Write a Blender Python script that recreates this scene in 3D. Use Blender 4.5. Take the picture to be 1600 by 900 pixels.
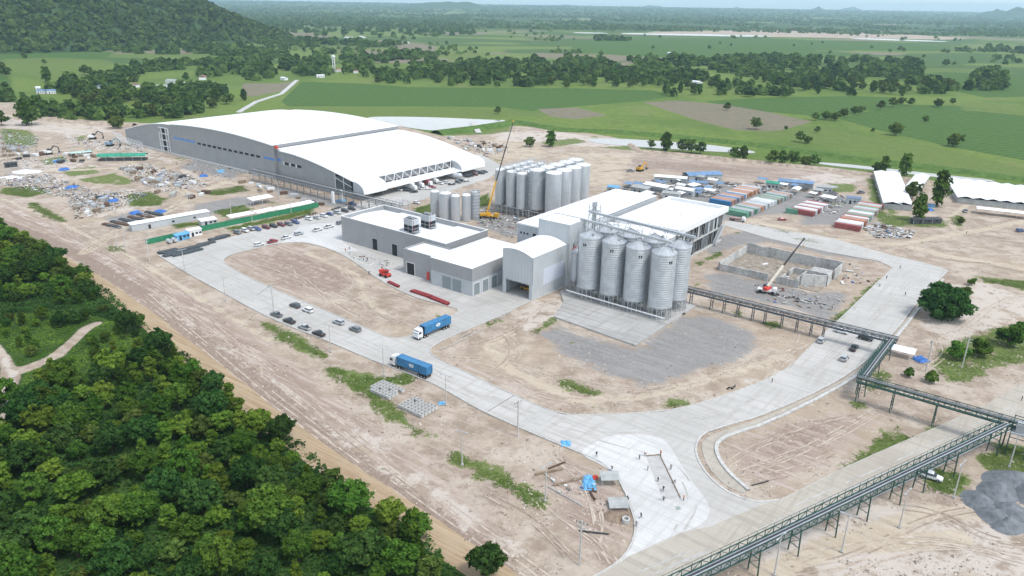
import bpy, math, random
import numpy as np
from math import sin, cos, pi, radians, atan, atan2, sqrt
from mathutils import Matrix, Vector
from mathutils.geometry import tessellate_polygon

for _o in list(bpy.data.objects):
    bpy.data.objects.remove(_o)
SC = bpy.context.scene
COL = SC.collection

# ------------------------------------------------------------------ camera
CAM_H, CAM_F, ROLL = 103.0, 1160.0, 0.0159          # metres; focal length in pixels of a 1600 px wide frame
PITCH = atan(443.0 / CAM_F)
_F = np.array([0, cos(PITCH), -sin(PITCH)])
_R0 = np.array([1.0, 0, 0]); _U0 = np.array([0, sin(PITCH), cos(PITCH)])
_R = cos(ROLL) * _R0 + sin(ROLL) * _U0
_U = cos(ROLL) * _U0 - sin(ROLL) * _R0
cam_data = bpy.data.cameras.new('camera')
cam_data.sensor_width = 36.0
cam_data.lens = CAM_F / 1600.0 * 36.0
cam_data.clip_start = 1.0
cam_data.clip_end = 80000.0
cam = bpy.data.objects.new('camera', cam_data)
COL.objects.link(cam)
cam.matrix_world = Matrix(((_R[0], _U[0], -_F[0], 0), (_R[1], _U[1], -_F[1], 0), (_R[2], _U[2], -_F[2], CAM_H), (0, 0, 0, 1)))
SC.camera = cam

# ------------------------------------------------------------------ sky, sun, exposure
SUN_EL, SUN_AZ = radians(60), radians(128)           # azimuth clockwise from +Y
world = bpy.data.worlds.new('World'); SC.world = world; world.use_nodes = True
_nt = world.node_tree; _nt.nodes.clear()
_sky = _nt.nodes.new('ShaderNodeTexSky'); _sky.sky_type = 'NISHITA'; _sky.sun_disc = False
_sky.sun_elevation = SUN_EL; _sky.sun_rotation = SUN_AZ
_sky.air_density = 1.0; _sky.dust_density = 0.6; _sky.ozone_density = 1.0; _sky.altitude = 100
_hs = _nt.nodes.new('ShaderNodeHueSaturation'); _hs.inputs['Saturation'].default_value = 0.42   # thin overcast: a whiter sky all round
_bg = _nt.nodes.new('ShaderNodeBackground'); _bg.inputs['Strength'].default_value = 0.15
_wo = _nt.nodes.new('ShaderNodeOutputWorld')
_nt.links.new(_sky.outputs[0], _hs.inputs['Color']); _nt.links.new(_hs.outputs[0], _bg.inputs['Color']); _nt.links.new(_bg.outputs[0], _wo.inputs['Surface'])
sun_data = bpy.data.lights.new('sun', 'SUN'); sun_data.energy = 1.42; sun_data.angle = radians(13); sun_data.color = (1.0, 0.96, 0.9)
sun = bpy.data.objects.new('sun', sun_data); COL.objects.link(sun)
sun.rotation_euler = Vector((-sin(SUN_AZ) * cos(SUN_EL), -cos(SUN_AZ) * cos(SUN_EL), -sin(SUN_EL))).to_track_quat('-Z', 'Y').to_euler()
SC.view_settings.view_transform = 'Standard'; SC.view_settings.look = 'None'
SC.view_settings.gamma = 1.0; SC.view_settings.use_curve_mapping = False
SC.view_settings.exposure = 0.97
SC.render.engine = 'CYCLES'
SC.cycles.max_bounces = 5; SC.cycles.diffuse_bounces = 2; SC.cycles.glossy_bounces = 2
SC.cycles.transmission_bounces = 3; SC.cycles.transparent_max_bounces = 6; SC.cycles.volume_bounces = 1
SC.cycles.use_denoising = True
SC.cycles.use_adaptive_sampling = True
SC.cycles.adaptive_threshold = 0.015

# ------------------------------------------------------------------ coordinates
SITE = radians(-37.5)                                # the site grid: u runs right and nearer, v runs right and away
UX = np.array([cos(SITE), sin(SITE)]); VX = np.array([-UX[1], UX[0]])
def G(x, y, z=0.0):
    """world point at height z that a survey mark at photo pixel (x, y) stands on"""
    d = _F * CAM_F + _R * (x - 800) + _U * (450 - y)
    t = (z - CAM_H) / d[2]
    return (float(d[0] * t), float(d[1] * t), z)
def G2(x, y): return G(x, y)[:2]
def UV(u, v, z=0.0):
    p = u * UX + v * VX
    return (float(p[0]), float(p[1]), z)
def uv_of(x, y, z=0.0):
    g = np.array(G(x, y, z)[:2]); return float(g @ UX), float(g @ VX)
def PX(pts): return [G2(x, y) for x, y in pts]

# ------------------------------------------------------------------ objects and meshes
def tag(o, label=None, cat=None, group=None, kind=None):
    if label: o['label'] = label
    if cat: o['category'] = cat
    if group: o['group'] = group
    if kind: o['kind'] = kind
    return o
def new_obj(name, data, parent=None):
    o = bpy.data.objects.new(name, data); COL.objects.link(o)
    if parent is not None: o.parent = parent
    return o
def empty(name, loc, rz=0.0, label=None, cat=None, group=None):
    o = new_obj(name, None); o.location = loc; o.rotation_euler = (0, 0, rz); o.empty_display_size = 0.5
    return tag(o, label, cat, group)

class MB:
    def __init__(s): s.v = []; s.f = []; s.m = []
    def add(s, vs, fs, m=0):
        n = len(s.v); s.v.extend(vs); s.f.extend([tuple(n + i for i in f) for f in fs]); s.m.extend([m] * len(fs)); return s
    def box(s, x0, x1, y0, y1, z0, z1, m=0):
        return s.add([(x0,y0,z0),(x1,y0,z0),(x1,y1,z0),(x0,y1,z0),(x0,y0,z1),(x1,y0,z1),(x1,y1,z1),(x0,y1,z1)],
                     [(0,3,2,1),(4,5,6,7),(0,1,5,4),(1,2,6,5),(2,3,7,6),(3,0,4,7)], m)
    def cbox(s, cx, cy, cz, sx, sy, sz, m=0): return s.box(cx-sx/2, cx+sx/2, cy-sy/2, cy+sy/2, cz-sz/2, cz+sz/2, m)
    def prism(s, poly, z0, z1, m=0, mt=None, cap=True):
        n = len(poly); vs = [(x, y, z0) for x, y in poly] + [(x, y, z1) for x, y in poly]
        s.add(vs, [(i, (i+1) % n, n + (i+1) % n, n + i) for i in range(n)], m)
        if cap: s.add([(x, y, z1) for x, y in poly], [tuple(range(n))], m if mt is None else mt)
        return s
    def beam(s, p, q, w, h=None, m=0):
        h = w if h is None else h
        p = Vector(p); q = Vector(q); d = (q - p)
        if d.length < 1e-6: return s
        d.normalize(); up = Vector((0, 0, 1)) if abs(d.z) < 0.95 else Vector((1, 0, 0))
        a = d.cross(up).normalized(); b = a.cross(d).normalized()
        a *= w / 2; b *= h / 2
        vs = [tuple(c) for c in (p-a-b, p+a-b, p+a+b, p-a+b, q-a-b, q+a-b, q+a+b, q-a+b)]
        return s.add(vs, [(0,1,2,3),(7,6,5,4),(0,4,5,1),(1,5,6,2),(2,6,7,3),(3,7,4,0)], m)
    def tube(s, p, q, r0, r1=None, n=8, m=0):
        r1 = r0 if r1 is None else r1
        p = Vector(p); q = Vector(q); d = (q - p).normalized(); up = Vector((0, 0, 1)) if abs(d.z) < 0.95 else Vector((1, 0, 0))
        a = d.cross(up).normalized(); b = a.cross(d).normalized(); vs = []
        for c, r in ((p, r0), (q, r1)):
            for k in range(n):
                t = 2*pi*k/n; vs.append(tuple(c + a*(r*cos(t)) + b*(r*sin(t))))
        return s.add(vs, [(k, (k+1) % n, n + (k+1) % n, n + k) for k in range(n)] + [tuple(range(n))[::-1], tuple(range(n, 2*n))], m)
    def lathe(s, prof, n=24, cx=0, cy=0, m=0):
        vs = []; fs = []
        for r, z in prof:
            for k in range(n):
                t = 2*pi*k/n; vs.append((cx + r*cos(t), cy + r*sin(t), z))
        for j in range(len(prof)-1):
            for k in range(n):
                fs.append((j*n+k, j*n+(k+1) % n, (j+1)*n+(k+1) % n, (j+1)*n+k))
        return s.add(vs, fs, m)
    def mesh(s, name, mats, smooth=False):
        me = bpy.data.meshes.new(name); me.from_pydata([tuple(map(float, p)) for p in s.v], [], s.f)
        for m in (mats if isinstance(mats, (list, tuple)) else [mats]): me.materials.append(m)
        me.polygons.foreach_set('material_index', s.m)
        if smooth: me.polygons.foreach_set('use_smooth', [True] * len(s.f))
        me.update(); return me
    def build(s, name, mats, parent=None, smooth=False): return new_obj(name, s.mesh(name, mats, smooth), parent)

def uframe(y, x0, x1, z0, z1, t, d, axis='y'):
    """a door surround in one piece: two jambs and a head, on the face y (or x) = const"""
    P = [(x0-t, z0), (x0, z0), (x0, z1), (x1, z1), (x1, z0), (x1+t, z0), (x1+t, z1+t), (x0-t, z1+t)]; F = [(0,1,2,7), (7,2,3,6), (3,4,5,6)]
    b = MB(); pt = (lambda a, k, c: (a, k, c)) if axis == 'y' else (lambda a, k, c: (k, a, c)); n = 8
    b.add([pt(a, y, c) for a, c in P] + [pt(a, y+d, c) for a, c in P], [tuple(f) for f in F] + [tuple(n+i for i in f)[::-1] for f in F] + [(i, n+i, n+(i+1) % n, (i+1) % n) for i in range(n)])
    return b

class Kit:
    """a thing described once by its part meshes, then set out as often as the place has it"""
    def __init__(s): s.parts = []
    def part(s, name, mesh, loc=(0, 0, 0), rot=(0, 0, 0), sub=None, paint=False):
        s.parts.append((name, mesh, loc, rot, sub, paint)); return len(s.parts) - 1
    def place(s, name, loc, rz, label, cat, group=None, scale=None, paint=None):
        root = empty(name, loc, rz, label, cat, group)
        if scale is not None: root.scale = scale if isinstance(scale, tuple) else (scale,) * 3
        obs = []
        for (pn, me, l, r, sub, pt) in s.parts:
            o = new_obj(pn, me, root if sub is None else obs[sub]); o.location = l; o.rotation_euler = r
            if pt and paint is not None:
                o.material_slots[0].link = 'OBJECT'; o.material_slots[0].material = paint
            obs.append(o)
        return root

# ------------------------------------------------------------------ materials
MATS = {}
def mat(name, col, rough=0.75, metal=0.0, var=0.12, scale=1.5, col2=None, spec=0.35, bump=0.0, bscale=None, rib=None, trans=0.0, coords='Object'):
    """procedural surface: base colour broken up by two scales of noise, optional ribs (fine relief)"""
    if name in MATS: return MATS[name]
    m = bpy.data.materials.new(name); m.use_nodes = True; nt = m.node_tree; nd = nt.nodes; lk = nt.links
    b = nd['Principled BSDF']; b.inputs['Roughness'].default_value = rough; b.inputs['Metallic'].default_value = metal
    b.inputs['Specular IOR Level'].default_value = spec
    tc = nd.new('ShaderNodeTexCoord'); n1 = nd.new('ShaderNodeTexNoise'); n1.inputs['Scale'].default_value = scale
    n1.inputs['Detail'].default_value = 6; n1.inputs['Roughness'].default_value = 0.65
    lk.new(tc.outputs[coords], n1.inputs['Vector'])
    mx = nd.new('ShaderNodeMix'); mx.data_type = 'RGBA'
    c2 = col2 if col2 is not None else tuple(c * (1 - 2.2 * var) for c in col)
    mx.inputs[6].default_value = (*[min(1, c * (1 + var)) for c in col], 1); mx.inputs[7].default_value = (*c2, 1)
    mr = nd.new('ShaderNodeMapRange'); mr.inputs[1].default_value = 0.33; mr.inputs[2].default_value = 0.72
    lk.new(n1.outputs[0], mr.inputs[0]); lk.new(mr.outputs[0], mx.inputs[0]); lk.new(mx.outputs[2], b.inputs['Base Color'])
    h = None
    if bump:
        n2 = nd.new('ShaderNodeTexNoise'); n2.inputs['Scale'].default_value = bscale or scale * 6; n2.inputs['Detail'].default_value = 3
        lk.new(tc.outputs[coords], n2.inputs['Vector']); h = n2.outputs[0]
    if rib:                                                         # (axis 'X'/'Y'/'Z', per-metre frequency, strength)
        w = nd.new('ShaderNodeTexWave'); w.bands_direction = rib[0]; w.inputs['Scale'].default_value = rib[1] * 0.314
        lk.new(tc.outputs['Object'], w.inputs['Vector']); h = w.outputs[1]; bump = rib[2]
    if h is not None:
        bp = nd.new('ShaderNodeBump'); bp.inputs['Strength'].default_value = bump; bp.inputs['Distance'].default_value = 0.12
        lk.new(h, bp.inputs['Height']); lk.new(bp.outputs[0], b.inputs['Normal'])
    MATS[name] = m; return m
def glass(name, col=(0.05, 0.07, 0.09)):
    if name in MATS: return MATS[name]
    m = mat(name, col, rough=0.08, spec=0.8, var=0.25, scale=0.4); return m
def emit_none(): pass

WHITE_ROOF = mat('white_roof_sheet', (0.80, 0.82, 0.83), rough=0.45, var=0.06, scale=0.06, rib=('X', 0.5, 0.5))
WHITE_ROOF_Y = mat('white_roof_sheet_across', (0.80, 0.82, 0.83), rough=0.45, var=0.06, scale=0.06, rib=('Y', 0.5, 0.5))
GREY_WALL = mat('grey_wall_cladding', (0.31, 0.318, 0.325), rough=0.5, var=0.05, scale=0.15, rib=('X', 0.8, 0.7))
GREY_WALL_Y = mat('grey_wall_cladding_side', (0.31, 0.318, 0.325), rough=0.5, var=0.05, scale=0.15, rib=('Y', 0.8, 0.7))
PALE_WALL = mat('pale_grey_wall', (0.43, 0.46, 0.475), rough=0.5, var=0.05, scale=0.2)
WHITE_WALL = mat('white_wall_cladding', (0.47, 0.50, 0.515), rough=0.5, var=0.04, scale=0.15, rib=('X', 0.7, 0.9))
WHITE_WALL_Y = mat('white_wall_cladding_side', (0.47, 0.50, 0.515), rough=0.5, var=0.04, scale=0.15, rib=('Y', 0.7, 0.9))
WHITE_PAINT = mat('white_paint', (0.74, 0.75, 0.75), rough=0.5, var=0.06)
DARK_OPEN = mat('dark_interior', (0.022, 0.024, 0.028), rough=0.8, var=0.3)
DARK_METAL = mat('dark_steel', (0.06, 0.065, 0.07), rough=0.55, var=0.25)
GALV = mat('galvanised_steel', (0.53, 0.56, 0.585), rough=0.38, metal=0.5, var=0.09, scale=0.3)
GALV_FRAME = mat('galvanised_frame', (0.46, 0.49, 0.50), rough=0.5, metal=0.3, var=0.15)
TANK_WHITE = mat('satin_steel_tank', (0.54, 0.57, 0.59), rough=0.35, metal=0.4, var=0.06, scale=0.25)
GREEN_STEEL = mat('dark_green_steel', (0.030, 0.082, 0.068), rough=0.5, var=0.25)
CONC = mat('cast_concrete', (0.42, 0.42, 0.40), rough=0.85, var=0.2, scale=0.7, bump=0.2)
CONC_PALE = mat('pale_precast_concrete', (0.50, 0.50, 0.48), rough=0.85, var=0.15, scale=0.8, bump=0.2)
POLE_C = mat('pole_concrete', (0.48, 0.47, 0.45), rough=0.8, var=0.12)
RUBBER = mat('tyre_rubber', (0.02, 0.02, 0.02), rough=0.85, var=0.2)
CAR_GLASS = glass('car_glass')
LAMP_GLASS = mat('headlight_glass', (0.6, 0.62, 0.62), rough=0.15, var=0.05)
TAIL_RED = mat('tail_light_red', (0.35, 0.02, 0.02), rough=0.25, var=0.1)
YELLOW = mat('crane_yellow', (0.60, 0.33, 0.03), rough=0.45, var=0.15)
BLUE_TARP = mat('blue_tarpaulin', (0.05, 0.17, 0.48), rough=0.6, var=0.2, scale=1.0, bump=0.5)
SKYBLUE_TARP = mat('light_blue_tarpaulin', (0.14, 0.40, 0.66), rough=0.6, var=0.2, scale=1.0, bump=0.5)
RED_PAINT = mat('red_oxide_paint', (0.32, 0.045, 0.05), rough=0.6, var=0.25)
BRIGHT_RED = mat('bright_red_paint', (0.60, 0.06, 0.04), rough=0.45, var=0.15)
ORANGE = mat('orange_paint', (0.62, 0.22, 0.05), rough=0.5, var=0.2)
GREEN_SHEET = mat('green_fence_sheet', (0.03, 0.22, 0.11), rough=0.55, var=0.15, rib=('X', 1.5, 0.5))
GREEN_ROOF = mat('green_netting_roof', (0.04, 0.30, 0.20), rough=0.7, var=0.2, scale=0.5)
BLUE_ROOF = mat('blue_metal_roof', (0.15, 0.26, 0.42), rough=0.5, var=0.15, scale=0.3, rib=('X', 1.5, 0.4))
WOOD = mat('weathered_timber', (0.26, 0.20, 0.14), rough=0.85, var=0.25, scale=2)
RUSTY = mat('rusty_steel', (0.14, 0.085, 0.06), rough=0.8, var=0.3, scale=2)
REBAR = mat('dark_bundled_bar', (0.07, 0.085, 0.095), rough=0.7, var=0.3, scale=1.2)
SKIN = mat('skin', (0.30, 0.17, 0.10), rough=0.6)

# ================================================================== GROUND
def axis_coords():
    ys = list(np.arange(70, 490, 1.35)); y = ys[-1]
    while y < 32000: y += max(1.5, y * y * 8.5e-6); ys.append(y)
    ys = list(-np.geomspace(20, 3000, 14)[::-1]) + [0, 25, 50] + ys
    xs = list(np.arange(-270, 215, 1.35))
    right = []; x = xs[-1]; st = 1.6
    while x < 30000: x += st; right.append(x); st = min(st * 1.018, max(3.2, x * 0.02)) if x < 900 else st * 1.12
    left = []; x = xs[0]; st = 1.6
    while x > -30000: x -= st; left.append(x); st = min(st * 1.018, max(3.2, -x * 0.02)) if x > -900 else st * 1.12
    return np.array(left[::-1] + xs + right), np.array(ys)
GXS, GYS = axis_coords()
NX, NY = len(GXS), len(GYS)
VXX, VYY = np.meshgrid(GXS, GYS)
VXX = VXX.ravel(); VYY = VYY.ravel()
NV = NX * NY
RNG = np.random.default_rng(7)

def vnoise(x, y, seed=0):
    """value noise, vectorised"""
    xi = np.floor(x).astype(np.int64); yi = np.floor(y).astype(np.int64); fx = x - xi; fy = y - yi
    fx = fx*fx*(3-2*fx); fy = fy*fy*(3-2*fy)
    def h(a, b):
        n = (a * 374761393 + b * 668265263 + seed * 982451653) & 0xFFFFFFFF
        n = ((n ^ (n >> 13)) * 1274126177) & 0xFFFFFFFF
        return ((n ^ (n >> 16)) & 0xFFFF) / 65535.0
    return (h(xi, yi)*(1-fx) + h(xi+1, yi)*fx)*(1-fy) + (h(xi, yi+1)*(1-fx) + h(xi+1, yi+1)*fx)*fy
def fbm(x, y, seed=0, o=4):
    r = 0; a = 0.5
    for k in range(o): r = r + a * vnoise(x * 2**k, y * 2**k, seed + k); a *= 0.5
    return r / (1 - 0.5**o)

def poly_sd(px, py, poly):
    """signed distance to a polygon, positive inside"""
    d = np.full(px.shape, 1e18); inside = np.zeros(px.shape, bool); n = len(poly)
    for i in range(n):
        ax, ay = poly[i]; bx, by = poly[(i+1) % n]
        ex, ey = bx-ax, by-ay; L = ex*ex+ey*ey+1e-12
        t = np.clip(((px-ax)*ex+(py-ay)*ey)/L, 0, 1)
        d = np.minimum(d, (px-ax-t*ex)**2+(py-ay-t*ey)**2)
        c = ((ay > py) != (by > py)) & (px < (bx-ax)*(py-ay)/((by-ay) if abs(by-ay) > 1e-9 else 1e-9)+ax)
        inside ^= c
    d = np.sqrt(d); return np.where(inside, d, -d)
def line_d(px, py, pts):
    d = np.full(px.shape, 1e18)
    for (ax, ay), (bx, by) in zip(pts[:-1], pts[1:]):
        ex, ey = bx-ax, by-ay; L = ex*ex+ey*ey+1e-12
        t = np.clip(((px-ax)*ex+(py-ay)*ey)/L, 0, 1)
        d = np.minimum(d, (px-ax-t*ex)**2+(py-ay-t*ey)**2)
    return np.sqrt(d)
MASK = {k: np.zeros(NV, np.float32) for k in ('soil', 'grass', 'gravel', 'pale', 'crop', 'plough', 'meadow', 'track', 'floor', 'pink', 'brown')}
def paint_poly(name, pts_px, soft=2.0, val=1.0, world=False, op='max'):
    poly = pts_px if world else PX(pts_px)
    a = np.array(poly); x0, y0 = a.min(0) - soft*2; x1, y1 = a.max(0) + soft*2
    idx = np.nonzero((VXX > x0) & (VXX < x1) & (VYY > y0) & (VYY < y1))[0]
    if len(idx) == 0: return
    sd = poly_sd(VXX[idx], VYY[idx], poly)
    m = np.clip(0.5 + sd / (2*soft), 0, 1) * val
    if op == 'max': MASK[name][idx] = np.maximum(MASK[name][idx], m)
    else: MASK[name][idx] = MASK[name][idx] * (1 - m / max(val, 1e-6))
def paint_line(name, pts_px, w, soft=1.5, val=1.0):
    pts = PX(pts_px); a = np.array(pts); x0, y0 = a.min(0) - w - soft*2; x1, y1 = a.max(0) + w + soft*2
    idx = np.nonzero((VXX > x0) & (VXX < x1) & (VYY > y0) & (VYY < y1))[0]
    d = line_d(VXX[idx], VYY[idx], pts)
    MASK[name][idx] = np.maximum(MASK[name][idx], np.clip(0.5 + (w/2 - d)/(2*soft), 0, 1) * val)

# the open land round the site
paint_poly('meadow', [(-700, 300), (-500, 140), (0, 100), (420, 100), (760, 100), (1000, 104), (1600, 120), (2300, 135), (2500, 500), (1700, 500), (1000, 300), (0, 420)], soft=12, val=0.85)
CROPS = [[(440,158),(470,128),(560,130),(640,136),(900,138),(1020,141),(1052,150),(1000,158),(900,166),(830,173),(790,168),(700,166),(560,166),(450,166)],
         [(1100,158),(1200,152),(1330,150),(1400,152),(1390,165),(1280,188),(1262,180),(1170,172)],
         [(1310,185),(1400,163),(1500,165),(1700,185),(1800,290),(1600,250),(1480,228),(1380,205)],
         [(880,80),(1050,72),(1300,80),(1380,86),(1200,92),(1000,88)], [(880,64),(1000,58),(1250,62),(1500,72),(1480,80),(1200,78),(900,78)],
         [(1380,120),(1480,112),(1600,120),(1700,150),(1540,152),(1480,140)], [(960,120),(1060,124),(1100,132),(1000,128)],
         [(0,80),(90,74),(180,82),(160,92),(60,100),(0,100)], [(-120,118),(0,116),(18,124),(16,140),(-100,150)]]
for p in CROPS: paint_poly('crop', p, soft=3)
for p in [[(0,92),(80,90),(180,95),(150,122),(90,128),(20,112),(0,108)], [(80,90),(170,93),(165,98),(90,95)], [(460,70),(530,78),(600,86),(560,92),(470,80)], [(210,80),(280,88),(270,96),(220,92)],
          [(690,80),(760,82),(760,98),(700,96)], [(1500,158),(1700,172),(1700,190),(1500,172)], [(1180,205),(1280,200),(1480,232),(1600,262),(1700,280),(1700,292),(1480,262),(1260,222),(1180,214)],
          [(440,166),(800,170),(830,180),(760,186),(560,182),(430,172)]]: paint_poly('grass', p, soft=4, val=0.75)
PLOUGH = [[(1005,160),(1060,157),(1130,163),(1200,175),(1270,190),(1210,206),(1150,203),(1090,188)], [(590,62),(640,66),(680,72),(682,80),(640,80),(600,72)], [(440,48),(500,52),(520,58),(480,60),(440,56)],
          [(380,130),(440,130),(462,126),(440,142),(400,150),(376,150)], [(830,82),(960,86),(1080,92),(960,96),(840,90)], [(1020,52),(1160,52),(1160,56),(1000,56)], [(840,170),(900,168),(950,180),(900,186),(860,182)]]
for p in PLOUGH: paint_poly('plough', p, soft=3.5, val=0.95)
for p in [[(1000,50),(1180,47),(1370,52),(1500,58),(1500,62),(1380,60),(1100,56)]]: paint_poly('soil', p, soft=8)
# the building site
SITE_POLY = [(-300,182),(-60,178),(40,172),(100,184),(180,190),(250,193),(430,178),(560,182),(640,200),(690,212),(760,206),(800,196),(880,202),(960,214),(985,224),(1000,236),(1060,240),(1180,252),(1300,264),(1400,277),(1500,290),(1600,303),(1900,340),
             (2600,600),(2600,1400),(900,1500),(800,960),(700,872),(655,810),(560,775),(480,690),(420,650),(350,610),(300,550),(235,505),(168,445),(130,425),(60,374),(0,345),(-60,318),(-300,260)]
paint_poly('soil', SITE_POLY, soft=2.0)
paint_poly('soil', [(-40,160),(30,160),(50,175),(110,190),(40,192),(-40,190)], soft=2)
paint_line('soil', [(0,590),(40,575),(90,555),(135,512),(150,505)], 3.6, 1.2)
paint_line('soil', [(-20,700),(10,620),(22,590),(5,560),(-10,540)], 3.4, 1.2); paint_line('pale', [(-20,700),(10,620),(22,590),(5,560)], 2.0, 1.2)
paint_line('soil', [(630,58),(680,74),(760,84),(830,90)], 5, 4, 0.8)
paint_line('track', [(1290,200),(1360,214),(1450,226),(1600,262)], 3, 2.0, 0.7)
paint_line('track', [(705,137),(760,155),(785,166)], 3, 2, 0.6)
# green kept inside it
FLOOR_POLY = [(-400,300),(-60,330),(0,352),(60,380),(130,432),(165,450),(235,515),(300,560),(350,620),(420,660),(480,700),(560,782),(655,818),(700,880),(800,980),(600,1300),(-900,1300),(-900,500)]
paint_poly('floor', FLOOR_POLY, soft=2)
paint_poly('soil', [(0,575),(60,568),(130,512),(140,506),(130,515),(62,575),(0,590)], soft=1.2)
GRASS = [[(390,498),(420,503),(470,523),(495,543),(522,553),(505,560),(470,550),(430,527)], [(500,568),(540,575),(600,588),(640,580),(655,592),(640,604),(600,600),(570,610),(540,605),(515,585)],
 [(540,598),(575,596),(640,650),(678,680),(650,682),(610,657),(570,627)], [(700,702),(735,712),(790,735),(800,750),(850,770),(856,795),(832,797),(790,767),(740,742),(705,724)],
 [(870,588),(885,590),(940,612),(935,620),(900,612),(875,602)], [(1040,623),(1085,621),(1088,632),(1050,640),(1035,637)], [(830,518),(865,495),(870,505),(835,524)], [(755,505),(780,495),(785,500),(765,510)],
 [(1285,752),(1330,718),(1370,675),(1400,665),(1425,680),(1470,655),(1480,667),(1400,702),(1340,732),(1290,757)], [(1440,745),(1465,728),(1510,738),(1530,760),(1500,775),(1450,767)],
 [(1520,715),(1560,690),(1600,695),(1700,705),(1700,750),(1550,740)], [(1455,565),(1480,535),(1560,510),(1650,495),(1700,560),(1560,572),(1510,603),(1470,592)], [(1295,502),(1340,460),(1375,433),(1382,440),(1345,482),(1305,507)],
 [(1085,411),(1125,390),(1130,398),(1090,416)], [(1352,276),(1375,282),(1388,335),(1500,345),(1503,353),(1450,356),(1378,352),(1362,330)], [(1520,430),(1620,440),(1620,456),(1530,440)],
 [(0,200),(45,203),(62,215),(55,228),(0,226)], [(116,215),(140,209),(147,218),(125,223)], [(60,250),(100,243),(108,251),(70,258)], [(85,265),(150,260),(156,270),(108,276)], [(118,280),(180,270),(211,283),(195,289),(140,286)],
 [(145,242),(190,237),(205,245),(160,247)], [(0,293),(60,289),(82,300),(40,309),(0,303)], [(38,318),(60,315),(106,345),(95,349),(58,335)], [(195,304),(235,299),(263,310),(250,321),(203,323)], [(305,300),(380,289),(392,298),(340,306)],
 [(328,330),(385,318),(394,330),(350,341)], [(350,356),(440,336),(480,325),(497,322),(482,336),(400,353),(360,363)], [(160,385),(190,383),(196,393),(170,395)], [(265,350),(312,345),(316,351),(270,358)],
 [(1140,485),(1160,483),(1163,495),(1145,492)], [(1185,503),(1215,500),(1225,512),(1200,514)], [(1110,485),(1125,490),(1118,492)], [(640,325),(675,318),(680,330),(655,340)], [(740,310),(765,300),(770,320),(745,325)],
 [(690,198),(760,190),(800,186),(800,205),(760,210),(700,212)], [(840,222),(900,215),(920,222),(860,230)], [(930,230),(1000,236),(1060,240),(1180,250),(1300,263),(1300,256),(1170,242),(1010,225)], [(1300,266),(1360,275),(1500,290),(1620,306),(1620,292),(1480,276),(1340,262)],
 [(1290,285),(1340,288),(1335,300),(1300,300)], [(1165,348),(1240,362),(1235,367),(1170,353)], [(1225,365),(1290,378),(1285,384),(1230,372)], [(1360,590),(1380,575),(1395,585),(1385,605),(1350,615)], [(1330,625),(1350,628),(1345,640),(1325,636)],
 [(1370,275),(1400,276),(1410,300),(1400,340),(1385,340)], [(1480,340),(1500,330),(1505,350)]]
for p in GRASS: paint_poly('grass', p, soft=2.8, val=0.78)
_r = random.Random(3)
for i in range(230):                                                # thin tufts of weeds across the bare earth
    x = _r.uniform(0, 1600); y = _r.uniform(200, 890); s = _r.uniform(3, 11)
    g = G2(x, y)
    if poly_sd(np.array([g[0]]), np.array([g[1]]), PX(SITE_POLY))[0] > 6:
        paint_poly('grass', [(x-s*1.6, y), (x, y-s*0.45), (x+s*1.5, y+s*0.1), (x+s*.3, y+s*0.5)], soft=1.6, val=_r.uniform(0.25, 0.6))
GRAVEL = [[(835,520),(870,505),(900,520),(993,542),(1065,492),(1110,492),(1180,520),(1180,545),(1130,570),(1060,590),(1010,605),(960,590),(880,555)], [(1100,430),(1126,424),(1270,456),(1330,455),(1310,490),(1290,500),(1230,480),(1110,455)],
 [(1085,375),(1165,360),(1330,395),(1390,412),(1300,400),(1200,378),(1160,382),(1110,400)], [(300,320),(380,305),(420,315),(330,338),(300,332)], [(0,212),(50,222),(40,238),(0,235)], [(160,340),(215,330),(250,345),(200,362)],
 [(330,232),(400,262),(360,280),(280,262)], [(900,290),(1010,300),(1080,275),(1340,310),(1330,335),(1200,335),(1130,345),(1040,300)], [(1250,330),(1370,330),(1365,350),(1250,352)], [(380,275),(480,300),(560,318),(620,335),(540,330),(430,300)],
 [(740,330),(810,335),(850,362),(790,372),(740,350)]]
for p in GRAVEL: paint_poly('gravel', p, soft=4.0, val=0.80)
PALE = [[(780,205),(880,206),(960,218),(985,232),(900,228),(820,222),(770,220)], [(1440,440),(1540,440),(1640,470),(1600,505),(1480,540),(1440,510)], [(1160,290),(1290,268),(1350,280),(1300,300)], [(0,185),(120,192),(190,205),(120,212),(0,200)],
 [(90,190),(160,198),(150,208),(80,203)], [(1190,790),(1400,780),(1560,820),(1700,900),(1300,920),(1180,880)], [(820,470),(900,462),(930,478),(860,510),(800,520)], [(560,655),(600,690),(820,860),(800,870),(700,800),(540,670)],
 [(30,260),(60,258),(62,270),(5,275)], [(740,590),(860,620),(880,640),(800,612)], [(1150,600),(1260,560),(1250,580),(1180,600)]]
for p in PALE: paint_poly('pale', p, soft=4, val=0.62)
PINK = [[(350,405),(440,380),(480,388),(540,410),(560,440),(520,470),(440,455)], [(0,310),(120,365),(330,470),(560,640),(800,830),(830,860),(760,850),(560,700),(300,520),(60,362),(0,345)], [(1130,700),(1200,660),(1330,640),(1380,650),(1330,700),(1230,760),(1170,755)],
 [(960,240),(1300,268),(1340,290),(1150,280),(980,262)], [(860,690),(930,730),(970,760),(980,830),(940,880),(860,830)], [(690,550),(780,590),(900,640),(820,620),(720,575)]]
for p in PINK: paint_poly('pink', p, soft=5, val=0.75)
for p, w in [([(-60,340),(30,372),(100,410),(175,457),(250,515),(312,564),(400,638),(517,725),(600,783),(640,808),(760,893),(860,965)], 6.5)]: paint_line('track', p, w, 1.4)
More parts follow.
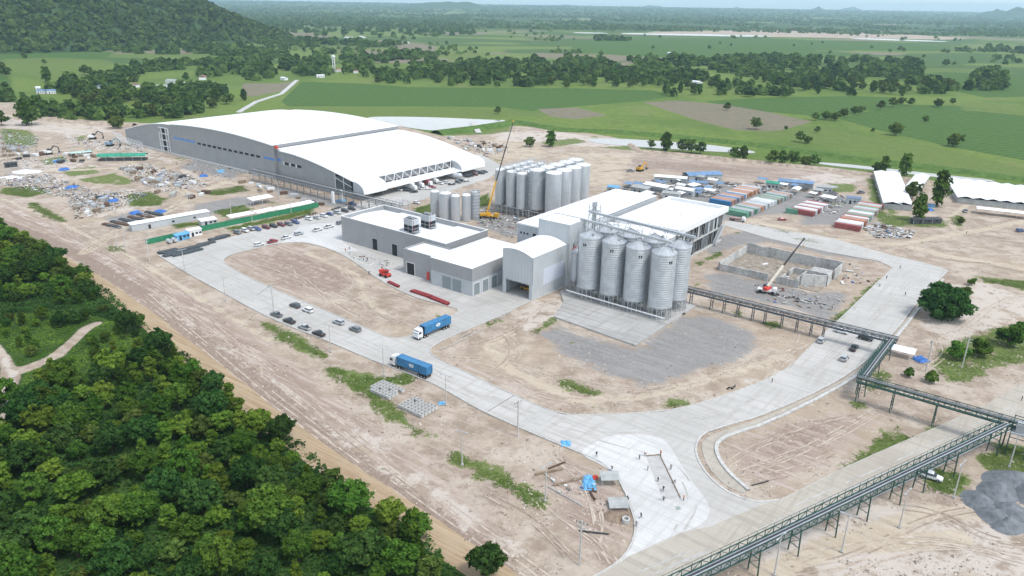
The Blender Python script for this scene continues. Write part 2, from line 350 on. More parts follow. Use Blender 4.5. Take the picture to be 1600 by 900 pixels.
for p, w in [([(0,308),(100,350),(220,410),(420,530)], 2.5), ([(130,395),(200,350),(260,330),(300,305),(250,280),(180,262),(60,268),(0,282)], 6), ([(300,305),(350,285),(420,290)], 6), ([(250,280),(200,250),(120,232),(60,240),(0,248)], 5), ([(120,232),(150,205),(70,190),(0,178)], 5),
  ([(480,395),(560,430),(570,465),(600,490)], 3), ([(570,465),(510,470)], 2.2), ([(1600,345),(1500,365),(1400,380),(1300,372),(1180,345)], 7), ([(1500,365),(1480,345),(1510,320)], 4), ([(1400,380),(1480,400),(1600,420)], 7),
  ([(800,520),(760,540),(800,580),(900,625),(1000,620),(1150,580),(1230,555)], 4), ([(1500,840),(1300,850),(1200,900)], 6), ([(1600,800),(1450,800),(1300,850)], 5)]: paint_line('track', p, w, 2.0, 0.85)
for p in [[(860,235),(1000,240),(980,290),(900,292),(870,260)],[(740,215),(860,225),(860,250),(760,250)]]: paint_poly('track', p, soft=8, val=0.55)
paint_line('brown', [(0,347),(60,368),(130,403),(215,455),(300,522),(417,610),(500,680),(583,746),(667,806),(770,875)], 6.4, 1.6, 1.0)
paint_line('pale', [(-20,312),(25,329),(87,360),(150,395),(200,430),(312,518),(450,612),(533,683),(633,760),(733,838),(800,880)], 3.6, 1.8, 0.5)
for p in [[(380,400),(450,388),(520,410),(560,440),(540,465),(440,448)],[(1180,690),(1250,655),(1320,650),(1300,690),(1220,730)],[(860,700),(930,740),(960,790),(900,800)],[(205,405),(250,400),(250,425),(215,425)],[(1040,170),(1140,180),(1180,195),(1100,190)],[(600,640),(700,710),(800,800),(760,800),(640,700)],[(960,245),(1100,255),(1250,265),(1150,275),(1000,262)]]: paint_poly('brown', p, soft=5, val=0.5)
for p in [[(0,250),(110,245),(170,262),(90,290),(0,285)],[(90,205),(240,232),(300,262),(180,240),(100,225)],[(100,300),(220,292),(240,330),(140,345)],[(200,262),(300,262),(340,290),(250,300)]]: paint_poly('pale', p, soft=5, val=0.5)
for p in [[(100,300),(200,295),(180,330),(110,330)],[(210,270),(300,270),(300,290),(230,292)],[(0,255),(60,262),(90,290),(0,285)]]: paint_poly('gravel', p, soft=4, val=0.45)
# nothing grows or lies on top of the worn tracks
MASK['grass'] *= (1 - 0.8*MASK['track'])

_t = np.clip((VYY - 2700) / 1500, 0, 1); _wood = np.clip((fbm(VXX*0.0011, VYY*0.0006, 5) - 0.30) / 0.12, 0, 1)
MASK['floor'] = np.maximum(MASK['floor'], (_t * _wood).astype(np.float32))          # the far plain is mostly wooded
gm = bpy.data.meshes.new('ground')
_rut = (fbm(VXX*0.35, VYY*0.35, 5, 3) - 0.5)
_near = np.clip((600 - np.hypot(VXX, VYY)) / 300, 0, 1)
def far_rise(y):
    t = np.clip((np.asarray(y, float) - 6500) / 9000, 0, 1); return 84 * t*t*(3-2*t)
VZZ = _rut * 0.22 * MASK['soil'] * _near - 0.16 + far_rise(VYY)
gm.vertices.add(NV); gm.vertices.foreach_set('co', np.stack([VXX, VYY, VZZ], 1).astype(np.float32).ravel())
_i = (np.arange(NY-1)[:, None] * NX + np.arange(NX-1)[None, :]).ravel()
_q = np.stack([_i, _i+1, _i+NX+1, _i+NX], 1)
gm.loops.add(_q.size); gm.loops.foreach_set('vertex_index', _q.ravel().astype(np.int32))
gm.polygons.add(len(_q)); gm.polygons.foreach_set('loop_start', np.arange(0, _q.size, 4, dtype=np.int32))
gm.polygons.foreach_set('use_smooth', np.ones(len(_q), bool))
for k, a in MASK.items():
    at = gm.attributes.new('m_' + k, 'FLOAT', 'POINT'); at.data.foreach_set('value', a)
gm.update(calc_edges=True)

class N:
    def __init__(s, m): s.nt = m.node_tree; s.nd = s.nt.nodes; s.lk = s.nt.links
    def node(s, t, **k):
        n = s.nd.new(t)
        for a, b in k.items(): setattr(n, a, b)
        return n
    def noise(s, vec, scale, detail=5, rough=0.6):
        n = s.node('ShaderNodeTexNoise'); n.inputs['Scale'].default_value = scale; n.inputs['Detail'].default_value = detail; n.inputs['Roughness'].default_value = rough
        s.lk.new(vec, n.inputs['Vector']); return n.outputs[0]
    def math(s, op, a, b=None, c=None):
        n = s.node('ShaderNodeMath', operation=op)
        for i, q in enumerate((a, b, c)):
            if q is None: continue
            if isinstance(q, (int, float)): n.inputs[i].default_value = q
            else: s.lk.new(q, n.inputs[i])
        return n.outputs[0]
    def rng(s, a, f0, f1, t0=0.0, t1=1.0, smooth=True):
        n = s.node('ShaderNodeMapRange'); n.interpolation_type = 'SMOOTHSTEP' if smooth else 'LINEAR'
        for i, q in zip((1, 2, 3, 4), (f0, f1, t0, t1)): n.inputs[i].default_value = q
        s.lk.new(a, n.inputs[0]); return n.outputs[0]
    def mix(s, f, a, b):
        n = s.node('ShaderNodeMix', data_type='RGBA')
        for i, q in ((0, f), (6, a), (7, b)):
            if isinstance(q, tuple): n.inputs[i].default_value = (*q, 1) if len(q) == 3 else q
            elif isinstance(q, (int, float)): n.inputs[i].default_value = q
            else: s.lk.new(q, n.inputs[i])
        return n.outputs[2]
    def attr(s, name): return s.node('ShaderNodeAttribute', attribute_name=name).outputs['Fac']
    def mapping(s, vec, rot=0.0, scale=(1, 1, 1)):
        n = s.node('ShaderNodeMapping', vector_type='TEXTURE'); n.inputs['Rotation'].default_value = (0, 0, -rot); n.inputs['Scale'].default_value = tuple(1/k for k in scale)
        s.lk.new(vec, n.inputs['Vector']); return n.outputs[0]

def ground_material():
    m = bpy.data.materials.new('ground_surface'); m.use_nodes = True; q = N(m); b = q.nd['Principled BSDF']
    b.inputs['Roughness'].default_value = 0.92; b.inputs['Specular IOR Level'].default_value = 0.12
    P = q.node('ShaderNodeNewGeometry').outputs['Position']
    big = q.noise(P, 0.018, 5); mid = q.noise(P, 0.14, 8, 0.72); fine = q.noise(P, 0.9, 6, 0.75); vfine = q.noise(P, 2.4, 4, 0.75)
    st = q.mapping(P, -SITE, (0.05, 0.55, 1)); streak = q.noise(st, 1.0, 6, 0.7)
    st2 = q.mapping(P, radians(20), (0.06, 0.5, 1)); streak2 = q.noise(st2, 1.0, 5, 0.7)
    # far fields: irregular plots
    vm = q.mapping(P, radians(-12), (0.0042, 0.0085, 1)); vo = q.node('ShaderNodeTexVoronoi'); vo.inputs['Scale'].default_value = 1.0; q.lk.new(vm, vo.inputs['Vector'])
    sx = q.node('ShaderNodeSeparateColor'); q.lk.new(vo.outputs['Color'], sx.inputs[0])
    f1 = q.mix(q.rng(sx.outputs[0], 0.35, 0.65), (0.064, 0.118, 0.030), (0.130, 0.185, 0.045))
    far = q.mix(q.rng(sx.outputs[1], 0.80, 0.9), f1, (0.20, 0.175, 0.125))
    mead = q.mix(q.rng(mid, 0.35, 0.7), (0.105, 0.170, 0.030), (0.170, 0.220, 0.050))
    mead = q.mix(q.math('MULTIPLY', q.rng(big, 0.54, 0.66), 0.4), mead, (0.185, 0.180, 0.085)); mead = q.mix(q.math('MULTIPLY', q.rng(q.noise(P, 0.006, 4), 0.45, 0.6), 0.55), mead, (0.070, 0.135, 0.026))
    mead = q.mix(q.math('MULTIPLY', q.rng(streak2, 0.5, 0.75), 0.45), mead, (0.055, 0.10, 0.025))
    def thr(name, amp=1.5, n=mid, lo=0.34, hi=0.62):
        a = q.attr('m_' + name)
        return q.rng(q.math('ADD', a, q.math('MULTIPLY', q.math('SUBTRACT', n, 0.5), amp)), lo, hi)
    col = q.mix(thr('meadow', 0.8), far, mead)
    rows = q.node('ShaderNodeTexWave'); rows.inputs['Scale'].default_value = 0.045; rows.inputs['Distortion'].default_value = 1.5; rows.inputs['Detail'].default_value = 2
    q.lk.new(q.mapping(P, radians(62)), rows.inputs['Vector'])
    crop = q.mix(rows.outputs[1], (0.036, 0.090, 0.016), (0.074, 0.145, 0.028)); crop = q.mix(q.rng(mid, 0.45, 0.75), crop, (0.095, 0.155, 0.036))
    col = q.mix(thr('crop', 0.5), col, crop)
    pl = q.mix(q.rng(streak2, 0.3, 0.7), (0.23, 0.185, 0.14), (0.16, 0.155, 0.10)); pl = q.mix(q.rng(mid, 0.5, 0.68), pl, (0.11, 0.135, 0.06))
    col = q.mix(thr('plough', 1.2), col, pl)
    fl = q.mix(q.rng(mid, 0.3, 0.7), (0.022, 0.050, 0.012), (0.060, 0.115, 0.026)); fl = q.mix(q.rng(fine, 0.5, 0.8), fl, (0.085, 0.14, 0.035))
    # bare earth of the site
    soil = q.mix(q.rng(mid, 0.36, 0.66), (0.285, 0.222, 0.168), (0.47, 0.395, 0.322))
    soil = q.mix(q.math('MULTIPLY', q.rng(streak, 0.48, 0.7), 0.6), soil, (0.48, 0.415, 0.36))
    soil = q.mix(q.math('MULTIPLY', q.rng(streak2, 0.55, 0.72), 0.55), soil, (0.255, 0.190, 0.145))
    soil = q.mix(q.math('MULTIPLY', q.rng(fine, 0.48, 0.66), 0.42), soil, (0.235, 0.18, 0.135)); soil = q.mix(q.math('MULTIPLY', q.rng(vfine, 0.5, 0.66), 0.35), soil, (0.55, 0.49, 0.42))
    soil = q.mix(q.math('MULTIPLY', q.rng(big, 0.48, 0.6), 0.5), soil, (0.42, 0.345, 0.255)); soil = q.mix(q.math('MULTIPLY', q.rng(q.noise(P, 0.05, 7, 0.7), 0.52, 0.6), 0.5), soil, (0.535, 0.475, 0.405))
    pink = q.mix(q.rng(streak, 0.35, 0.68), (0.275, 0.205, 0.162), (0.48, 0.405, 0.35)); pink = q.mix(q.math('MULTIPLY', q.rng(fine, 0.5, 0.7), 0.4), pink, (0.235, 0.175, 0.14))
    soil = q.mix(thr('pink', 2.0, streak), soil, pink)
    soil = q.mix(q.math('MULTIPLY', thr('brown', 2.0, q.noise(P, 0.35, 6, 0.7)), 0.8), soil, q.mix(q.rng(fine, 0.35, 0.65), (0.215, 0.160, 0.125), (0.31, 0.245, 0.20)))
    soil = q.mix(q.math('MULTIPLY', thr('pale', 2.2), 0.85), soil, (0.53, 0.478, 0.425))
    gv = q.mix(q.rng(streak, 0.3, 0.7), (0.165, 0.175, 0.185), (0.265, 0.27, 0.27)); gv = q.mix(q.rng(fine, 0.4, 0.75), gv, (0.31, 0.30, 0.285))
    soil = q.mix(q.math('MULTIPLY', thr('gravel', 2.8, q.math('ADD', q.math('MULTIPLY', streak, 0.5), q.math('MULTIPLY', mid, 0.5))), 0.85), soil, gv)
    tr = q.mix(q.rng(streak, 0.3, 0.7), (0.43, 0.355, 0.265), (0.53, 0.465, 0.37))
    soil = q.mix(thr('track', 1.3), soil, tr)
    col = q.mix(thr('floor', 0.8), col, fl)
    col = q.mix(thr('soil', 0.7), col, soil)
    gr = q.mix(q.rng(fine, 0.3, 0.7), (0.075, 0.135, 0.022), (0.150, 0.195, 0.050)); gr = q.mix(q.rng(mid, 0.5, 0.75), gr, (0.19, 0.19, 0.085))
    col = q.mix(q.math('MULTIPLY', thr('grass', 2.6, mid, 0.40, 0.62), 0.93), col, gr)
    col = q.mix(q.math('MULTIPLY', q.rng(vfine, 0.45, 0.8), 0.22), col, (0.12, 0.105, 0.085))
    q.lk.new(col, b.inputs['Base Color'])
    bp = q.node('ShaderNodeBump'); bp.inputs['Strength'].default_value = 0.8; bp.inputs['Distance'].default_value = 0.5
    q.lk.new(q.math('ADD', q.math('MULTIPLY', streak, 1.0), q.math('ADD', q.math('MULTIPLY', fine, 0.6), q.math('MULTIPLY', streak2, 0.7))), bp.inputs['Height']); q.lk.new(bp.outputs[0], b.inputs['Normal'])
    return m
gm.materials.append(ground_material())
ground = tag(new_obj('ground', gm), kind='structure')

# ------------------------------------------------------------------ concrete
def concrete_material(name, base, dust, stain, wet=0.0):
    m = bpy.data.materials.new(name); m.use_nodes = True; q = N(m); b = q.nd['Principled BSDF']
    b.inputs['Roughness'].default_value = 0.8; b.inputs['Specular IOR Level'].default_value = 0.25
    P = q.node('ShaderNodeNewGeometry').outputs['Position']
    big = q.noise(P, 0.035, 6, 0.6); mid = q.noise(P, 0.3, 6, 0.65); fine = q.noise(P, 2.2, 4, 0.7)
    st = q.noise(q.mapping(P, -SITE, (0.04, 0.6, 1)), 1.0, 5, 0.65); st2 = q.noise(q.mapping(P, -SITE, (0.6, 0.05, 1)), 1.0, 5, 0.65)
    c = q.mix(q.rng(big, 0.35, 0.66), base, dust); c = q.mix(q.math('MULTIPLY', q.rng(st, 0.48, 0.62), 0.6), c, stain)
    c = q.mix(q.math('MULTIPLY', q.rng(st2, 0.5, 0.64), 0.5), c, stain); c = q.mix(q.math('MULTIPLY', q.rng(mid, 0.5, 0.8), 0.35), c, dust)
    c = q.mix(q.math('MULTIPLY', q.rng(fine, 0.5, 0.7), 0.28), c, (0.27, 0.26, 0.24)); sp = q.noise(P, 0.11, 8, 0.75); c = q.mix(q.math('MULTIPLY', q.rng(sp, 0.56, 0.64), 0.35), c, stain)
    br = q.node('ShaderNodeTexBrick'); br.offset = 0; br.inputs['Scale'].default_value = 1.0; br.inputs['Mortar Size'].default_value = 0.035; br.inputs['Brick Width'].default_value = 10.0; br.inputs['Row Height'].default_value = 5.0
    q.lk.new(q.mapping(P, -SITE), br.inputs['Vector'])
    c = q.mix(q.math('MULTIPLY', br.outputs['Fac'], 0.42), c, (0.2, 0.2, 0.19))
    q.lk.new(c, b.inputs['Base Color']); MATS[name] = m; return m
ROAD_C = concrete_material('concrete_road', (0.43, 0.425, 0.40), (0.50, 0.49, 0.465), (0.36, 0.345, 0.315))
NEW_C = concrete_material('fresh_concrete', (0.51, 0.515, 0.505), (0.59, 0.59, 0.58), (0.44, 0.44, 0.425))
OLD_C = concrete_material('dusty_concrete', (0.385, 0.35, 0.295), (0.45, 0.42, 0.36), (0.32, 0.29, 0.245))
APRON_C = concrete_material('apron_concrete', (0.40, 0.39, 0.37), (0.50, 0.49, 0.47), (0.34, 0.325, 0.30))

def densify(poly, step=4.0, jit=0.0, seed=1, closed=True):
    r = random.Random(seed); out = []; n = len(poly)
    for i in range(n if closed else n - 1):
        a = poly[i]; b = poly[(i+1) % n]; L = math.hypot(b[0]-a[0], b[1]-a[1]); k = max(1, int(L/step))
        for j in range(k):
            t = j/k; out.append((a[0]+(b[0]-a[0])*t + r.uniform(-jit, jit), a[1]+(b[1]-a[1])*t + r.uniform(-jit, jit)))
    if not closed: out.append(poly[-1])
    return out
def chaikin(poly, it=2, closed=True):
    for _ in range(it):
        out = [] if closed else [poly[0]]; n = len(poly)
        for i in range(n if closed else n-1):
            a = poly[i]; b = poly[(i+1) % n]
            out += [(a[0]*.75+b[0]*.25, a[1]*.75+b[1]*.25), (a[0]*.25+b[0]*.75, a[1]*.25+b[1]*.75)]
        if not closed: out.append(poly[-1])
        poly = out
    return poly
def sheet(name, rings, z, material, kind='structure', thick=0.14, label=None, cat=None):
    """a laid slab: polygon with holes, with its edge faces down to the earth"""
    r3 = [[Vector((x, y, 0)) for x, y in r] for r in rings]
    tris = tessellate_polygon(r3); flat = [p for r in rings for p in r]
    b = MB(); fs = []
    for t in tris:
        (ax, ay), (bx, by), (cx, cy) = (flat[i] for i in t)
        fs.append(tuple(t) if (bx-ax)*(cy-ay)-(by-ay)*(cx-ax) > 0 else tuple(t)[::-1])
    b.add([(x, y, z) for x, y in flat], fs)
    for r in rings:
        n = len(r); b.add([(x, y, z) for x, y in r] + [(x, y, z-thick) for x, y in r], [(i, (i+1) % n, n+(i+1) % n, n+i) for i in range(n)])
    o = b.build(name, material); return tag(o, label, cat, None, kind)
def kerb(name, pts, w=0.25, h=0.16, material=None, closed=False, z=0.0):
    b = MB(); n = len(pts); L = []
    for i in range(n):
        p = pts[i-1] if (i or closed) else pts[i]; q = pts[(i+1) % n] if (i < n-1 or closed) else pts[i]
        d = np.array([q[0]-p[0], q[1]-p[1]]); d = d/(np.linalg.norm(d)+1e-9); nn = np.array([-d[1], d[0]])*w/2
        L.append(((pts[i][0]+nn[0], pts[i][1]+nn[1]), (pts[i][0]-nn[0], pts[i][1]-nn[1])))
    vs = []
    for a, c in L: vs += [(a[0], a[1], z-0.1), (a[0], a[1], z+h), (c[0], c[1], z+h), (c[0], c[1], z-0.1)]
    fs = []
    for i in range(n if closed else n-1):
        j = ((i+1) % n)*4; i4 = i*4
        for k in range(3): fs.append((i4+k, i4+k+1, j+k+1, j+k))
    b.add(vs, fs); return tag(b.build(name, material or CONC_PALE), kind='structure')

OUTER = [(247,399),(289,425),(350,458),(400,486),(445,507),(505,530),(575,560),(607,572),(655,590),(687,604),(750,641),(827,675),(900,705),(937,720),(960,740),(975,765),(986,795),(993,820),(990,842),(975,870),(950,889),(925,902),(905,915),
         (1010,950),(1100,902),(1180,864),(1300,808),(1430,747),(1580,672),(1660,632),(1700,560),(1600,597),(1545,632),(1517,643),(1330,725),(1217,781),(1190,785),(1160,779),(1130,765),(1105,742),(1090,718),(1086,697),(1097,677),(1130,666),(1197,647),(1297,602),(1350,567),(1397,520),(1440,462),(1482,422),(1462,415),(1395,399),(1300,372),(1240,362),(1140,345),
         (1128,351),(1200,372),(1290,393),(1375,408),(1394,418),(1375,437),(1310,501),(1262,545),(1237,572),(1200,592),(1147,613),(1087,632),(1037,643),(930,649),(877,647),(837,633),(803,617),(770,602),(725,580),(682,560),(672,552),(672,543),(700,527),(750,507),(800,485),(827,471),(889,446),
         (830,425),(760,385),(700,370),(600,330),(640,318),(760,280),(790,262),(750,240),(700,262),(600,300),(560,318),(450,347),(330,378)]
ISLAND = [(347,407),(360,397),(400,388),(430,380),(470,378),(500,384),(530,395),(560,413),(590,436),(640,462),(690,476),(722,484),(700,497),(660,517),(640,525),(622,529),(600,526),(575,514),(520,490),(440,457),(390,434),(356,416)]
OUT_W = PX(OUTER); ISL_W = chaikin(PX(ISLAND), 1)
def smooth_part(pts, i0, i1):
    return pts[:i0] + chaikin(pts[i0:i1], 2, closed=False) + pts[i1:]
OUT_W = smooth_part(OUT_W, 10, 24)
sheet('concrete_road', [OUT_W, ISL_W[::-1]], 0.0, ROAD_C)
kerb('kerb', ISL_W, closed=True)
kerb('kerb', chaikin(PX([(1375,437),(1310,501),(1262,545),(1237,572),(1200,592),(1147,613),(1087,632),(1037,643),(930,649),(877,647),(837,633),(803,617),(770,602),(725,580),(682,560),(672,552),(672,543),(700,527),(750,507),(800,485),(827,471)]), 1, False))
kerb('kerb', chaikin(PX([(247,399),(289,425),(350,458),(400,486),(445,507),(505,530),(575,560),(607,572),(655,590),(687,604),(750,641),(827,675),(900,705),(937,720),(960,740),(975,765),(986,795),(993,820),(990,842),(975,870),(950,889),(925,902)]), 1, False))
kerb('kerb', chaikin(PX([(1480,424),(1440,462),(1397,520),(1350,567),(1297,602),(1197,647),(1130,666),(1097,677),(1086,697),(1090,718),(1105,742),(1130,765),(1160,779),(1190,785),(1217,781)]), 1, False), w=0.5)
# the drain beside it: two low walls and a bed
kerb('drain_wall', chaikin(PX([(1473,437),(1445,470),(1405,522),(1360,572),(1303,610),(1197,662),(1140,679),(1122,690),(1118,703),(1126,722),(1140,740),(1170,766)]), 1, False), w=0.9, h=0.3)
sheet('drain_bed', [chaikin(PX([(1452,452),(1400,520),(1354,568),(1300,604),(1197,651),(1120,675),(1098,687),(1096,702),(1106,730),(1130,756),(1160,772),(1168,766),(1138,740),(1122,718),(1114,702),(1120,688),(1140,676),(1197,657),(1302,606),(1358,570),(1403,522),(1456,456)]), 1)], -0.02, OLD_C)
sheet('fresh_concrete_slab', [densify(chaikin(PX([(900,708),(935,688),(960,678),(1030,680),(1050,700),(1075,745),(1100,775),(1112,800),(1095,822),(1040,840),(1000,862),(960,885),(985,860),(995,835),(996,815),(985,785),(970,755),(950,730)]), 2), 2.0, 0.06)], 0.008, NEW_C)
sheet('main_road', [densify(PX([(905,916),(940,896),(985,868),(1060,835),(1110,822),(1190,789),(1220,781),(1330,726),(1517,644),(1600,598),(1690,548),(1700,600),(1580,670),(1430,745),(1300,806),(1180,862),(1100,900),(1010,945)]), 3.0, 0.15)], 0.012, OLD_C)
sheet('ramp_slab', [PX([(440,380),(470,352),(538,346),(536,378),(560,392),(530,394),(500,383),(470,377)])], 0.016, NEW_C)
sheet('apron', [PX([(540,380),(560,394),(600,436),(640,461),(690,475),(724,483),(745,480),(800,470),(826,470),(789,455),(738,463),(675,444),(645,424),(537,378)])], 0.012, APRON_C)
def strip_road(name, pts_px, w, z, material):
    P = np.array(densify(chaikin(PX(pts_px), 2, False), 2.0, 0, closed=False)); d = np.gradient(P, axis=0); d /= np.linalg.norm(d, axis=1, keepdims=True); nn = np.stack([-d[:, 1], d[:, 0]], 1); g = np.random.default_rng(5); n = len(P)
    wl = w/2*(1+.10*(fbm(np.arange(n)*.21, np.zeros(n), 3)-.5)*2+g.normal(0, .012, n)); wr = w/2*(1+.16*(fbm(np.arange(n)*.23, np.ones(n)*7, 4)-.5)*2+g.normal(0, .012, n)); L = P+nn*wl[:, None]; R_ = P-nn*wr[:, None]
    b = MB(); b.add([(*p, z) for p in L]+[(*p, z+.05) for p in P]+[(*p, z) for p in R_], [(i, n+i, n+i+1, i+1) for i in range(n-1)]+[(n+i, 2*n+i, 2*n+i+1, n+i+1) for i in range(n-1)])
    return tag(b.build(name, material, smooth=True), kind='structure')
def graded_material():
    m = bpy.data.materials.new('graded_tan_earth'); m.use_nodes = True; q = N(m); b = q.nd['Principled BSDF']; b.inputs['Roughness'].default_value = .95; b.inputs['Specular IOR Level'].default_value = .1
    P = q.node('ShaderNodeNewGeometry').outputs['Position']; st = q.noise(q.mapping(P, radians(35.5), (.03, 1.1, 1)), 1.0, 6, .7); c = q.mix(q.rng(st, .36, .64), (0.31, 0.225, 0.140), (0.44, 0.345, 0.230)); c = q.mix(q.math('MULTIPLY', q.rng(q.noise(P, .2, 7, .7), .5, .62), .5), c, (0.40, 0.32, 0.225)); c = q.mix(q.math('MULTIPLY', q.rng(q.noise(P, 1.6, 4, .7), .5, .7), .3), c, (0.27, 0.205, 0.14))
    q.lk.new(c, b.inputs['Base Color']); bp = q.node('ShaderNodeBump'); bp.inputs['Strength'].default_value = .6; bp.inputs['Distance'].default_value = .3; q.lk.new(st, bp.inputs['Height']); q.lk.new(bp.outputs[0], b.inputs['Normal']); return m
GRADED = graded_material()
strip_road('dirt_road', [(-60,340),(30,372),(100,410),(175,457),(250,515),(312,564),(400,638),(517,725),(600,783),(640,808),(760,893),(860,965)], 7.4, -.03, GRADED)
# expansion joints across the lower road
for (a, b2) in [((803,618),(762,643)), ((420,448),(400,462))]:
    w = MB().beam((*G2(*a), 0.012), (*G2(*b2), 0.012), 0.16, 0.02).build('road_joint', DARK_METAL); tag(w, kind='structure')

# ------------------------------------------------------------------ water
def water_material():
    m = bpy.data.materials.new('still_muddy_water'); m.use_nodes = True; q = N(m); b = q.nd['Principled BSDF']
    b.inputs['Base Color'].default_value = (0.30, 0.28, 0.24, 1); b.inputs['Roughness'].default_value = 0.12; b.inputs['Specular IOR Level'].default_value = 0.6
    P = q.node('ShaderNodeNewGeometry').outputs['Position']; bp = q.node('ShaderNodeBump'); bp.inputs['Strength'].default_value = 0.08
    q.lk.new(q.noise(P, 0.6, 3), bp.inputs['Height']); q.lk.new(bp.outputs[0], b.inputs['Normal']); return m
WATER = water_material()
for nm, p in [('pond_water', [(565,183),(620,182),(700,184),(760,187),(798,188),(765,193),(720,199),(680,205),(640,200),(600,192)]),
              ('canal_water', [(912,217),(960,216),(1040,221),(1110,226),(1180,236),(1180,240),(1100,236),(1035,232),(990,229),(930,224)]),
              ('canal_water', [(1275,253),(1330,257),(1420,267),(1500,276),(1555,281),(1550,285),(1480,279),(1380,267),(1280,257)]),
              ('river_water', [(970,51.6),(1030,52.4),(1100,53.8),(1205,56),(1205,58.2),(1080,56),(1000,54),(970,53)]), ('river_water', [(895,50.6),(950,51.4),(950,52.8),(895,52)]), ('river_water', [(1330,59.5),(1400,61.5),(1480,64.5),(1480,66),(1390,63.4),(1330,61)])]:
    sheet(nm, [chaikin(PX(p), 2)], 0.06 if nm != 'river_water' else 0.5, WATER, thick=0.3)
def bank(name, top_px, w, h, material):
    """a grassed embankment along a line: trapezoid in section"""
    pts = densify(PX(top_px), 5.0, 0.0, closed=False); b = MB(); vs = []; n = len(pts); r = random.Random(len(pts))
    for i in range(n):
        p = pts[max(i-1, 0)]; q2 = pts[min(i+1, n-1)]; d = np.array([q2[0]-p[0], q2[1]-p[1]]); d = d/np.linalg.norm(d); nn = np.array([-d[1], d[0]])
        for s, z in ((-1.0, -0.4), (-0.3, h), (0.3, h), (1.0, -0.4)):
            k = s*w/2*(1+r.uniform(-.04, .04)); vs.append((pts[i][0]+nn[0]*k, pts[i][1]+nn[1]*k, z*(1+r.uniform(-.03, .03))))
    for i in range(n-1):
        for k in range(3): b.f.append((i*4+k, i*4+k+1, i*4+5+k, i*4+4+k)); b.m.append(0)
    b.v = vs; return tag(b.build(name, material, smooth=True), kind='structure')
GRASS_BANK = mat('grass_bank', (0.085, 0.145, 0.035), rough=0.95, var=0.3, scale=0.25, col2=(0.045, 0.09, 0.02), bump=0.8, bscale=1.5, coords='Object', spec=0.1)
SOIL_BANK = mat('earth_bank', (0.40, 0.33, 0.26), rough=0.95, var=0.25, scale=0.3, bump=0.8, bscale=1.2, spec=0.1)
bank('grass_embankment', [(682,209),(740,202),(800,193)], 20, 2.6, GRASS_BANK)
bank('grass_embankment', [(800,190),(880,204),(960,207),(1060,215),(1200,229),(1340,250),(1450,262),(1620,285)], 16, 2.2, GRASS_BANK)
bank('earth_embankment', [(985,227),(1000,237),(1060,242),(1180,254),(1300,266),(1400,279),(1500,292),(1640,308)], 7, 1.6, SOIL_BANK)
bank('earth_embankment', [(-60,168),(20,172),(60,184),(110,191),(180,195),(210,196)], 9, 1.8, SOIL_BANK)

# ------------------------------------------------------------------ hills
HILLS = []
def hill_mesh(name, cx, cy, rx, ry, h, material, n=70, rot=0.0, seed=1, rough=0.25, powr=1.2):
    t = np.linspace(-1, 1, n); X, Y = np.meshgrid(t, t); R = np.hypot(X, Y)
    Z = h*np.clip(1-R, 0, 1)**powr*(1+rough*(fbm(X*3+9, Y*3+9, seed)-0.5)*2) - 3*(R > 0.98)
    x = X*rx; y = Y*ry; xr = cx+x*cos(rot)-y*sin(rot); yr = cy+x*sin(rot)+y*cos(rot)
    vs = np.stack([xr.ravel(), yr.ravel(), Z.ravel()-1.0], 1); fs = [(j*n+i, j*n+i+1, (j+1)*n+i+1, (j+1)*n+i) for j in range(n-1) for i in range(n-1)]
    me = bpy.data.meshes.new(name); me.from_pydata(vs.tolist(), [], fs); me.materials.append(material)
    me.polygons.foreach_set('use_smooth', [True]*len(fs)); o = tag(new_obj(name, me), kind='structure')
    HILLS.append((cx, cy, rx, ry, h, rot, seed, rough, powr)); return o
def hill_z(k, x, y):
    cx, cy, rx, ry, h, rot, seed, rough, powr = HILLS[k]; dx = x-cx; dy = y-cy
    X = (dx*cos(rot)+dy*sin(rot))/rx; Y = (-dx*sin(rot)+dy*cos(rot))/ry; R = np.hypot(X, Y)
    return h*np.clip(1-R, 0, 1)**powr*(1+rough*(fbm(X*3+9, Y*3+9, seed)-0.5)*2) - 1.0
WOODED = mat('wooded_slope', (0.040, 0.075, 0.025), rough=0.95, var=0.3, scale=0.02, col2=(0.025, 0.05, 0.02), spec=0.1, bump=1.0, bscale=0.05)
hill_mesh('hill', -1500, 2150, 835, 900, 345, WOODED, rot=radians(-20), seed=4, powr=1.05)
def far_hill(px, dist, w, h, seed):
    g = G(px, 200); a = atan2(g[0], g[1]); hill_mesh('far_hill', dist*sin(a), dist*cos(a), w, w*0.8, 84+(h-84)*0.62, WOODED, n=40, seed=seed, rough=0.5, powr=1.3)
far_hill(700, 11000, 1100, 190, 3); far_hill(1010, 19000, 900, 200, 6); far_hill(1130, 21000, 500, 160, 8); far_hill(1250, 15000, 450, 170, 9); far_hill(1302, 22000, 700, 250, 10); far_hill(1545, 12500, 520, 240, 12); far_hill(1572, 12800, 520, 260, 13); far_hill(1515, 12900, 460, 180, 17); far_hill(880, 24000, 1500, 150, 14)

# ================================================================== BUILDINGS
def site_root(name, u, v, label, cat, group=None, z=0.0, rz=0.0): return empty(name, UV(u, v, z), SITE + rz, label, cat, group)

def wall_box(root, L, W, h, mx, my, base_z=-0.2, parapet=0.0, roof=None, roof_z=None):
    """walls of a rectangular block L along u, W along v, as two facing pairs, and a roof set inside the parapet"""
    w = MB(); t = 0.3
    w.box(0, L, 0, t, base_z, h, 0); w.box(0, L, W-t, W, base_z, h, 0)
    w.box(0, t, t, W-t, base_z, h, 1); w.box(L-t, L, t, W-t, base_z, h, 1)
    o = w.build('wall', [mx, my], root)
    if roof is not None:
        rz = h - parapet if roof_z is None else roof_z
        MB().box(t, L-t, t, W-t, rz-0.3, rz).build('roof', roof, root)
    return o

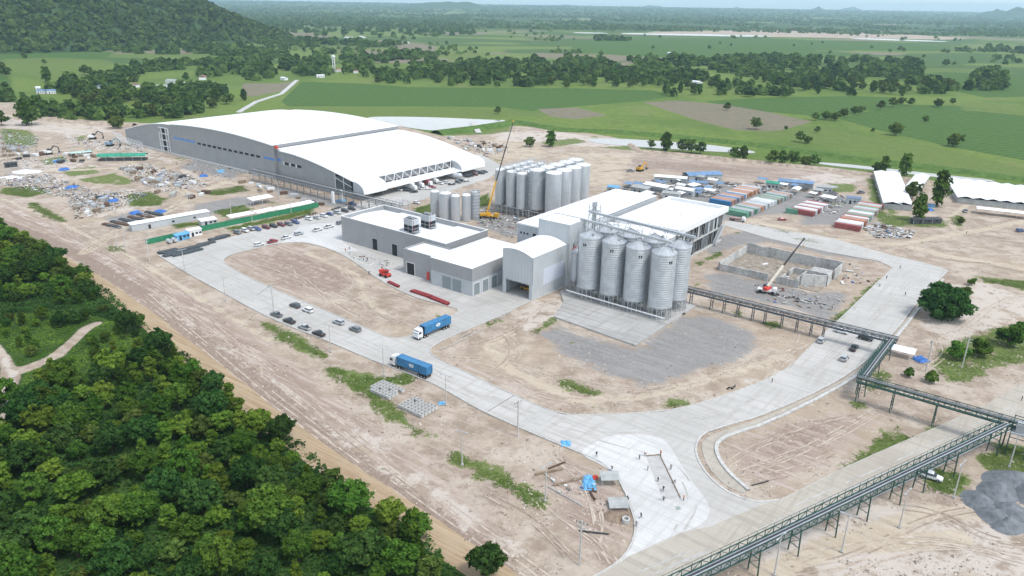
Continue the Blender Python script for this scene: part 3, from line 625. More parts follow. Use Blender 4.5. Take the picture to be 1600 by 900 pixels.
# ---- grey process building with the cooling towers on its roof
r = site_root('process_building', -262, 212.3, 'long low grey-clad building with white roof carrying two cooling units', 'building')
wall_box(r, 65, 26.5, 11.6, GREY_WALL, GREY_WALL_Y)
cop = MB(); cop.box(-0.15, 65.15, -0.15, 0.35, 11.6, 11.75); cop.box(-0.15, 65.15, 26.15, 26.65, 11.6, 11.75); cop.box(-0.15, 0.35, 0.35, 26.15, 11.6, 11.75); cop.box(64.65, 65.15, 0.35, 26.15, 11.6, 11.75)
cop.build('parapet_capping', WHITE_PAINT, r)
for (x0, x1, slope) in [(0.3, 13, 0), (13, 33, 1), (33, 48, 0), (48, 64.7, 1)]:
    b = MB(); z = 10.7 if slope else 9.9
    b.add([(x0, 0.3, z-0.5), (x1, 0.3, z-0.5), (x1, 13, z+0.45), (x0, 13, z+0.45), (x0, 26.2, z-0.5), (x1, 26.2, z-0.5)], [(0,1,2,3), (3,2,5,4)])
    b.add([(x0, 0.3, z-0.5), (x0, 13, z+0.45), (x0, 26.2, z-0.5), (x0, 26.2, z-3), (x0, .3, z-3)], [(0,1,2,3,4)]); b.add([(x1, 0.3, z-0.5), (x1, 13, z+0.45), (x1, 26.2, z-0.5), (x1, 26.2, z-3), (x1, .3, z-3)], [(4,3,2,1,0)])
    b.build('roof', WHITE_ROOF, r)
for x in (20.5, 33, 40): 
    d = MB().box(x, x+3.2, -0.06, 0.0, 0, 5.2).build('door', DARK_OPEN, r); uframe(-0.12, x, x+3.2, 0, 5.2, 0.2, 0.12).build('frame', GALV_FRAME, d)
MB().box(46.5, 47.5, -0.06, 0, 0, 2.2).build('door', DARK_OPEN, r)
def cooling_unit(u, v, label):
    c = site_root('cooling_unit', u, v, label, 'cooling unit', 'cooling units on the roof', z=10.0)
    MB().box(0, 5.2, 0, 4.2, 3.6, 6.3).build('casing', PALE_WALL, c)
    MB().box(0.15, 5.05, 0.15, 4.05, 0.6, 3.6).build('louvre_bank', DARK_OPEN, c)
    f = MB()
    for x in (0, 2.55, 5.05):
        for y in (0, 4.05): f.box(x, x+0.15, y, y+0.15, 0, 3.6)
    f.box(0, 5.2, -0.02, 0.15, 2.0, 2.15); f.box(0, 5.2, 4.05, 4.22, 2.0, 2.15); f.box(-0.02, 0.15, 0, 4.2, 2.01, 2.14); f.box(5.05, 5.22, 0, 4.2, 2.01, 2.14); f.build('frame', GALV_FRAME, c)
    MB().box(0.4, 4.8, 0.5, 3.7, 6.3, 6.45).build('fan_deck', DARK_METAL, c)
    for x in (1.5, 3.7): MB().lathe([(0.95, 6.45), (0.95, 6.9), (0.8, 6.9), (0.8, 6.5)], 16, x, 2.1).build('fan_ring', GALV, c)
    pp = MB(); pp.tube((5.5, 0.6, 0.2), (5.5, 0.6, 5.6), 0.07); pp.tube((5.5, 0.6, 5.6), (5.2, 0.6, 5.6), 0.07); pp.build('red_pipe', RED_PAINT, c)
    rl = MB()
    for y in (0.1, 2.1, 4.1): rl.beam((6.3, y, 0), (6.3, y, 2.2), 0.07)
    rl.beam((6.3, 0.1, 2.2), (6.3, 4.1, 2.2), 0.07); rl.beam((6.3, 0.1, 1.4), (6.3, 4.1, 1.4), 0.07); rl.box(5.2, 6.4, 0, 4.2, 0.9, 1.0); rl.build('walkway', GALV_FRAME, c)
cooling_unit(-226, 216.8, 'boxy roof cooling unit nearer the front edge of the grey building')
cooling_unit(-225, 226.2, 'boxy roof cooling unit farther back on the grey building')

# ---- annexe and the front workshop
r = site_root('annexe_building', -209, 199.6, 'small grey flat-roofed annexe in front of the long grey building', 'building')
wall_box(r, 17, 12.4, 10.4, GREY_WALL, GREY_WALL_Y, parapet=0.7, roof=WHITE_ROOF)
d = MB().box(2.0, 6.2, -0.06, 0, 0, 5).build('door', DARK_OPEN, r); uframe(-0.12, 2, 6.2, 0, 5, 0.2, 0.12).build('frame', WHITE_PAINT, d)
MB().box(13.2, 14.5, -0.35, -0.02, 0.2, 3.4).build('red_cabinet', BRIGHT_RED, r)
r = site_root('workshop_building', -191.3, 197.2, 'workshop with grey upper band, pale lower wall and roller doors, beside barrel-roofed hall', 'building')
w = MB(); w.box(0, 21.2, 0, 0.3, -0.2, 6.0, 0); w.box(20.9, 21.2, 0.3, 35, -0.2, 6.0, 0); w.box(0, 0.3, 0.3, 35, -0.2, 6.0, 0); w.build('lower_wall', PALE_WALL, r)
w = MB(); w.box(-0.12, 21.32, -0.12, 0.3, 6.0, 11.0, 0); w.box(20.9, 21.32, 0.3, 35, 6.0, 11.0, 1); w.box(-0.12, 0.3, 0.3, 35, 6.0, 11.0, 1); w.box(0.3, 20.9, 34.7, 35, -0.2, 11, 0); w.build('upper_wall', [GREY_WALL, GREY_WALL_Y], r)
b = MB(); b.add([(0.3, 0.3, 10.75), (20.9, 0.3, 10.75), (20.9, 34.7, 10.95), (0.3, 34.7, 10.95)], [(0,1,2,3)]); b.build('roof', WHITE_ROOF, r)
MB().box(-0.2, 0.35, -0.2, 35, 11.0, 11.12).box(0.35, 21.4, -0.2, 0.35, 11.0, 11.12).build('gutter', WHITE_PAINT, r)
SHUTTER = mat('roller_shutter', (0.24, 0.28, 0.29), rough=0.5, var=0.08, rib=('Z', 4.0, 0.5))
for x in (6.0, 11.3):
    d = MB().box(x, x+4.4, -0.05, 0, 0.1, 5.0).build('roller_door', SHUTTER, r); uframe(-0.1, x, x+4.4, 0.1, 5.0, 0.18, 0.1).build('frame', GALV_FRAME, d)
for y in (0.9, 6.0, 11.2):
    d = MB().box(21.2, 21.25, y, y+3.4, 0.1, 4.8).build('roller_door', SHUTTER, r); uframe(21.2, y, y+3.4, 0.1, 4.8, 0.18, 0.1, 'x').build('frame', WHITE_PAINT, d)

# ---- barrel-roofed hall
r = site_root('barrel_roof_hall', -164.5, 208.4, 'white hall with barrel roof and wide open truck doorway', 'building')
L, W, H = 14.0, 22.2, 16.6
def arch(x): return H + 1.9 * (1 - ((x - L*0.42) / (L*0.58))**2)
xs = np.linspace(0, L, 17)
fr = MB(); ox0, ox1, oz = 1.1, 12.6, 5.6
prof = [(x, arch(x)) for x in xs]
for (a, za), (b2, zb) in zip(prof[:-1], prof[1:]):
    z0 = oz if (a >= ox0-0.01 and b2 <= ox1+0.6) else -0.2
    fr.add([(a, 0, z0), (b2, 0, z0), (b2, 0, zb), (a, 0, za)], [(0,1,2,3)])
fr.box(0, ox0, -0.02, 0.35, -0.2, oz); fr.box(ox1, L, -0.02, 0.35, -0.2, oz); fr.box(ox0, ox1, 0.0, 0.35, oz, oz+0.35)
fr.build('front_wall', WHITE_WALL, r)
MB().box(L-0.3, L, 0.3, W, -0.2, arch(L)).box(0, 0.3, 0.3, W, -0.2, arch(0)).build('side_wall', WHITE_WALL_Y, r)
b = MB(); n = len(xs); b.add([(x, -0.25, arch(x)+0.04) for x in xs] + [(x, W-0.05, arch(x)+0.04) for x in xs], [(i, i+1, n+i+1, n+i) for i in range(n-1)]); b.build('roof', WHITE_ROOF_Y, r, smooth=True)
MB().box(0.3, L-0.3, W-0.6, W-0.4, -0.1, 14).build('inner_wall', DARK_METAL, r)
MB().box(L, L+0.03, 7.0, 20.5, 4.2, 10.6).build('pale_panel', mat('pale_panel_blue', (0.58, 0.62, 0.70), rough=0.5, var=0.04), r)
MB().box(-0.02, L+0.02, -0.1, -0.03, -0.2, 0.25).build('threshold', CONC, r)
tr = empty('yellow_machine', UV(-158, 216), SITE, 'yellow machine parked inside the doorway of the barrel-roofed hall', 'machine')
MB().box(-3, 3, -1, 1, 0.5, 1.2).build('chassis', YELLOW, tr); MB().beam((-3, 0, 1.6), (3.4, 0.4, 2.8), 0.5, 0.5).build('boom', YELLOW, tr); MB().box(-2.6, -0.9, -0.8, 0.6, 1.2, 2.6).build('cab', CAR_GLASS, tr)
for x in (-2, 2):
    for y in (-1.1, 1.1): MB().tube((x, y-0.2, 0.5), (x, y+0.2, 0.5), 0.5, n=12).build('wheel', RUBBER, tr)

# ---- tower block and the long roof behind
r = site_root('tower_block', -164.3, 230.7, 'tall plain white windowless block between barrel hall and silos', 'building')
wall_box(r, 14.8, 12.0, 24.4, WHITE_WALL, WHITE_WALL_Y, parapet=0.35, roof=WHITE_ROOF)
MB().box(14.8, 14.86, 3.0, 4.2, 14.6, 16.4).build('hatch', DARK_OPEN, r); MB().box(14.8, 15.6, 2.4, 5.4, 14.0, 14.2).box(15.5, 15.6, 2.4, 5.4, 14.2, 15.2).build('platform', BRIGHT_RED, r)
r = site_root('long_hall', -184, 243, 'long white-roofed hall running back behind the tall white block', 'building')
wall_box(r, 23, 82, 16.4, WHITE_WALL, WHITE_WALL_Y)
b = MB(); b.add([(-0.3, -0.3, 16.5), (23.3, -0.3, 16.7), (23.3, 82.3, 16.7), (-0.3, 82.3, 16.5)], [(0,1,2,3)]); b.box(-0.3, 23.3, -0.32, -0.3, 16.0, 16.6); b.box(-0.34, -0.3, -0.3, 82.3, 16.1, 16.5); b.build('roof', WHITE_ROOF, r)
for x in (1.5, 3.2, 4.9, 13.2, 14.9, 16.6): MB().box(x, x+0.9, -0.05, 0, 12.0, 12.9).build('window', CAR_GLASS, r)
MB().box(8.2, 9.8, -0.06, 0, 10.8, 13.2).build('door', DARK_OPEN, r)
MB().tube((18, 12, 16.4), (18, 12, 18.2), 0.35, n=12).tube((18, 12, 18.2), (18, 12, 18.4), 0.6, n=12).build('roof_vent', GALV, r)
r = site_root('link_hall', -160.6, 243.2, 'lower white-roofed hall tucked behind the steel silos', 'building')
wall_box(r, 32.5, 36.3, 13.2, WHITE_WALL, WHITE_WALL_Y)
b = MB(); b.add([(-0.0, -0.2, 13.3), (16, -0.2, 14.6), (32.6, -0.2, 13.3), (32.6, 36.2, 13.3), (16, 36.2, 14.6), (0.0, 36.2, 13.3)], [(0,1,4,5), (1,2,3,4)]); b.build('roof', WHITE_ROOF_Y, r)

# ---- office block with the unfinished glass front
r = site_root('glass_front_building', -157, 280, 'flat white-roofed block with deep parapet and dark unfinished glass facade', 'building')
MB().box(0, 28.9, 6.0, 6.3, -0.2, 13.4).box(0, 0.3, 6.3, 49.5, -0.2, 13.4).box(0.3, 28.9, 49.2, 49.5, -0.2, 13.4).build('wall', PALE_WALL, r)
par = MB(); par.box(-0.5, 30.2, -0.5, 1.6, 13.3, 15.8); par.box(28.2, 30.2, 1.6, 52.0, 13.3, 15.8); par.box(-0.5, 28.2, 50.4, 52.0, 13.3, 15.8); par.box(-0.5, 0.8, 1.6, 50.4, 13.3, 15.8); par.build('parapet', WHITE_PAINT, r)
MB().box(0.8, 28.2, 1.6, 50.4, 13.6, 14.3).build('roof', WHITE_ROOF, r)
for (x, y) in [(9, 14), (12.5, 20), (18, 26), (22, 34), (25, 40)]: MB().tube((x, y, 14.3), (x, y, 16.6), 0.12).tube((x, y, 16.6), (x, y, 16.8), 0.2).build('vent_pipe', GALV, r)
MB().box(28.9, 30.0, 6.0, 48.0, -0.2, 0.5).build('plinth', CONC_PALE, r)
MB().box(28.0, 28.2, 6.2, 47.9, 0.5, 13.2).build('inner_wall', DARK_OPEN, r)
MB().box(28.3, 29.7, 6.2, 48.0, 6.5, 7.0).build('floor_slab', CONC_PALE, r)
GLASSF = glass('facade_glass', (0.10, 0.12, 0.13)); _r2 = random.Random(5)
MULL_M = [mat('aluminium_mullion', (0.42, 0.44, 0.45), rough=0.4, var=0.1), mat('dark_mullion', (0.07, 0.07, 0.07), rough=0.5), mat('bare_stud', (0.36, 0.29, 0.22), rough=0.7)]
for k in range(23):
    y = 6.3 + k*1.82
    MB().box(29.22, 29.42, y-0.07, y+0.07, 0.5, 13.3).build('mullion', MULL_M[_r2.choice([0,0,0,1,2])], r)
    if k < 22:
        for z0, z1 in ((0.5, 6.4), (7.05, 13.2)):
            if _r2.random() < 0.72: MB().box(29.28, 29.32, y+0.08, y+1.74, z0, z1).build('pane', GLASSF if _r2.random() < 0.75 else PALE_WALL, r)
st = MB(); st.add([(30.0, 38, 0.5), (31.3, 38, 0.5), (31.3, 46, 7.5), (30.0, 46, 7.5), (30.0, 38.8, 0.3), (31.3, 38.8, 0.3), (31.3, 46.8, 7.3), (30.0, 46.8, 7.3)], [(0,1,2,3), (7,6,5,4), (0,4,5,1), (1,5,6,2), (2,6,7,3), (3,7,4,0)])
for q in (30.05, 31.25): st.beam((q, 38, 1.5), (q, 46, 8.5), 0.08, 0.9)
st.build('outside_stair', PALE_WALL, r)

# ---- great warehouse, arched roof
GREY_W = GREY_WALL
r = site_root('arched_warehouse', -511, 269.6, 'huge grey warehouse with white arched roof and a strip of small windows', 'warehouse')
L = 119.0; D = 105.0
def zr(x): return 20.6 + 2.9*(1-((x-56)/63.0)**2)
xs = np.linspace(0, L, 33); n = len(xs)
f = MB(); f.add([(x, 0, -0.3) for x in xs] + [(x, 0, zr(x)) for x in xs], [(i, i+1, n+i+1, n+i) for i in range(n-1)])
f.add([(x, D, -0.3) for x in xs] + [(x, D, zr(x)) for x in xs], [(i+1, i, n+i, n+i+1) for i in range(n-1)])
f.box(-0.3, 0, 0, D, -0.3, zr(0)-0.1, 1); f.box(L-0.2, L, 0.1, D, -0.3, zr(L)-0.1, 1); f.build('wall', [GREY_WALL, GREY_WALL_Y], r)
def roof_grid(x0, x1, y0, y1, fz, nx, ny, t=0.3):
    b = MB(); X = np.linspace(x0, x1, nx); Y = np.linspace(y0, y1, ny)
    b.add([(x, y, fz(x)) for y in Y for x in X], [(j*nx+i, j*nx+i+1, (j+1)*nx+i+1, (j+1)*nx+i) for j in range(ny-1) for i in range(nx-1)])
    b.add([(x, y0, fz(x)) for x in X] + [(x, y0, fz(x)-t) for x in X], [(nx+i, nx+i+1, i+1, i) for i in range(nx-1)])
    return b
roof_grid(-0.2, L+0.3, -0.6, D+0.4, lambda x: zr(x)+0.12, 40, 4, 0.5).build('roof', WHITE_ROOF_Y, r, smooth=True)
BLUE_FILM = mat('blue_protective_film', (0.10, 0.27, 0.62), rough=0.35, var=0.15, scale=0.4)
fx = [(2 + 28*t, 12.6 - 2.4*t) for t in np.linspace(0, 1, 8)]
b = MB(); m2 = len(fx); b.add([(x, -0.06, 11.4) for x, z in fx] + [(x, -0.06, 12.6 + (0.3 if i % 2 else 0)) for i, (x, z) in enumerate(fx)], [(i, i+1, m2+i+1, m2+i) for i in range(m2-1)]); b.build('blue_film', BLUE_FILM, r)
for k in range(12):
    x = 33 + k*6.1; wn = MB().box(x, x+4.3, -0.05, 0, 11.0, 12.5).build('window', DARK_OPEN, r); uframe(-0.1, x, x+4.3, 10.9, 12.5, 0.15, 0.1).build('frame', GALV_FRAME, wn)
MB().box(108, L+0.02, -0.06, 0, 11.2, 12.6).build('blue_film', BLUE_FILM, r)
MB().box(-0.5, L+0.2, -1.6, 0.0, -0.3, 0.9).build('plinth', CONC_PALE, r)
# the lean-to section at its left with the unfinished stair bay
r = site_root('warehouse_wing', -581, 269.6, 'grey wing on the far left of the arched warehouse, with open stair bay', 'warehouse')
L2 = 69.6
def zw(x): return 10.0 + 10.4*sin(min(1, x/L2)*pi/2)
xs = np.linspace(0, L2, 20); n = len(xs)
f = MB(); f.add([(x, 1.2, -0.3) for x in xs] + [(x, 1.2, zw(x)) for x in xs], [(i, i+1, n+i+1, n+i) for i in range(n-1)]); f.box(-0.3, 0, 1.2, 105, -0.3, 9.9); f.build('wall', GREY_WALL, r)
roof_grid(-0.4, L2-0.05, 0.9, 105, lambda x: zw(max(x, 0))+0.1, 20, 3, 0.4).build('roof', WHITE_ROOF_Y, r, smooth=True)
MB().box(L2-0.9, L2-0.2, 0.8, 105, 20.55, 20.75).build('gutter', DARK_METAL, r)
bay = MB()
for z in (0.3, 4.5, 9, 13.5): bay.box(55, 60.5, 1.06, 1.16, z, z+3.4)
bay.build('stair_opening', DARK_OPEN, r)
fm = MB()
for x in (51.5, 54.6, 60.6, 64): fm.box(x, x+0.5, 0.5, 1.1, -0.2, 17.5 if x > 52 else 14)
for z in (3.9, 8.3, 12.9, 17): fm.box(51.5, 64.5, 0.55, 1.0, z, z+0.45)
fm.build('stair_frame', WHITE_PAINT, r)
MB().box(-0.3, L2-0.5, -0.6, 1.2, -0.3, 0.9).build('plinth', CONC_PALE, r)
sc_ = empty('lattice_canopy', UV(-583, 262), SITE, 'white curved steel lattice standing at the left end of the warehouse', 'steel frame')
b = MB()
for k in range(6):
    x = k*2.6; pr = None
    for t in np.linspace(0, pi/2, 6):
        p = (x, 6-6*sin(t), 8.5*sin(t)*0.98 + 0.2 if t < 1.5 else 8.6)
        if pr: b.beam(pr, p, 0.3)
        pr = p
    b.beam((x, 6, 0), (x, 6, 4), 0.3)
for t in np.linspace(0, pi/2, 6): b.beam((0, 6-6*sin(t), 8.5*sin(t)+0.2), (13, 6-6*sin(t), 8.5*sin(t)+0.2), 0.2)
b.build('arch_frame', WHITE_PAINT, sc_)
b = MB()
for k in range(11): b.beam((15+k*2.2, 3, 0), (15+k*2.2, 3, 6.0-k*0.12), 0.22)
for z in (1.2, 2.7, 4.2, 5.6): b.beam((15, 3, z), (37, 3, z*0.92), 0.2)
b.build('scaffold', WHITE_PAINT, sc_)

# ---- second warehouse with the truss canopy
r = site_root('canopy_warehouse', -384, 268.5, 'white curved-roof warehouse with rounded canopy ends and open roof truss', 'warehouse')
D = 103.0; L = 72.0
KX = [-8, 0, 14, 26, 40, 51, 62, 66]; KZ = [18.6, 18.7, 18.2, 17.0, 14.9, 12.7, 10.5, 9.7]
def z2(x): return float(np.interp(x, KX, KZ))
xs = np.linspace(0, 66, 22); n = len(xs)
f = MB(); f.add([(x, 0, -0.3) for x in xs[:17]] + [(x, 0, z2(x)) for x in xs[:17]], [(i, i+1, 17+i+1, 17+i) for i in range(16)])
f.add([(x, D, -0.3) for x in xs] + [(x, D, z2(x)) for x in xs], [(i+1, i, n+i, n+i+1) for i in range(n-1)])
f.box(0, 0.2, 0.1, D, -0.3, 18.4, 1); f.build('wall', [GREY_WALL, GREY_WALL_Y], r)
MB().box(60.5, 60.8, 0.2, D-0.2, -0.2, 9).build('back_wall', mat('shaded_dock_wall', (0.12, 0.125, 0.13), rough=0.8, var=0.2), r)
roof_grid(-0.4, 66, -0.8, D+0.5, lambda x: z2(x)+0.12, 30, 4, 0.5).build('roof', WHITE_ROOF_Y, r, smooth=True)
def nose(y0, y1):
    pts = [(66, z2(66)+0.12)] + [(66+8.6*sin(t), 5.0+(z2(66)+0.12-5.0)*cos(t)) for t in np.linspace(0.15, pi/2, 8)] + [(74.6, 3.4), (73.0, 2.7)]
    b = MB(); k = len(pts); b.add([(x, y0, z) for x, z in pts] + [(x, y1, z) for x, z in pts], [(i, k+i, k+i+1, i+1) for i in range(k-1)])
    for y, fl in ((y0, 0), (y1, 1)):
        c = [(66, y, 3.0)] + [(x, y, z) for x, z in pts]; b.add(c, [tuple(range(len(c)))[::-1] if not fl else tuple(range(len(c)))], 1)
    b.build('canopy_end', [WHITE_ROOF, PALE_WALL], r, smooth=False)
nose(-0.8, 16.5); nose(80.5, D+0.5)
t = MB(); yy = np.linspace(17, 80, 10)
t.beam((66, 17, 9.5), (66, 80, 9.5), 0.45); t.beam((68.5, 17, 5.4), (68.5, 80, 5.4), 0.4)
for i in range(9):
    ym = (yy[i]+yy[i+1])/2; t.beam((66, yy[i], 9.5), (68.5, ym, 5.4), 0.32); t.beam((68.5, ym, 5.4), (66, yy[i+1], 9.5), 0.32)
t.build('truss', WHITE_PAINT, r)
b = MB(); b.add([(66.5, 16.6, 5.2), (74.5, 16.6, 4.4), (74.5, 80.4, 4.4), (66.5, 80.4, 5.2), (66.5, 16.6, 4.9), (74.5, 16.6, 3.9), (74.5, 80.4, 3.9), (66.5, 80.4, 4.9)], [(0,1,2,3), (7,6,5,4), (0,4,5,1), (1,5,6,2), (2,6,7,3), (3,7,4,0)]); b.build('lower_canopy', WHITE_ROOF, r)
MB().box(64.6, 65, 17, 80, 5.3, 9.3).build('canopy_backing', GREY_WALL_Y, r)
for y in np.linspace(20, 78, 6): MB().tube((67, y, -0.1), (67, y, 6.2), 0.3).build('column', WHITE_PAINT, r)
for x in (3.5, 9.5, 15.5): wn = MB().box(x, x+4.0, -0.05, 0, 10.6, 12.1).build('window', DARK_OPEN, r); MB().box(x-1.1, x-0.1, -0.1, 0, 10.4, 12.3).build('frame', WHITE_PAINT, wn)
MB().box(50, 63, 0.1, 0.3, 0, 10.5).build('glazing', GLASSF, r)
b = MB(); b.box(49.6, 50, -0.1, 0.3, -0.2, 12.7); b.beam((50, 0, 9.5), (64, 0, 6.0), 0.3); b.beam((57, 0, 0), (57, 0, 11), 0.3); b.build('glazing_frame', WHITE_PAINT, r)
roof_grid(-7.9, -0.4, 2.2, D+0.5, lambda x: z2(x)+0.10, 4, 3, 0.5).build('roof', WHITE_ROOF_Y, r); MB().box(-7.7, -7.0, 2.4, D, 18.7, 18.95).build('valley_gutter', DARK_METAL, r); MB().box(-7.9, 0, 2.8, 6, -0.2, 18.3).build('link_wall', GREY_WALL_Y, r); MB().box(-7.9, 0, 2.74, 2.8, 11.2, 12.6).build('blue_film', BLUE_FILM, r); MB().box(-7.4, -5.2, 1.4, 2.6, 18.8, 20.4).build('red_cover', BRIGHT_RED, r)

# ================================================================== SILOS AND TANKS
def silo_mesh(rad, z0, z1, cone, n=32, ring=0.85):
    pr = [(rad, z0)]; z = z0; k = 0
    while z < z1 - 0.01:
        zz = min(z + ring, z1); pr += [(rad-0.005, z+0.06), (rad+0.055, (z+zz)/2), (rad-0.005, zz-0.06), (rad-0.045, zz)]; z = zz
    return MB().lathe(pr, n).mesh('shell', GALV, smooth=False)
silo = Kit(); RS = 4.25; Z0, Z1, ZC = 4.2, 23.8, 25.9
s_shell = silo.part('shell', silo_mesh(RS, Z0, Z1, 3))
cap = MB(); cap.lathe([(RS+0.15, Z1-0.1), (RS+0.1, Z1+0.12), (0.55, ZC), (0.55, ZC+0.45), (0.0, ZC+0.5)], 32)
for k in range(16): t = 2*pi*k/16; cap.beam(((RS+0.05)*cos(t), (RS+0.05)*sin(t), Z1+0.18), (0.6*cos(t), 0.6*sin(t), ZC+0.05), 0.1, 0.14)
s_roof = silo.part('roof', cap.mesh('roof', GALV))
silo.part('roof_hatch', MB().box(1.6, 2.4, -2.4, -1.7, Z1+1.1, Z1+1.75).mesh('roof_hatch', GALV_FRAME), sub=s_roof)
silo.part('hopper', MB().lathe([(RS-0.05, Z0), (0.5, 1.1), (0.5, 0.7)], 24).mesh('hopper', GALV_FRAME))
for k in range(16):
    t = 2*pi*k/16; t2 = 2*pi*(k+1)/16; lg = MB(); p = (RS*cos(t), RS*sin(t)); p2 = (RS*cos(t2), RS*sin(t2)); lg.beam((*p, -0.1), (*p, Z0+0.3), 0.22)
    if k % 2 == 0: lg.beam((*p, 0.2), (*p2, Z0), 0.08); lg.beam((*p2, 0.2), (*p, Z0), 0.08)
    silo.part('leg', lg.mesh('leg', GALV_FRAME))
rg = MB()
for k in range(20): t = 2*pi*k/20; t2 = 2*pi*(k+1)/20; rg.beam((RS*cos(t), RS*sin(t), Z0+0.1), (RS*cos(t2), RS*sin(t2), Z0+0.1), 0.2, 0.3)
silo.part('ring_beam', rg.mesh('ring_beam', GALV_FRAME))
for k, a in enumerate((-95, -85)):
    t = radians(a); silo.part('vent', MB().cbox(0, 0, 0, 0.16, 0.42, 1.0).mesh('vent', DARK_METAL), loc=((RS+0.06)*cos(t), (RS+0.06)*sin(t), Z1-2.5), rot=(0, 0, t))
lad = MB()
for s in (-0.3, 0.3): lad.beam((RS+0.2, s, 0.2), (RS+0.2, s, Z1+1), 0.07)
for z in np.arange(0.6, Z1+0.9, 0.6): lad.beam((RS+0.2, -0.3, z), (RS+0.2, 0.3, z), 0.05)
silo.part('ladder', lad.mesh('ladder', GALV_FRAME))
ORD = ['nearest the barrel-roofed hall', 'second from the barrel-roofed hall', 'third from the barrel-roofed hall', 'farthest from the barrel-roofed hall']
for i, u in enumerate((-136.3, -126.5, -116.7, -106.7)):
    silo.place('grain_silo', UV(u, 224.9, 0.4), SITE + radians(20*i), 'steel cone-roofed silo in the front row, ' + ORD[i], 'silo', 'steel grain silos')
    silo.place('grain_silo', UV(u+0.6, 235.6, 0.4), SITE + radians(30*i+15), 'steel cone-roofed silo in the back row, ' + ORD[i], 'silo', 'steel grain silos')
sm = Kit(); sm.part('shell', silo_mesh(1.85, 4.0, 15.5, 1, 20)); sm.part('roof', MB().lathe([(1.95, 15.4), (0.3, 16.6), (0, 16.7)], 20).mesh('roof', GALV)); sm.part('hopper', MB().lathe([(1.8, 4.0), (0.3, 1.6), (.3, .8)], 16).mesh('hopper', GALV_FRAME))
for k in range(6): t = 2*pi*k/6; sm.part('leg', MB().beam((1.8*cos(t), 1.8*sin(t), -0.1), (1.8*cos(t), 1.8*sin(t), 4.2), 0.2).mesh('leg', GALV_FRAME))
fr_ = MB()
for (x, y) in ((-2.4, -2.4), (2.4, -2.4), (2.4, 2.4), (-2.4, 2.4)): fr_.beam((x, y, 0), (x, y, 19), 0.18)
for z in (5, 10, 14.5, 18.8):
    for a, c in (((-2.4,-2.4),(2.4,-2.4)), ((2.4,-2.4),(2.4,2.4)), ((2.4,2.4),(-2.4,2.4)), ((-2.4,2.4),(-2.4,-2.4))): fr_.beam((*a, z), (*c, z), 0.12)
sm.part('frame', fr_.mesh('frame', GALV_FRAME)); ch = MB(); ch.tube((0, 0, 16.6), (1.8, 1.5, 20.5), 0.3); ch.tube((1.8, 1.5, 20.5), (4.5, 4, 22.5), 0.3); sm.part('chute', ch.mesh('chute', GALV))
sm.place('small_silo', UV(-144.6, 228.4, 0.1), SITE, 'slim small silo in a steel frame beside the white hall', 'silo')
# pad
p = [UV(u, v)[:2] for u, v in [(-147, 222), (-140, 214), (-135, 200.5), (-101, 198), (-100.6, 243), (-150, 243)]]
sheet('silo_pad', [p], 0.4, concrete_material('pad_concrete', (0.36, 0.36, 0.345), (0.46, 0.455, 0.44), (0.25, 0.24, 0.225)), thick=0.6)
# head-house: elevator towers and the conveyors above the silos
r = site_root('elevator_tower', -150.2+3.0, 240.2, 'steel lattice elevator tower rising behind the silos', 'tower')
b = MB()
for (x, y) in ((0, 0), (3.2, 0), (3.2, 3.2), (0, 3.2)): b.beam((x, y, 0), (x, y, 31.5), 0.2)
for z in np.arange(3, 31.6, 3):
    for a, c in (((0,0),(3.2,0)), ((3.2,0),(3.2,3.2)), ((3.2,3.2),(0,3.2)), ((0,3.2),(0,0))): b.beam((*a, z), (*c, z), 0.12); b.beam((*a, z-3), (*c, z), 0.09)
b.build('frame', GALV_FRAME, r)
for y in (0.9, 2.2): MB().box(1.0, 1.7, y, y+0.6, 0, 30.2).box(0.8, 1.9, y-0.1, y+0.7, 30.2, 31.9).build('elevator_leg', GALV, r)
MB().box(-0.4, 3.6, -0.4, 3.6, 28.4, 28.55).build('platform', GALV_FRAME, r)
def top_conveyor(u0, u1, v, z0, z1, label):
    r = site_root('silo_conveyor', u0, v, label, 'conveyor', 'conveyors above the silos'); L = u1-u0
    MB().beam((0, 0, z0), (L, 0, z1), 0.9, 0.8).build('trough', GALV, r)
    MB().beam((0, 1.3, z0-0.4), (L, 1.3, z1-0.4), 1.2, 0.12).build('walkway', GALV_FRAME, r)
    b = MB()
    for k in range(int(L/2.2)+1):
        x = min(L, k*2.2); z = z0+(z1-z0)*x/L; b.beam((x, 1.85, z-0.4), (x, 1.85, z+0.8), 0.07); b.beam((x, -0.5, z-0.4), (x, -0.5, z+0.7), 0.07)
    for dz in (0.25, 0.75): b.beam((0, 1.85, z0+dz), (L, 1.85, z1+dz), 0.06)
    b.build('railing', GALV_FRAME, r); b = MB()
    for x in np.arange(2, L, 5.0):
        z = z0+(z1-z0)*x/L; b.beam((x-1.3, -0.6, z-3.2), (x, -0.4, z-0.4), 0.12); b.beam((x+1.3, -0.6, z-3.2), (x, -0.4, z-0.4), 0.12); b.beam((x, 1.8, z-3.4), (x, 1.8, z-0.4), 0.12); b.beam((x-1.3, 0, z-2.6), (x+1.3, 0, z-2.6), 0.12)
    b.build('trestle', GALV_FRAME, r)
top_conveyor(-141.5, -104.5, 225.6, 29.4, 27.8, 'silver enclosed conveyor and walkway over the front row of silos')
top_conveyor(-144.5, -101, 236.2, 29.6, 28.0, 'silver enclosed conveyor and walkway over the back row of silos')
r = site_root('feed_pipe', -145, 228, 'pale feed pipe running along the silo legs', 'pipe'); MB().beam((2, -8.0, 2.6), (43, -8.0, 2.2), 0.35).build('pipe', WHITE_PAINT, r); b = MB()
for k in range(9): b.beam((4+k*4.6, -8.0, 0.4), (4+k*4.6, -8.0, 2.4), 0.12)
b.build('support', GALV_FRAME, r)

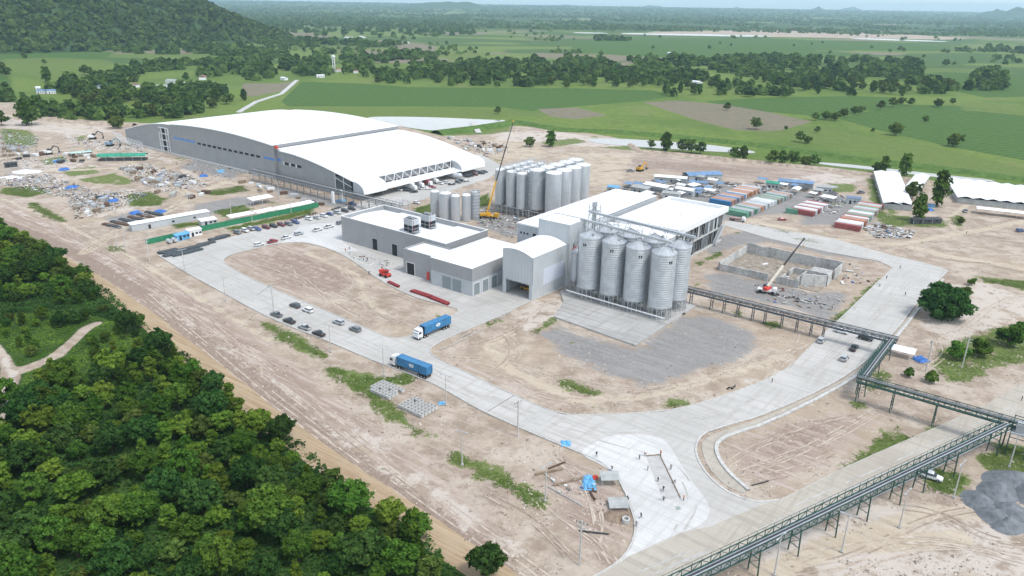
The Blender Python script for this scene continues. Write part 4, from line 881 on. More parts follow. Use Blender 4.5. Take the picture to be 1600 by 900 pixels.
def tank_kit(rad, h, z0, rings=False, n=28):
    k = Kit(); pr = [(rad, z0), (rad, h)]
    if rings:
        pr = []
        for z in np.arange(z0, h-0.1, 1.6): pr += [(rad, z), (rad, z+1.35), (rad+0.22, z+1.4), (rad+0.22, z+1.6), (rad, z+1.62)]
    k.part('shell', MB().lathe(pr, n).mesh('shell', TANK_WHITE if not rings else GALV, smooth=not rings))
    k.part('dome', MB().lathe([(rad+0.04, h-0.1), (rad+0.04, h), (rad*0.93, h+0.3), (rad*0.5, h+0.75), (0.3, h+0.95), (0, h+0.97)], n).mesh('dome', WHITE_PAINT, smooth=True))
    if z0 > 0.5:
        for q in range(8): t = 2*pi*q/8; k.part('leg', MB().beam((rad*0.9*cos(t), rad*0.9*sin(t), -0.1), (rad*0.9*cos(t), rad*0.9*sin(t), z0+0.4), 0.3).mesh('leg', GALV_FRAME))
        k.part('cone', MB().lathe([(rad, z0), (0.4, z0-2.6 if z0 > 3 else 0.3)], 20).mesh('cone', TANK_WHITE))
    rl = MB(); m = 12
    for q in range(m):
        t = 2*pi*q/m; t2 = 2*pi*(q+1)/m; rl.beam((rad*0.9*cos(t), rad*0.9*sin(t), h+0.1), (rad*0.9*cos(t), rad*0.9*sin(t), h+1.3), 0.06); rl.beam((rad*.9*cos(t), rad*.9*sin(t), h+1.3), (rad*.9*cos(t2), rad*.9*sin(t2), h+1.3), 0.06)
    k.part('railing', rl.mesh('railing', GALV_FRAME)); k.part('manhole', MB().lathe([(0.5, h+0.8), (0.5, h+1.4), (0, h+1.5)], 12).mesh('manhole', GALV)); return k
big = tank_kit(4.1, 24.6, 4.5); small = tank_kit(2.75, 22.4, 4.5); S1 = tank_kit(2.3, 13.2, 0.0); S1b = tank_kit(3.0, 13.8, 0.0); S1r = tank_kit(2.3, 13.4, 0.0, True)
ROWN = ['first', 'second', 'third', 'fourth', 'fifth', 'sixth']
for j, v in enumerate((304.3, 313.2, 322.1, 331.0, 339.9)):
    for i, u in enumerate((-208.2, -218.4)):
        if (i, j) == (0, 4) : continue
        big.place('storage_tank', UV(u, v), SITE + radians(37*j), 'wide satin tank, %s from the crane end of the %s column' % (ROWN[j], ['near', 'far'][i]), 'tank', 'tall white tanks')
for j, v in enumerate((300.5, 307.0, 313.5, 320.0, 326.5)):
    for i, u in enumerate((-239.5, -232.0, -225.3)):
        small.place('storage_tank', UV(u, v), SITE + radians(25*(i+j)), 'slim satin tank on legs, %s row back, %s from the left' % (ROWN[j], ROWN[i]), 'tank', 'tall white tanks')
for i, (u, v, k) in enumerate(((-258.4, 270.5, S1), (-250.3, 269.6, S1b), (-244.2, 270.5, S1), (-241.2, 275.2, S1), (-239.8, 280.6, S1r))):
    k.place('short_tank', UV(u, v), SITE, ['slim pale tank at the left end of the short tank group', 'widest pale tank in the short tank group', 'slim pale tank just right of the widest short tank', 'slim pale tank beside the ringed short tank', 'short tank with dark horizontal rings near the crane'][i], 'tank', 'short tanks beside the grey building')
r = site_root('tank_stair_tower', -221.0, 299.3, 'narrow steel stair tower between the slim and wide tanks', 'tower'); b = MB()
for (x, y) in ((0, 0), (1.8, 0), (1.8, 1.8), (0, 1.8)): b.beam((x, y, 0), (x, y, 25.5), 0.16)
for k, z in enumerate(np.arange(2, 25.6, 2.0)): b.box(0, 1.8, 0, 1.8, z, z+0.1); b.beam((0 if k % 2 else 1.8, 0, z-2), (1.8 if k % 2 else 0, 0, z), 0.2)
b.build('frame', GALV_FRAME, r)
r = site_root('tank_walkway', -243, 297, 'steel service walkway and rails across the tall tank tops', 'walkway'); b = MB()
for x in (7.5, 14.3, 29.5): b.box(x-0.5, x+0.5, 2, 45 if x > 20 else 31, 24.9, 25.0); b.beam((x-0.5, 2, 26), (x-0.5, 45 if x > 20 else 31, 26), 0.06); b.beam((x+0.5, 2, 26), (x+0.5, 45 if x > 20 else 31, 26), 0.06)
for x in (7.5, 14.3, 29.5):
    for y in np.arange(3, 45 if x > 20 else 31, 3): b.beam((x-0.5, y, 25), (x-0.5, y, 26), 0.05); b.beam((x+.5, y, 22.2), (x+.5, y, 26), 0.07)
b.build('deck', GALV_FRAME, r); b = MB()
for x in np.arange(0, 36, 3.6): b.beam((x, 0.0, 0), (x, 0.0, 4.6), 0.22)
b.beam((0, 0, 4.6), (34, 0, 4.6), 0.25); b.beam((0, 0, 2.4), (34, 0, 2.4), 0.15); b.build('support_frame', GALV_FRAME, r)

# ================================================================== VEGETATION
def leaf_material(name, dark, light, yellow=None, trans=0.26):
    m = bpy.data.materials.new(name); m.use_nodes = True; q = N(m); nt = m.node_tree; nt.nodes.clear()
    t = q.attr('tone'); rnd = q.node('ShaderNodeObjectInfo').outputs['Random']
    c = q.mix(t, dark, light)
    hs = q.node('ShaderNodeHueSaturation'); q.lk.new(c, hs.inputs['Color'])
    q.lk.new(q.rng(rnd, 0, 1, 0.485, 0.520, False), hs.inputs['Hue']); q.lk.new(q.rng(q.math('FRACT', q.math('MULTIPLY', rnd, 7.3)), 0, 1, 0.70, 1.35, False), hs.inputs['Value']); hs.inputs['Saturation'].default_value = 0.95
    d = q.node('ShaderNodeBsdfDiffuse'); tr = q.node('ShaderNodeBsdfTranslucent'); mx = q.node('ShaderNodeMixShader'); mx.inputs[0].default_value = trans
    q.lk.new(hs.outputs[0], d.inputs['Color']); q.lk.new(hs.outputs[0], tr.inputs['Color']); q.lk.new(d.outputs[0], mx.inputs[1]); q.lk.new(tr.outputs[0], mx.inputs[2])
    o = q.node('ShaderNodeOutputMaterial'); q.lk.new(mx.outputs[0], o.inputs['Surface']); MATS[name] = m; return m
LEAF = leaf_material('broad_leaf', (0.022, 0.060, 0.008), (0.106, 0.198, 0.022))
LEAF_Y = leaf_material('vine_leaf', (0.044, 0.100, 0.010), (0.178, 0.268, 0.026))
LEAF_D = leaf_material('dark_leaf', (0.014, 0.042, 0.010), (0.064, 0.135, 0.026))
LEAF_M = leaf_material('distant_leaf', (0.036, 0.080, 0.016), (0.130, 0.200, 0.040))
LEAF_O = leaf_material('olive_leaf', (0.038, 0.074, 0.012), (0.130, 0.182, 0.036))
GRASS_L = leaf_material('grass_blade', (0.110, 0.180, 0.030), (0.230, 0.285, 0.075))
BARK = mat('bark', (0.13, 0.10, 0.075), rough=0.9, var=0.3, scale=3)

def quads_mesh(name, C, Nn, S, tone, material, aspect=1.0, seed=0):
    """many small leaf faces: centres, normals, sizes"""
    g = np.random.default_rng(seed); n = len(C)
    up = np.where(np.abs(Nn[:, 2:3]) < 0.9, np.array([[0, 0, 1.0]]), np.array([[1.0, 0, 0]]))
    a = np.cross(Nn, up); a /= np.linalg.norm(a, axis=1, keepdims=True)+1e-9; b = np.cross(Nn, a)
    th = g.uniform(0, 2*pi, n)[:, None]; a2 = a*np.cos(th)+b*np.sin(th); b2 = -a*np.sin(th)+b*np.cos(th)
    s = S[:, None]
    V = np.stack([C-a2*s-b2*s*0.55*aspect, C+a2*s*0.3-b2*s*aspect*0.8, C+a2*s+b2*s*0.5*aspect, C-a2*s*0.35+b2*s*aspect*0.85], 1).reshape(-1, 3)
    return soup(name, V, 4, np.repeat(tone, 4), material)
def soup(name, V, k, tone, material):
    me = bpy.data.meshes.new(name); nv = len(V); nf = nv//k
    me.vertices.add(nv); me.vertices.foreach_set('co', V.astype(np.float32).ravel())
    me.loops.add(nv); me.loops.foreach_set('vertex_index', np.arange(nv, dtype=np.int32))
    me.polygons.add(nf); me.polygons.foreach_set('loop_start', np.arange(0, nv, k, dtype=np.int32))
    at = me.attributes.new('tone', 'FLOAT', 'POINT'); at.data.foreach_set('value', tone.astype(np.float32))
    me.materials.append(material); me.update(calc_edges=True); return me
def crown(name, seed, R, H, z0, clumps, per, leaf, material, shape='round', cr=0.30):
    g = np.random.default_rng(seed); C = []; Nn = []; T = []; S = []
    for k in range(clumps):
        d = g.normal(size=3); d /= np.linalg.norm(d); rr = g.uniform(0.25, 1.0)**0.5*(1.22 if g.random() < .16 else 1.0)
        if shape == 'round': d[2] = d[2]*0.9+0.1
        c = np.array([d[0]*R*rr*0.8, d[1]*R*rr*0.8, z0 + (H-z0)*(0.5+0.42*d[2]*rr)])
        if shape == 'cone': f = 1.05-(c[2]-z0)/(H-z0); c[:2] *= max(0.2, f*1.25)
        if shape == 'column': c[:2] *= 0.7; 
        if shape == 'umbrella': c[2] = z0+(H-z0)*(0.75+0.22*d[2])
        r = R*cr*g.uniform(0.65, 1.3); n = int(per*g.uniform(0.7, 1.3)); v = g.normal(size=(n, 3)); v /= np.linalg.norm(v, axis=1, keepdims=True)
        v[:, 2] = np.where(v[:, 2] < -0.35, -v[:, 2], v[:, 2])
        p = c + v*r*np.array([1, 1, 0.75])*g.uniform(0.6, 1.08, (n, 1))
        p[:, 2] = np.maximum(p[:, 2], 0.15)
        nn = v*0.7 + g.normal(size=(n, 3))*0.5 + np.array([0, 0, 0.45]); nn /= np.linalg.norm(nn, axis=1, keepdims=True)
        ct = g.uniform(0.1, 0.85)
        C.append(p); Nn.append(nn); T.append(np.clip(ct+g.normal(0, 0.18, n), 0, 1)); S.append(leaf*g.uniform(0.6, 1.35, n))
    return quads_mesh(name, np.concatenate(C), np.concatenate(Nn), np.concatenate(S), np.concatenate(T), material, seed=seed)
def trunk(name, seed, H, r, limbs=5, R=2.5):
    g = random.Random(seed); b = MB(); x = y = 0.0; z = -0.3; pr = (x, y, z); rr = r
    for k in range(4):
        nz = H*(k+1)/4*0.8; q = (g.uniform(-.25, .25), g.uniform(-.25, .25), nz); r2 = rr*0.75; b.tube(pr, q, rr, r2, 7); pr = q; rr = r2
    for k in range(limbs):
        a = 2*pi*k/limbs+g.uniform(-.4, .4); zz = H*g.uniform(0.3, 0.6); b.tube((0, 0, zz), (cos(a)*R*0.65, sin(a)*R*0.65, zz+H*g.uniform(.15, .3)), r*0.45, r*0.15, 5)
    return b.mesh(name, BARK)
def tree_kit(seed, R, H, z0, clumps, per, leaf, material, shape='round', tr=0.22, cr=0.30):
    k = Kit(); k.part('trunk', trunk('trunk', seed, H*0.85, tr, 5, R)); k.part('crown', crown('crown', seed, R, H, z0, clumps, per, leaf, material, shape, cr)); return k
WOODK = [(tree_kit(1, 3.9, 7.8, 0.8, 78, 48, 0.25, LEAF, cr=.21), 'broad round-crowned green'), (tree_kit(2, 3.2, 6.2, 0.3, 62, 50, 0.23, LEAF_Y, cr=.22), 'bright yellow-green vine-covered'), (tree_kit(3, 4.6, 8.6, 0.8, 95, 48, 0.28, LEAF_D, cr=.20), 'large dark-leaved'),
         (tree_kit(4, 2.7, 8.6, 0.5, 60, 48, 0.22, LEAF, 'cone', cr=.25), 'narrow pointed green'), (tree_kit(5, 3.1, 5.4, 0.2, 58, 48, 0.24, LEAF_O, cr=.22), 'olive-green bushy'), (tree_kit(6, 2.4, 7.2, 0.2, 52, 48, 0.21, LEAF_Y, 'column', cr=.26), 'slim creeper-draped column-shaped')]
MIDK = [tree_kit(11, 4.6, 9.0, -0.3, 36, 24, 0.60, LEAF_M), tree_kit(12, 4.0, 10.5, -0.2, 38, 24, 0.56, LEAF, 'column', cr=.36), tree_kit(13, 4.9, 8.2, -0.6, 36, 24, 0.62, LEAF_O), tree_kit(14, 4.4, 9.5, -0.2, 34, 24, 0.58, LEAF_M, 'cone')]
def sample_poly(poly, n, rng, mind=0.0, grid=None, tries=30):
    a = np.array(poly); lo = a.min(0); hi = a.max(0); out = grid if grid is not None else []; k0 = len(out); t = 0
    while len(out)-k0 < n and t < n*tries:
        m = 400; P = np.stack([rng.uniform(lo[0], hi[0], m), rng.uniform(lo[1], hi[1], m)], 1); ins = poly_sd(P[:, 0], P[:, 1], poly) > 0; t += m
        for p in P[ins]:
            if len(out)-k0 >= n: break
            if mind and out:
                q = np.array(out); 
                if np.min((q[:, 0]-p[0])**2+(q[:, 1]-p[1])**2) < mind*mind: continue
            out.append((float(p[0]), float(p[1])))
    return out[k0:]
rg_ = np.random.default_rng(21); WD = random.Random(8)
WOOD_A = PX([(-90,330),(0,362),(55,388),(120,432),(150,455),(160,482),(120,478),(0,482),(-90,470)])
WOOD_B = PX([(-60,625),(20,635),(70,600),(140,612),(200,560),(262,545),(330,612),(412,668),(472,712),(552,792),(640,832),(690,892),(740,960),(-160,960)])
pts = sample_poly(WOOD_B, 290, rg_, 4.7) ; pa = sample_poly(WOOD_A, 120, rg_, 3.9)
extra = [G2(*p) for p in [(145,470),(162,488),(200,520),(218,512),(275,560),(302,600),(330,620),(72,600),(425,672),(440,690),(548,790),(760,900),(655,845),(640,850),(30,380),(60,395),(20,470),(95,470)]]
for (lst, where, grp) in ((pts, 'in the dense wood at the lower left', 'trees of the foreground wood'), (pa, 'in the clump left of the dirt road, above the clearing', 'trees of the upper clump'), (extra, 'on the wood edge along the dirt road and clearing', 'trees on the wood edge')):
    for (x, y) in lst:
        small_ = .72 if lst is extra else 1.0
        i = WD.choices(range(6), [5, 4, 4, 2, 3, 3])[0]; k, nm = WOODK[i]
        s = WD.uniform(0.55, 1.12)*(1.25 if WD.random() < .18 else 1); s *= small_; k.place('broadleaf_tree', (x, y, -0.15), WD.uniform(0, 6.28), nm + ' tree ' + where, 'tree', grp, scale=(s*WD.uniform(.9, 1.1), s*WD.uniform(.9, 1.1), s*WD.uniform(0.85, 1.15)))
for i, (x, y) in enumerate(sample_poly(PX([(-40,500),(120,492),(200,515),(285,548),(230,575),(140,612),(60,600),(40,560)]), 62, rg_, 3.6)):
    if min(line_d(np.array([x]), np.array([y]), PX([(0,590),(40,575),(90,555),(135,512),(150,505)]))[0], line_d(np.array([x]), np.array([y]), PX([(-20,700),(10,620),(22,590),(5,560)]))[0]) < 5: continue
    k, nm = WOODK[(i*5) % 6]; k.place('shrub', (x, y, -0.15), i, nm + ' shrub growing in the grassy clearing', 'shrub', 'shrubs of the clearing', scale=WD.uniform(.25, .66))
# the big dark tree by the right-hand road
bigk = tree_kit(31, 9.2, 13.0, -2.6, 170, 90, 0.42, LEAF_D, tr=0.5, cr=0.22)
_b = G2(1480, 502); bigk.place('broad_spreading_tree', (_b[0], _b[1]+4, -0.1), 0.4, 'big dark spreading tree alone on bare ground beside the right-hand road', 'tree')
bshk = tree_kit(32, 3.0, 4.5, 0.2, 26, 70, 0.32, LEAF, cr=0.33)
for i, (x, y, s, lb) in enumerate([(1508,462,.8,'green bush touching the right side of the big dark tree'), (1518,445,.6,'small bush behind the big dark tree'), (1420,588,.55,'small olive bush beside the white blue-tarped shelter'), (1495,560,1.1,'dense shrub on the right scrub patch, its left end'), (1530,555,1.2,'dense shrub in the middle of the right scrub patch'), (1575,540,1.4,'tall shrub at the right end of the scrub patch'), (1590,525,1.1,'shrub at the frame edge behind the scrub patch'),(1455,597,.7,'low shrub nearest the green conveyor in the scrub patch')]):
    bshk.place('bush', (*G2(x, y), -0.1), i*1.3, lb, 'bush', scale=s)
# single trees standing clear in the fields and along the canal: photo mark of the foot, height in metres, kit
SOLO = [(828,229,9,2),(860,229,12,1),(1018,232,7,0),(1040,236,14,1),(1066,238,10,0),(1080,239,11,0),(1093,240,10,0),(1148,249,10,0),(1160,249,11,3),(1205,256,10,0),(1222,257,11,3),(1240,258,11,0),(1258,259,9,2),(1272,259,9,0),(1181,202,12,0),(1135,172,9,0),(1380,271,12,1),(1412,274,15,1),(1370,270,9,2),(1398,211,13,2),(1491,229,13,2),(1446,190,7,2),(1464,322,19,1),(1425,310,12,2),(1433,345,14,1),(1250,222,9,0),(1262,224,7,2),(1276,207,6,0),(1274,188,8,0),(1228,203,4,0),(1363,206,4,0),(1290,187,10,2),(1305,188,10,2),(1318,182,10,2),(1335,178,10,2),(1345,176,9,2),(1375,171,10,0),(1395,167,11,0),(1408,163,10,2),(1422,165,9,0),(1465,167,11,2),(1488,163,8,0),(42,196,20,1),(50,195,18,0),(3,196,14,0),(185,200,12,2),(180,200,10,2),(38,90,9,0),(40,92,7,0),(74,128,14,1),(70,100,7,0),(132,117,12,0),(140,118,10,0),(5,116,16,0),(10,120,12,0),(442,107,11,0),(698,70,9,0),(712,75,8,0),(672,78,8,0),(1108,77,9,0),(1142,72,7,0),(1125,69,7,0),(1318,92,6,0),(1296,85,8,0),(1362,76,8,0),(1390,82,8,0),(1405,80,12,0),(1412,81,10,0),(1443,90,7,2),(1480,84,9,0),(1518,92,6,0),(1477,104,13,0),(1490,102,7,0),(1570,96,6,0),(1582,88,6,0),(777,178,8,0),(1500,350,5,2),(1240,73,7,0),(1268,70,6,0),(1285,68,7,0),(1020,77,8,0),(872,75,5,0),(1590,100,10,0)]
NEARL = {0: 'round-crowned', 1: 'tall slender', 2: 'olive-leaved', 3: 'pointed'}
for i, (x, y, h, k) in enumerate(SOLO):
    s = h/9.5*(0.98 if y > 150 else 1.2); where = 'standing alone in the far fields beyond the canal' if y < 215 else ('by the canal bank behind the camp' if y < 262 else 'among the white-roofed workers\' barracks')
    MIDK[k].place('field_tree', (*G2(x, y), -0.1), i*2.1, NEARL[k] + ' tree ' + where, 'tree', 'trees standing clear ' + ('in the fields' if y < 215 else 'by the camp and canal'), scale=(s*(.78 if y > 262 else 1), s*(.78 if y > 262 else 1), s*WD.uniform(.95, 1.1)))
HOUSE_PX = [(66,146),(80,146),(161,138),(213,136),(270,130),(253,138),(286,134),(317,124),(501,121),(522,108),(528,112),(556,114),(1089,131),(1048,84.5)]
def near_house(x, y):
    """the village plots are kept open on their near side"""
    for h in HOUSE_PX:
        hx, hy = G2(*h); L = math.hypot(hx, hy); ux, uy = hx/L, hy/L; a = (x-hx)*ux+(y-hy)*uy; b = abs((x-hx)*uy-(y-hy)*ux)
        if -75 < a < 9 and b < 11: return True
    return False
BELTS = [([(60,186),(35,160),(110,140),(180,130),(300,140),(370,150),(400,158),(330,172),(270,186),(190,188),(120,188)], 105, 'wood behind the grey warehouse'), ([(585,131),(600,112),(700,104),(850,108),(1000,118),(1100,135),(1050,152),(980,140),(850,137),(700,134)], 90, 'tree belt behind the dark green field'), ([(1050,148),(1060,128),(1180,124),(1330,128),(1420,132),(1480,128),(1500,142),(1440,150),(1360,150),(1200,152)], 70, 'tree belt right of the dark green field'), ([(1510,145),(1520,118),(1560,108),(1575,140)], 22, 'tall copse at the right edge of the fields')]
for poly, n, where in BELTS:
    for (x, y) in sample_poly(PX(poly), n, rg_, 5.0):
        if near_house(x, y): continue
        s = WD.uniform(0.95, 1.6); MIDK[WD.choice([0, 0, 1, 2, 3])].place('woodland_tree', (x, y, -0.1), WD.uniform(0, 6), 'tree in the ' + where, 'tree', where, scale=(s, s, s*WD.uniform(.8, 1.15)))

# ---- far woods that read as one mass
def blobs(name, P, W, Hh, label, material=None, faces=10, seed=1, z=None):
    g = np.random.default_rng(seed); n = len(P); m = faces
    d = g.normal(size=(n, m, 3)); d /= np.linalg.norm(d, axis=2, keepdims=True); d[:, :, 2] = np.abs(d[:, :, 2])*0.9+0.05
    Z = np.zeros(n) if z is None else z
    C = np.stack([P[:, 0:1]+d[:, :, 0]*W[:, None]*0.42, P[:, 1:2]+d[:, :, 1]*W[:, None]*0.42, Z[:, None]+Hh[:, None]*(0.15+0.78*d[:, :, 2])], 2).reshape(-1, 3)
    nn = d.reshape(-1, 3)+g.normal(size=(n*m, 3))*0.35+np.array([0, 0, .25]); nn /= np.linalg.norm(nn, axis=1, keepdims=True)
    S = np.repeat(np.minimum(W*0.36, Hh*0.62), m)*g.uniform(.7, 1.25, n*m); T = np.clip(np.repeat(g.uniform(0.05, .8, n), m)+g.normal(0, .15, n*m), 0, 1)
    me = quads_mesh(name, C, nn, S, T, material or LEAF_M, seed=seed); return tag(new_obj(name, me), label, 'woodland', None, 'stuff')
gf = np.random.default_rng(77)
def pix_pts(n, x0, x1, f0, f1):
    """marks spread over the plain between two sight lines a given drop below the skyline"""
    X = gf.uniform(x0, x1, n); Dp = gf.uniform(f0, f1, n); Y = 7+(X-800)*0.0159+Dp
    return np.array([G2(a, b) for a, b in zip(X, Y)])
def inside_any(P, polys):
    r = np.zeros(len(P), bool)
    for p in polys: r |= poly_sd(P[:, 0], P[:, 1], PX(p)) > -4
    return r
P1 = pix_pts(8200, -150, 1750, 19, 38); P2 = pix_pts(7200, -150, 1750, 8, 21); P3 = pix_pts(2600, -150, 1750, 3.2, 9)
n1 = fbm(P1[:, 0]*0.0022, P1[:, 1]*0.0012, 3); P1 = P1[n1 > 0.42]; n2 = fbm(P2[:, 0]*0.001, P2[:, 1]*0.0006, 5); P2 = P2[n2 > 0.30]
FARP = np.concatenate([P1, P2, P3]); fd = np.hypot(FARP[:, 0], FARP[:, 1])
FW = np.clip(fd*0.0048, 9, 200)*gf.uniform(.6, 1.4, len(fd)); FH = gf.uniform(6, 11, len(fd))*np.clip(fd/4000, 1, 1.8)
blobs('far_woodland', FARP, FW, FH, 'blue-green woodland covering the far plain to the skyline', faces=8, seed=5, z=far_rise(FARP[:, 1]))
P4 = pix_pts(2600, -100, 1700, 36, 82); n4 = fbm(P4[:, 0]*0.006, P4[:, 1]*0.003, 9); left = P4[:, 0] < -0.05*P4[:, 1]
P4 = P4[(n4 > np.where(left, 0.50, 0.60)) & ~inside_any(P4, CROPS + PLOUGH)]
W4 = gf.uniform(7, 14, len(P4)); blobs('scattered_far_trees', P4, W4, gf.uniform(5, 11, len(P4)), 'scattered small trees and hedges across the far fields', faces=14, seed=6)
MIDP = []
for poly, n in [([(-60,70),(60,64),(200,66),(330,70),(440,82),(470,100),(380,100),(330,86),(200,84),(80,76),(-60,82)], 420), ([(170,130),(200,106),(300,98),(420,104),(440,120),(360,132),(260,128)], 230), ([(440,108),(470,92),(640,92),(760,98),(880,100),(880,112),(700,112),(590,122),(470,120)], 380),
                ([(820,92),(880,94),(1000,104),(1110,120),(1090,130),(960,112),(860,106)], 200), ([(980,94),(1120,92),(1260,92),(1420,98),(1440,104),(1440,128),(1300,128),(1180,122),(1100,112),(1000,102)], 420), ([(400,60),(560,66),(580,72),(640,68),(600,76),(480,74),(410,72)], 160), ([(60,150),(110,128),(180,124),(170,136),(110,150)], 60), ([(1540,74),(1620,78),(1620,86),(1540,82)], 60),
                ([(400,36),(560,36),(740,40),(740,54),(640,60),(500,56),(400,50)], 420), ([(-150,135),(0,132),(25,150),(20,160),(-150,160)], 60), ([(930,60),(985,60),(985,64),(930,64)], 40), ([(590,88),(660,84),(670,90),(600,94)], 30), ([(340,84),(470,88),(480,98),(350,96)], 160)]:
    MIDP += sample_poly(PX(poly), n, rg_)
for poly, n, where in BELTS: MIDP += sample_poly(PX(poly), int(n*(4.2 if 'grey' in where else 2.6)), rg_)
MIDP = np.array(MIDP); MIDP = MIDP[(fbm(MIDP[:, 0]*.016, MIDP[:, 1]*.009, 31, 3) > .40)]; MIDP = MIDP[~np.array([near_house(*t_) for t_ in MIDP])]; dm = np.hypot(MIDP[:, 0], MIDP[:, 1]); keep = np.ones(len(MIDP), bool)
blobs('distant_woodland', MIDP, gf.uniform(6.5, 12.5, len(MIDP))*np.clip(dm/1000, .9, 1.6), gf.uniform(7, 16, len(MIDP)), 'dark belts of trees between the fields and below the hill', faces=30, seed=8)
HP = gf.uniform(-1, 1, (16000, 2)); HP = HP[np.hypot(HP[:, 0], HP[:, 1]) < 0.99]; a = radians(-20); X = HP[:, 0]*835; Y = HP[:, 1]*900
HX = -1500+X*cos(a)-Y*sin(a); HY = 2150+X*sin(a)+Y*cos(a); az = np.arctan2(HX, HY); vis = (az > radians(-40)) & (HY < 2350); HX = HX[vis]; HY = HY[vis]
blobs('hill_forest', np.stack([HX, HY], 1), gf.uniform(9, 19, len(HX)), gf.uniform(7, 15, len(HX)), 'dense dark forest covering the hill at the upper left', faces=12, seed=9, z=hill_z(0, HX, HY))

# ---- undergrowth and grass
def ground_cover(name, pts, label, material, size, h, seed, per=1, upn=1.1):
    g = np.random.default_rng(seed); P = np.repeat(np.array(pts), per, 0); n = len(P); P = P+g.normal(0, 0.3, P.shape)
    hz = fbm(P[:, 0]*0.22, P[:, 1]*0.22, seed, 3); z = np.clip(hz-0.28, 0.02, 1)*h*g.uniform(0.3, 1.2, n)
    nn = g.normal(size=(n, 3))*0.55+np.array([0, 0, upn]); nn /= np.linalg.norm(nn, axis=1, keepdims=True)
    tn = np.clip(fbm(P[:, 0]*0.13+50, P[:, 1]*0.13, seed+3, 3)*1.6-0.35+g.normal(0, .15, n), 0, 1)
    return tag(new_obj(name, quads_mesh(name, np.column_stack([P, z-0.1]), nn, size*g.uniform(.6, 1.4, n), tn, material, seed=seed)), label, 'undergrowth', None, 'stuff')
FLW = PX(FLOOR_POLY); VIEW = PX([(-40,340),(0,352),(60,380),(130,432),(165,450),(235,515),(300,560),(350,620),(420,660),(480,700),(560,782),(655,818),(700,880),(760,940),(-80,940)])
up = np.array(sample_poly(VIEW, 34000, gf))
road_keep = (line_d(up[:, 0], up[:, 1], PX([(0,590),(40,575),(90,555),(135,512),(150,505)])) > 2.6) & (line_d(up[:, 0], up[:, 1], PX([(-20,700),(10,620),(22,590),(5,560),(-10,540)])) > 2.6)
up = up[road_keep]; clear = poly_sd(up[:, 0], up[:, 1], PX([(-60,490),(130,488),(200,510),(290,548),(240,570),(140,615),(70,600),(20,640),(-60,640)])) > 0
ground_cover('undergrowth', up[~clear], 'tangled green undergrowth beneath the foreground wood', LEAF_D, 0.32, 2.4, 41, per=2)
ground_cover('clearing_grass', up[clear], 'long green grass and weeds covering the clearing by the path', LEAF_Y, 0.17, 1.2, 42, per=4, upn=1.8)
gp = []; GB = []
for i, p in enumerate(GRASS):
    w = PX(p); a = np.array(w); ar = 0.5*abs(np.dot(a[:, 0], np.roll(a[:, 1], 1))-np.dot(a[:, 1], np.roll(a[:, 0], 1)))
    if a[:, 1].mean() < 430:
        q_ = np.array(sample_poly(w, int(min(2600, ar*6.0)), gf)); q_ = q_+gf.normal(0, 1.1, q_.shape); sd_ = poly_sd(q_[:, 0], q_[:, 1], w); q_ = q_[sd_/5.0+fbm(q_[:, 0]*0.28, q_[:, 1]*0.28, 12, 4)*1.5 > 0.93]; gp += [tuple(t_) for t_ in q_]
gp = np.array(gp)
ground_cover('site_grass', gp, 'patches of rough green grass and weeds over the building site', GRASS_L, 0.17, 0.32, 43, per=2, upn=2.6)

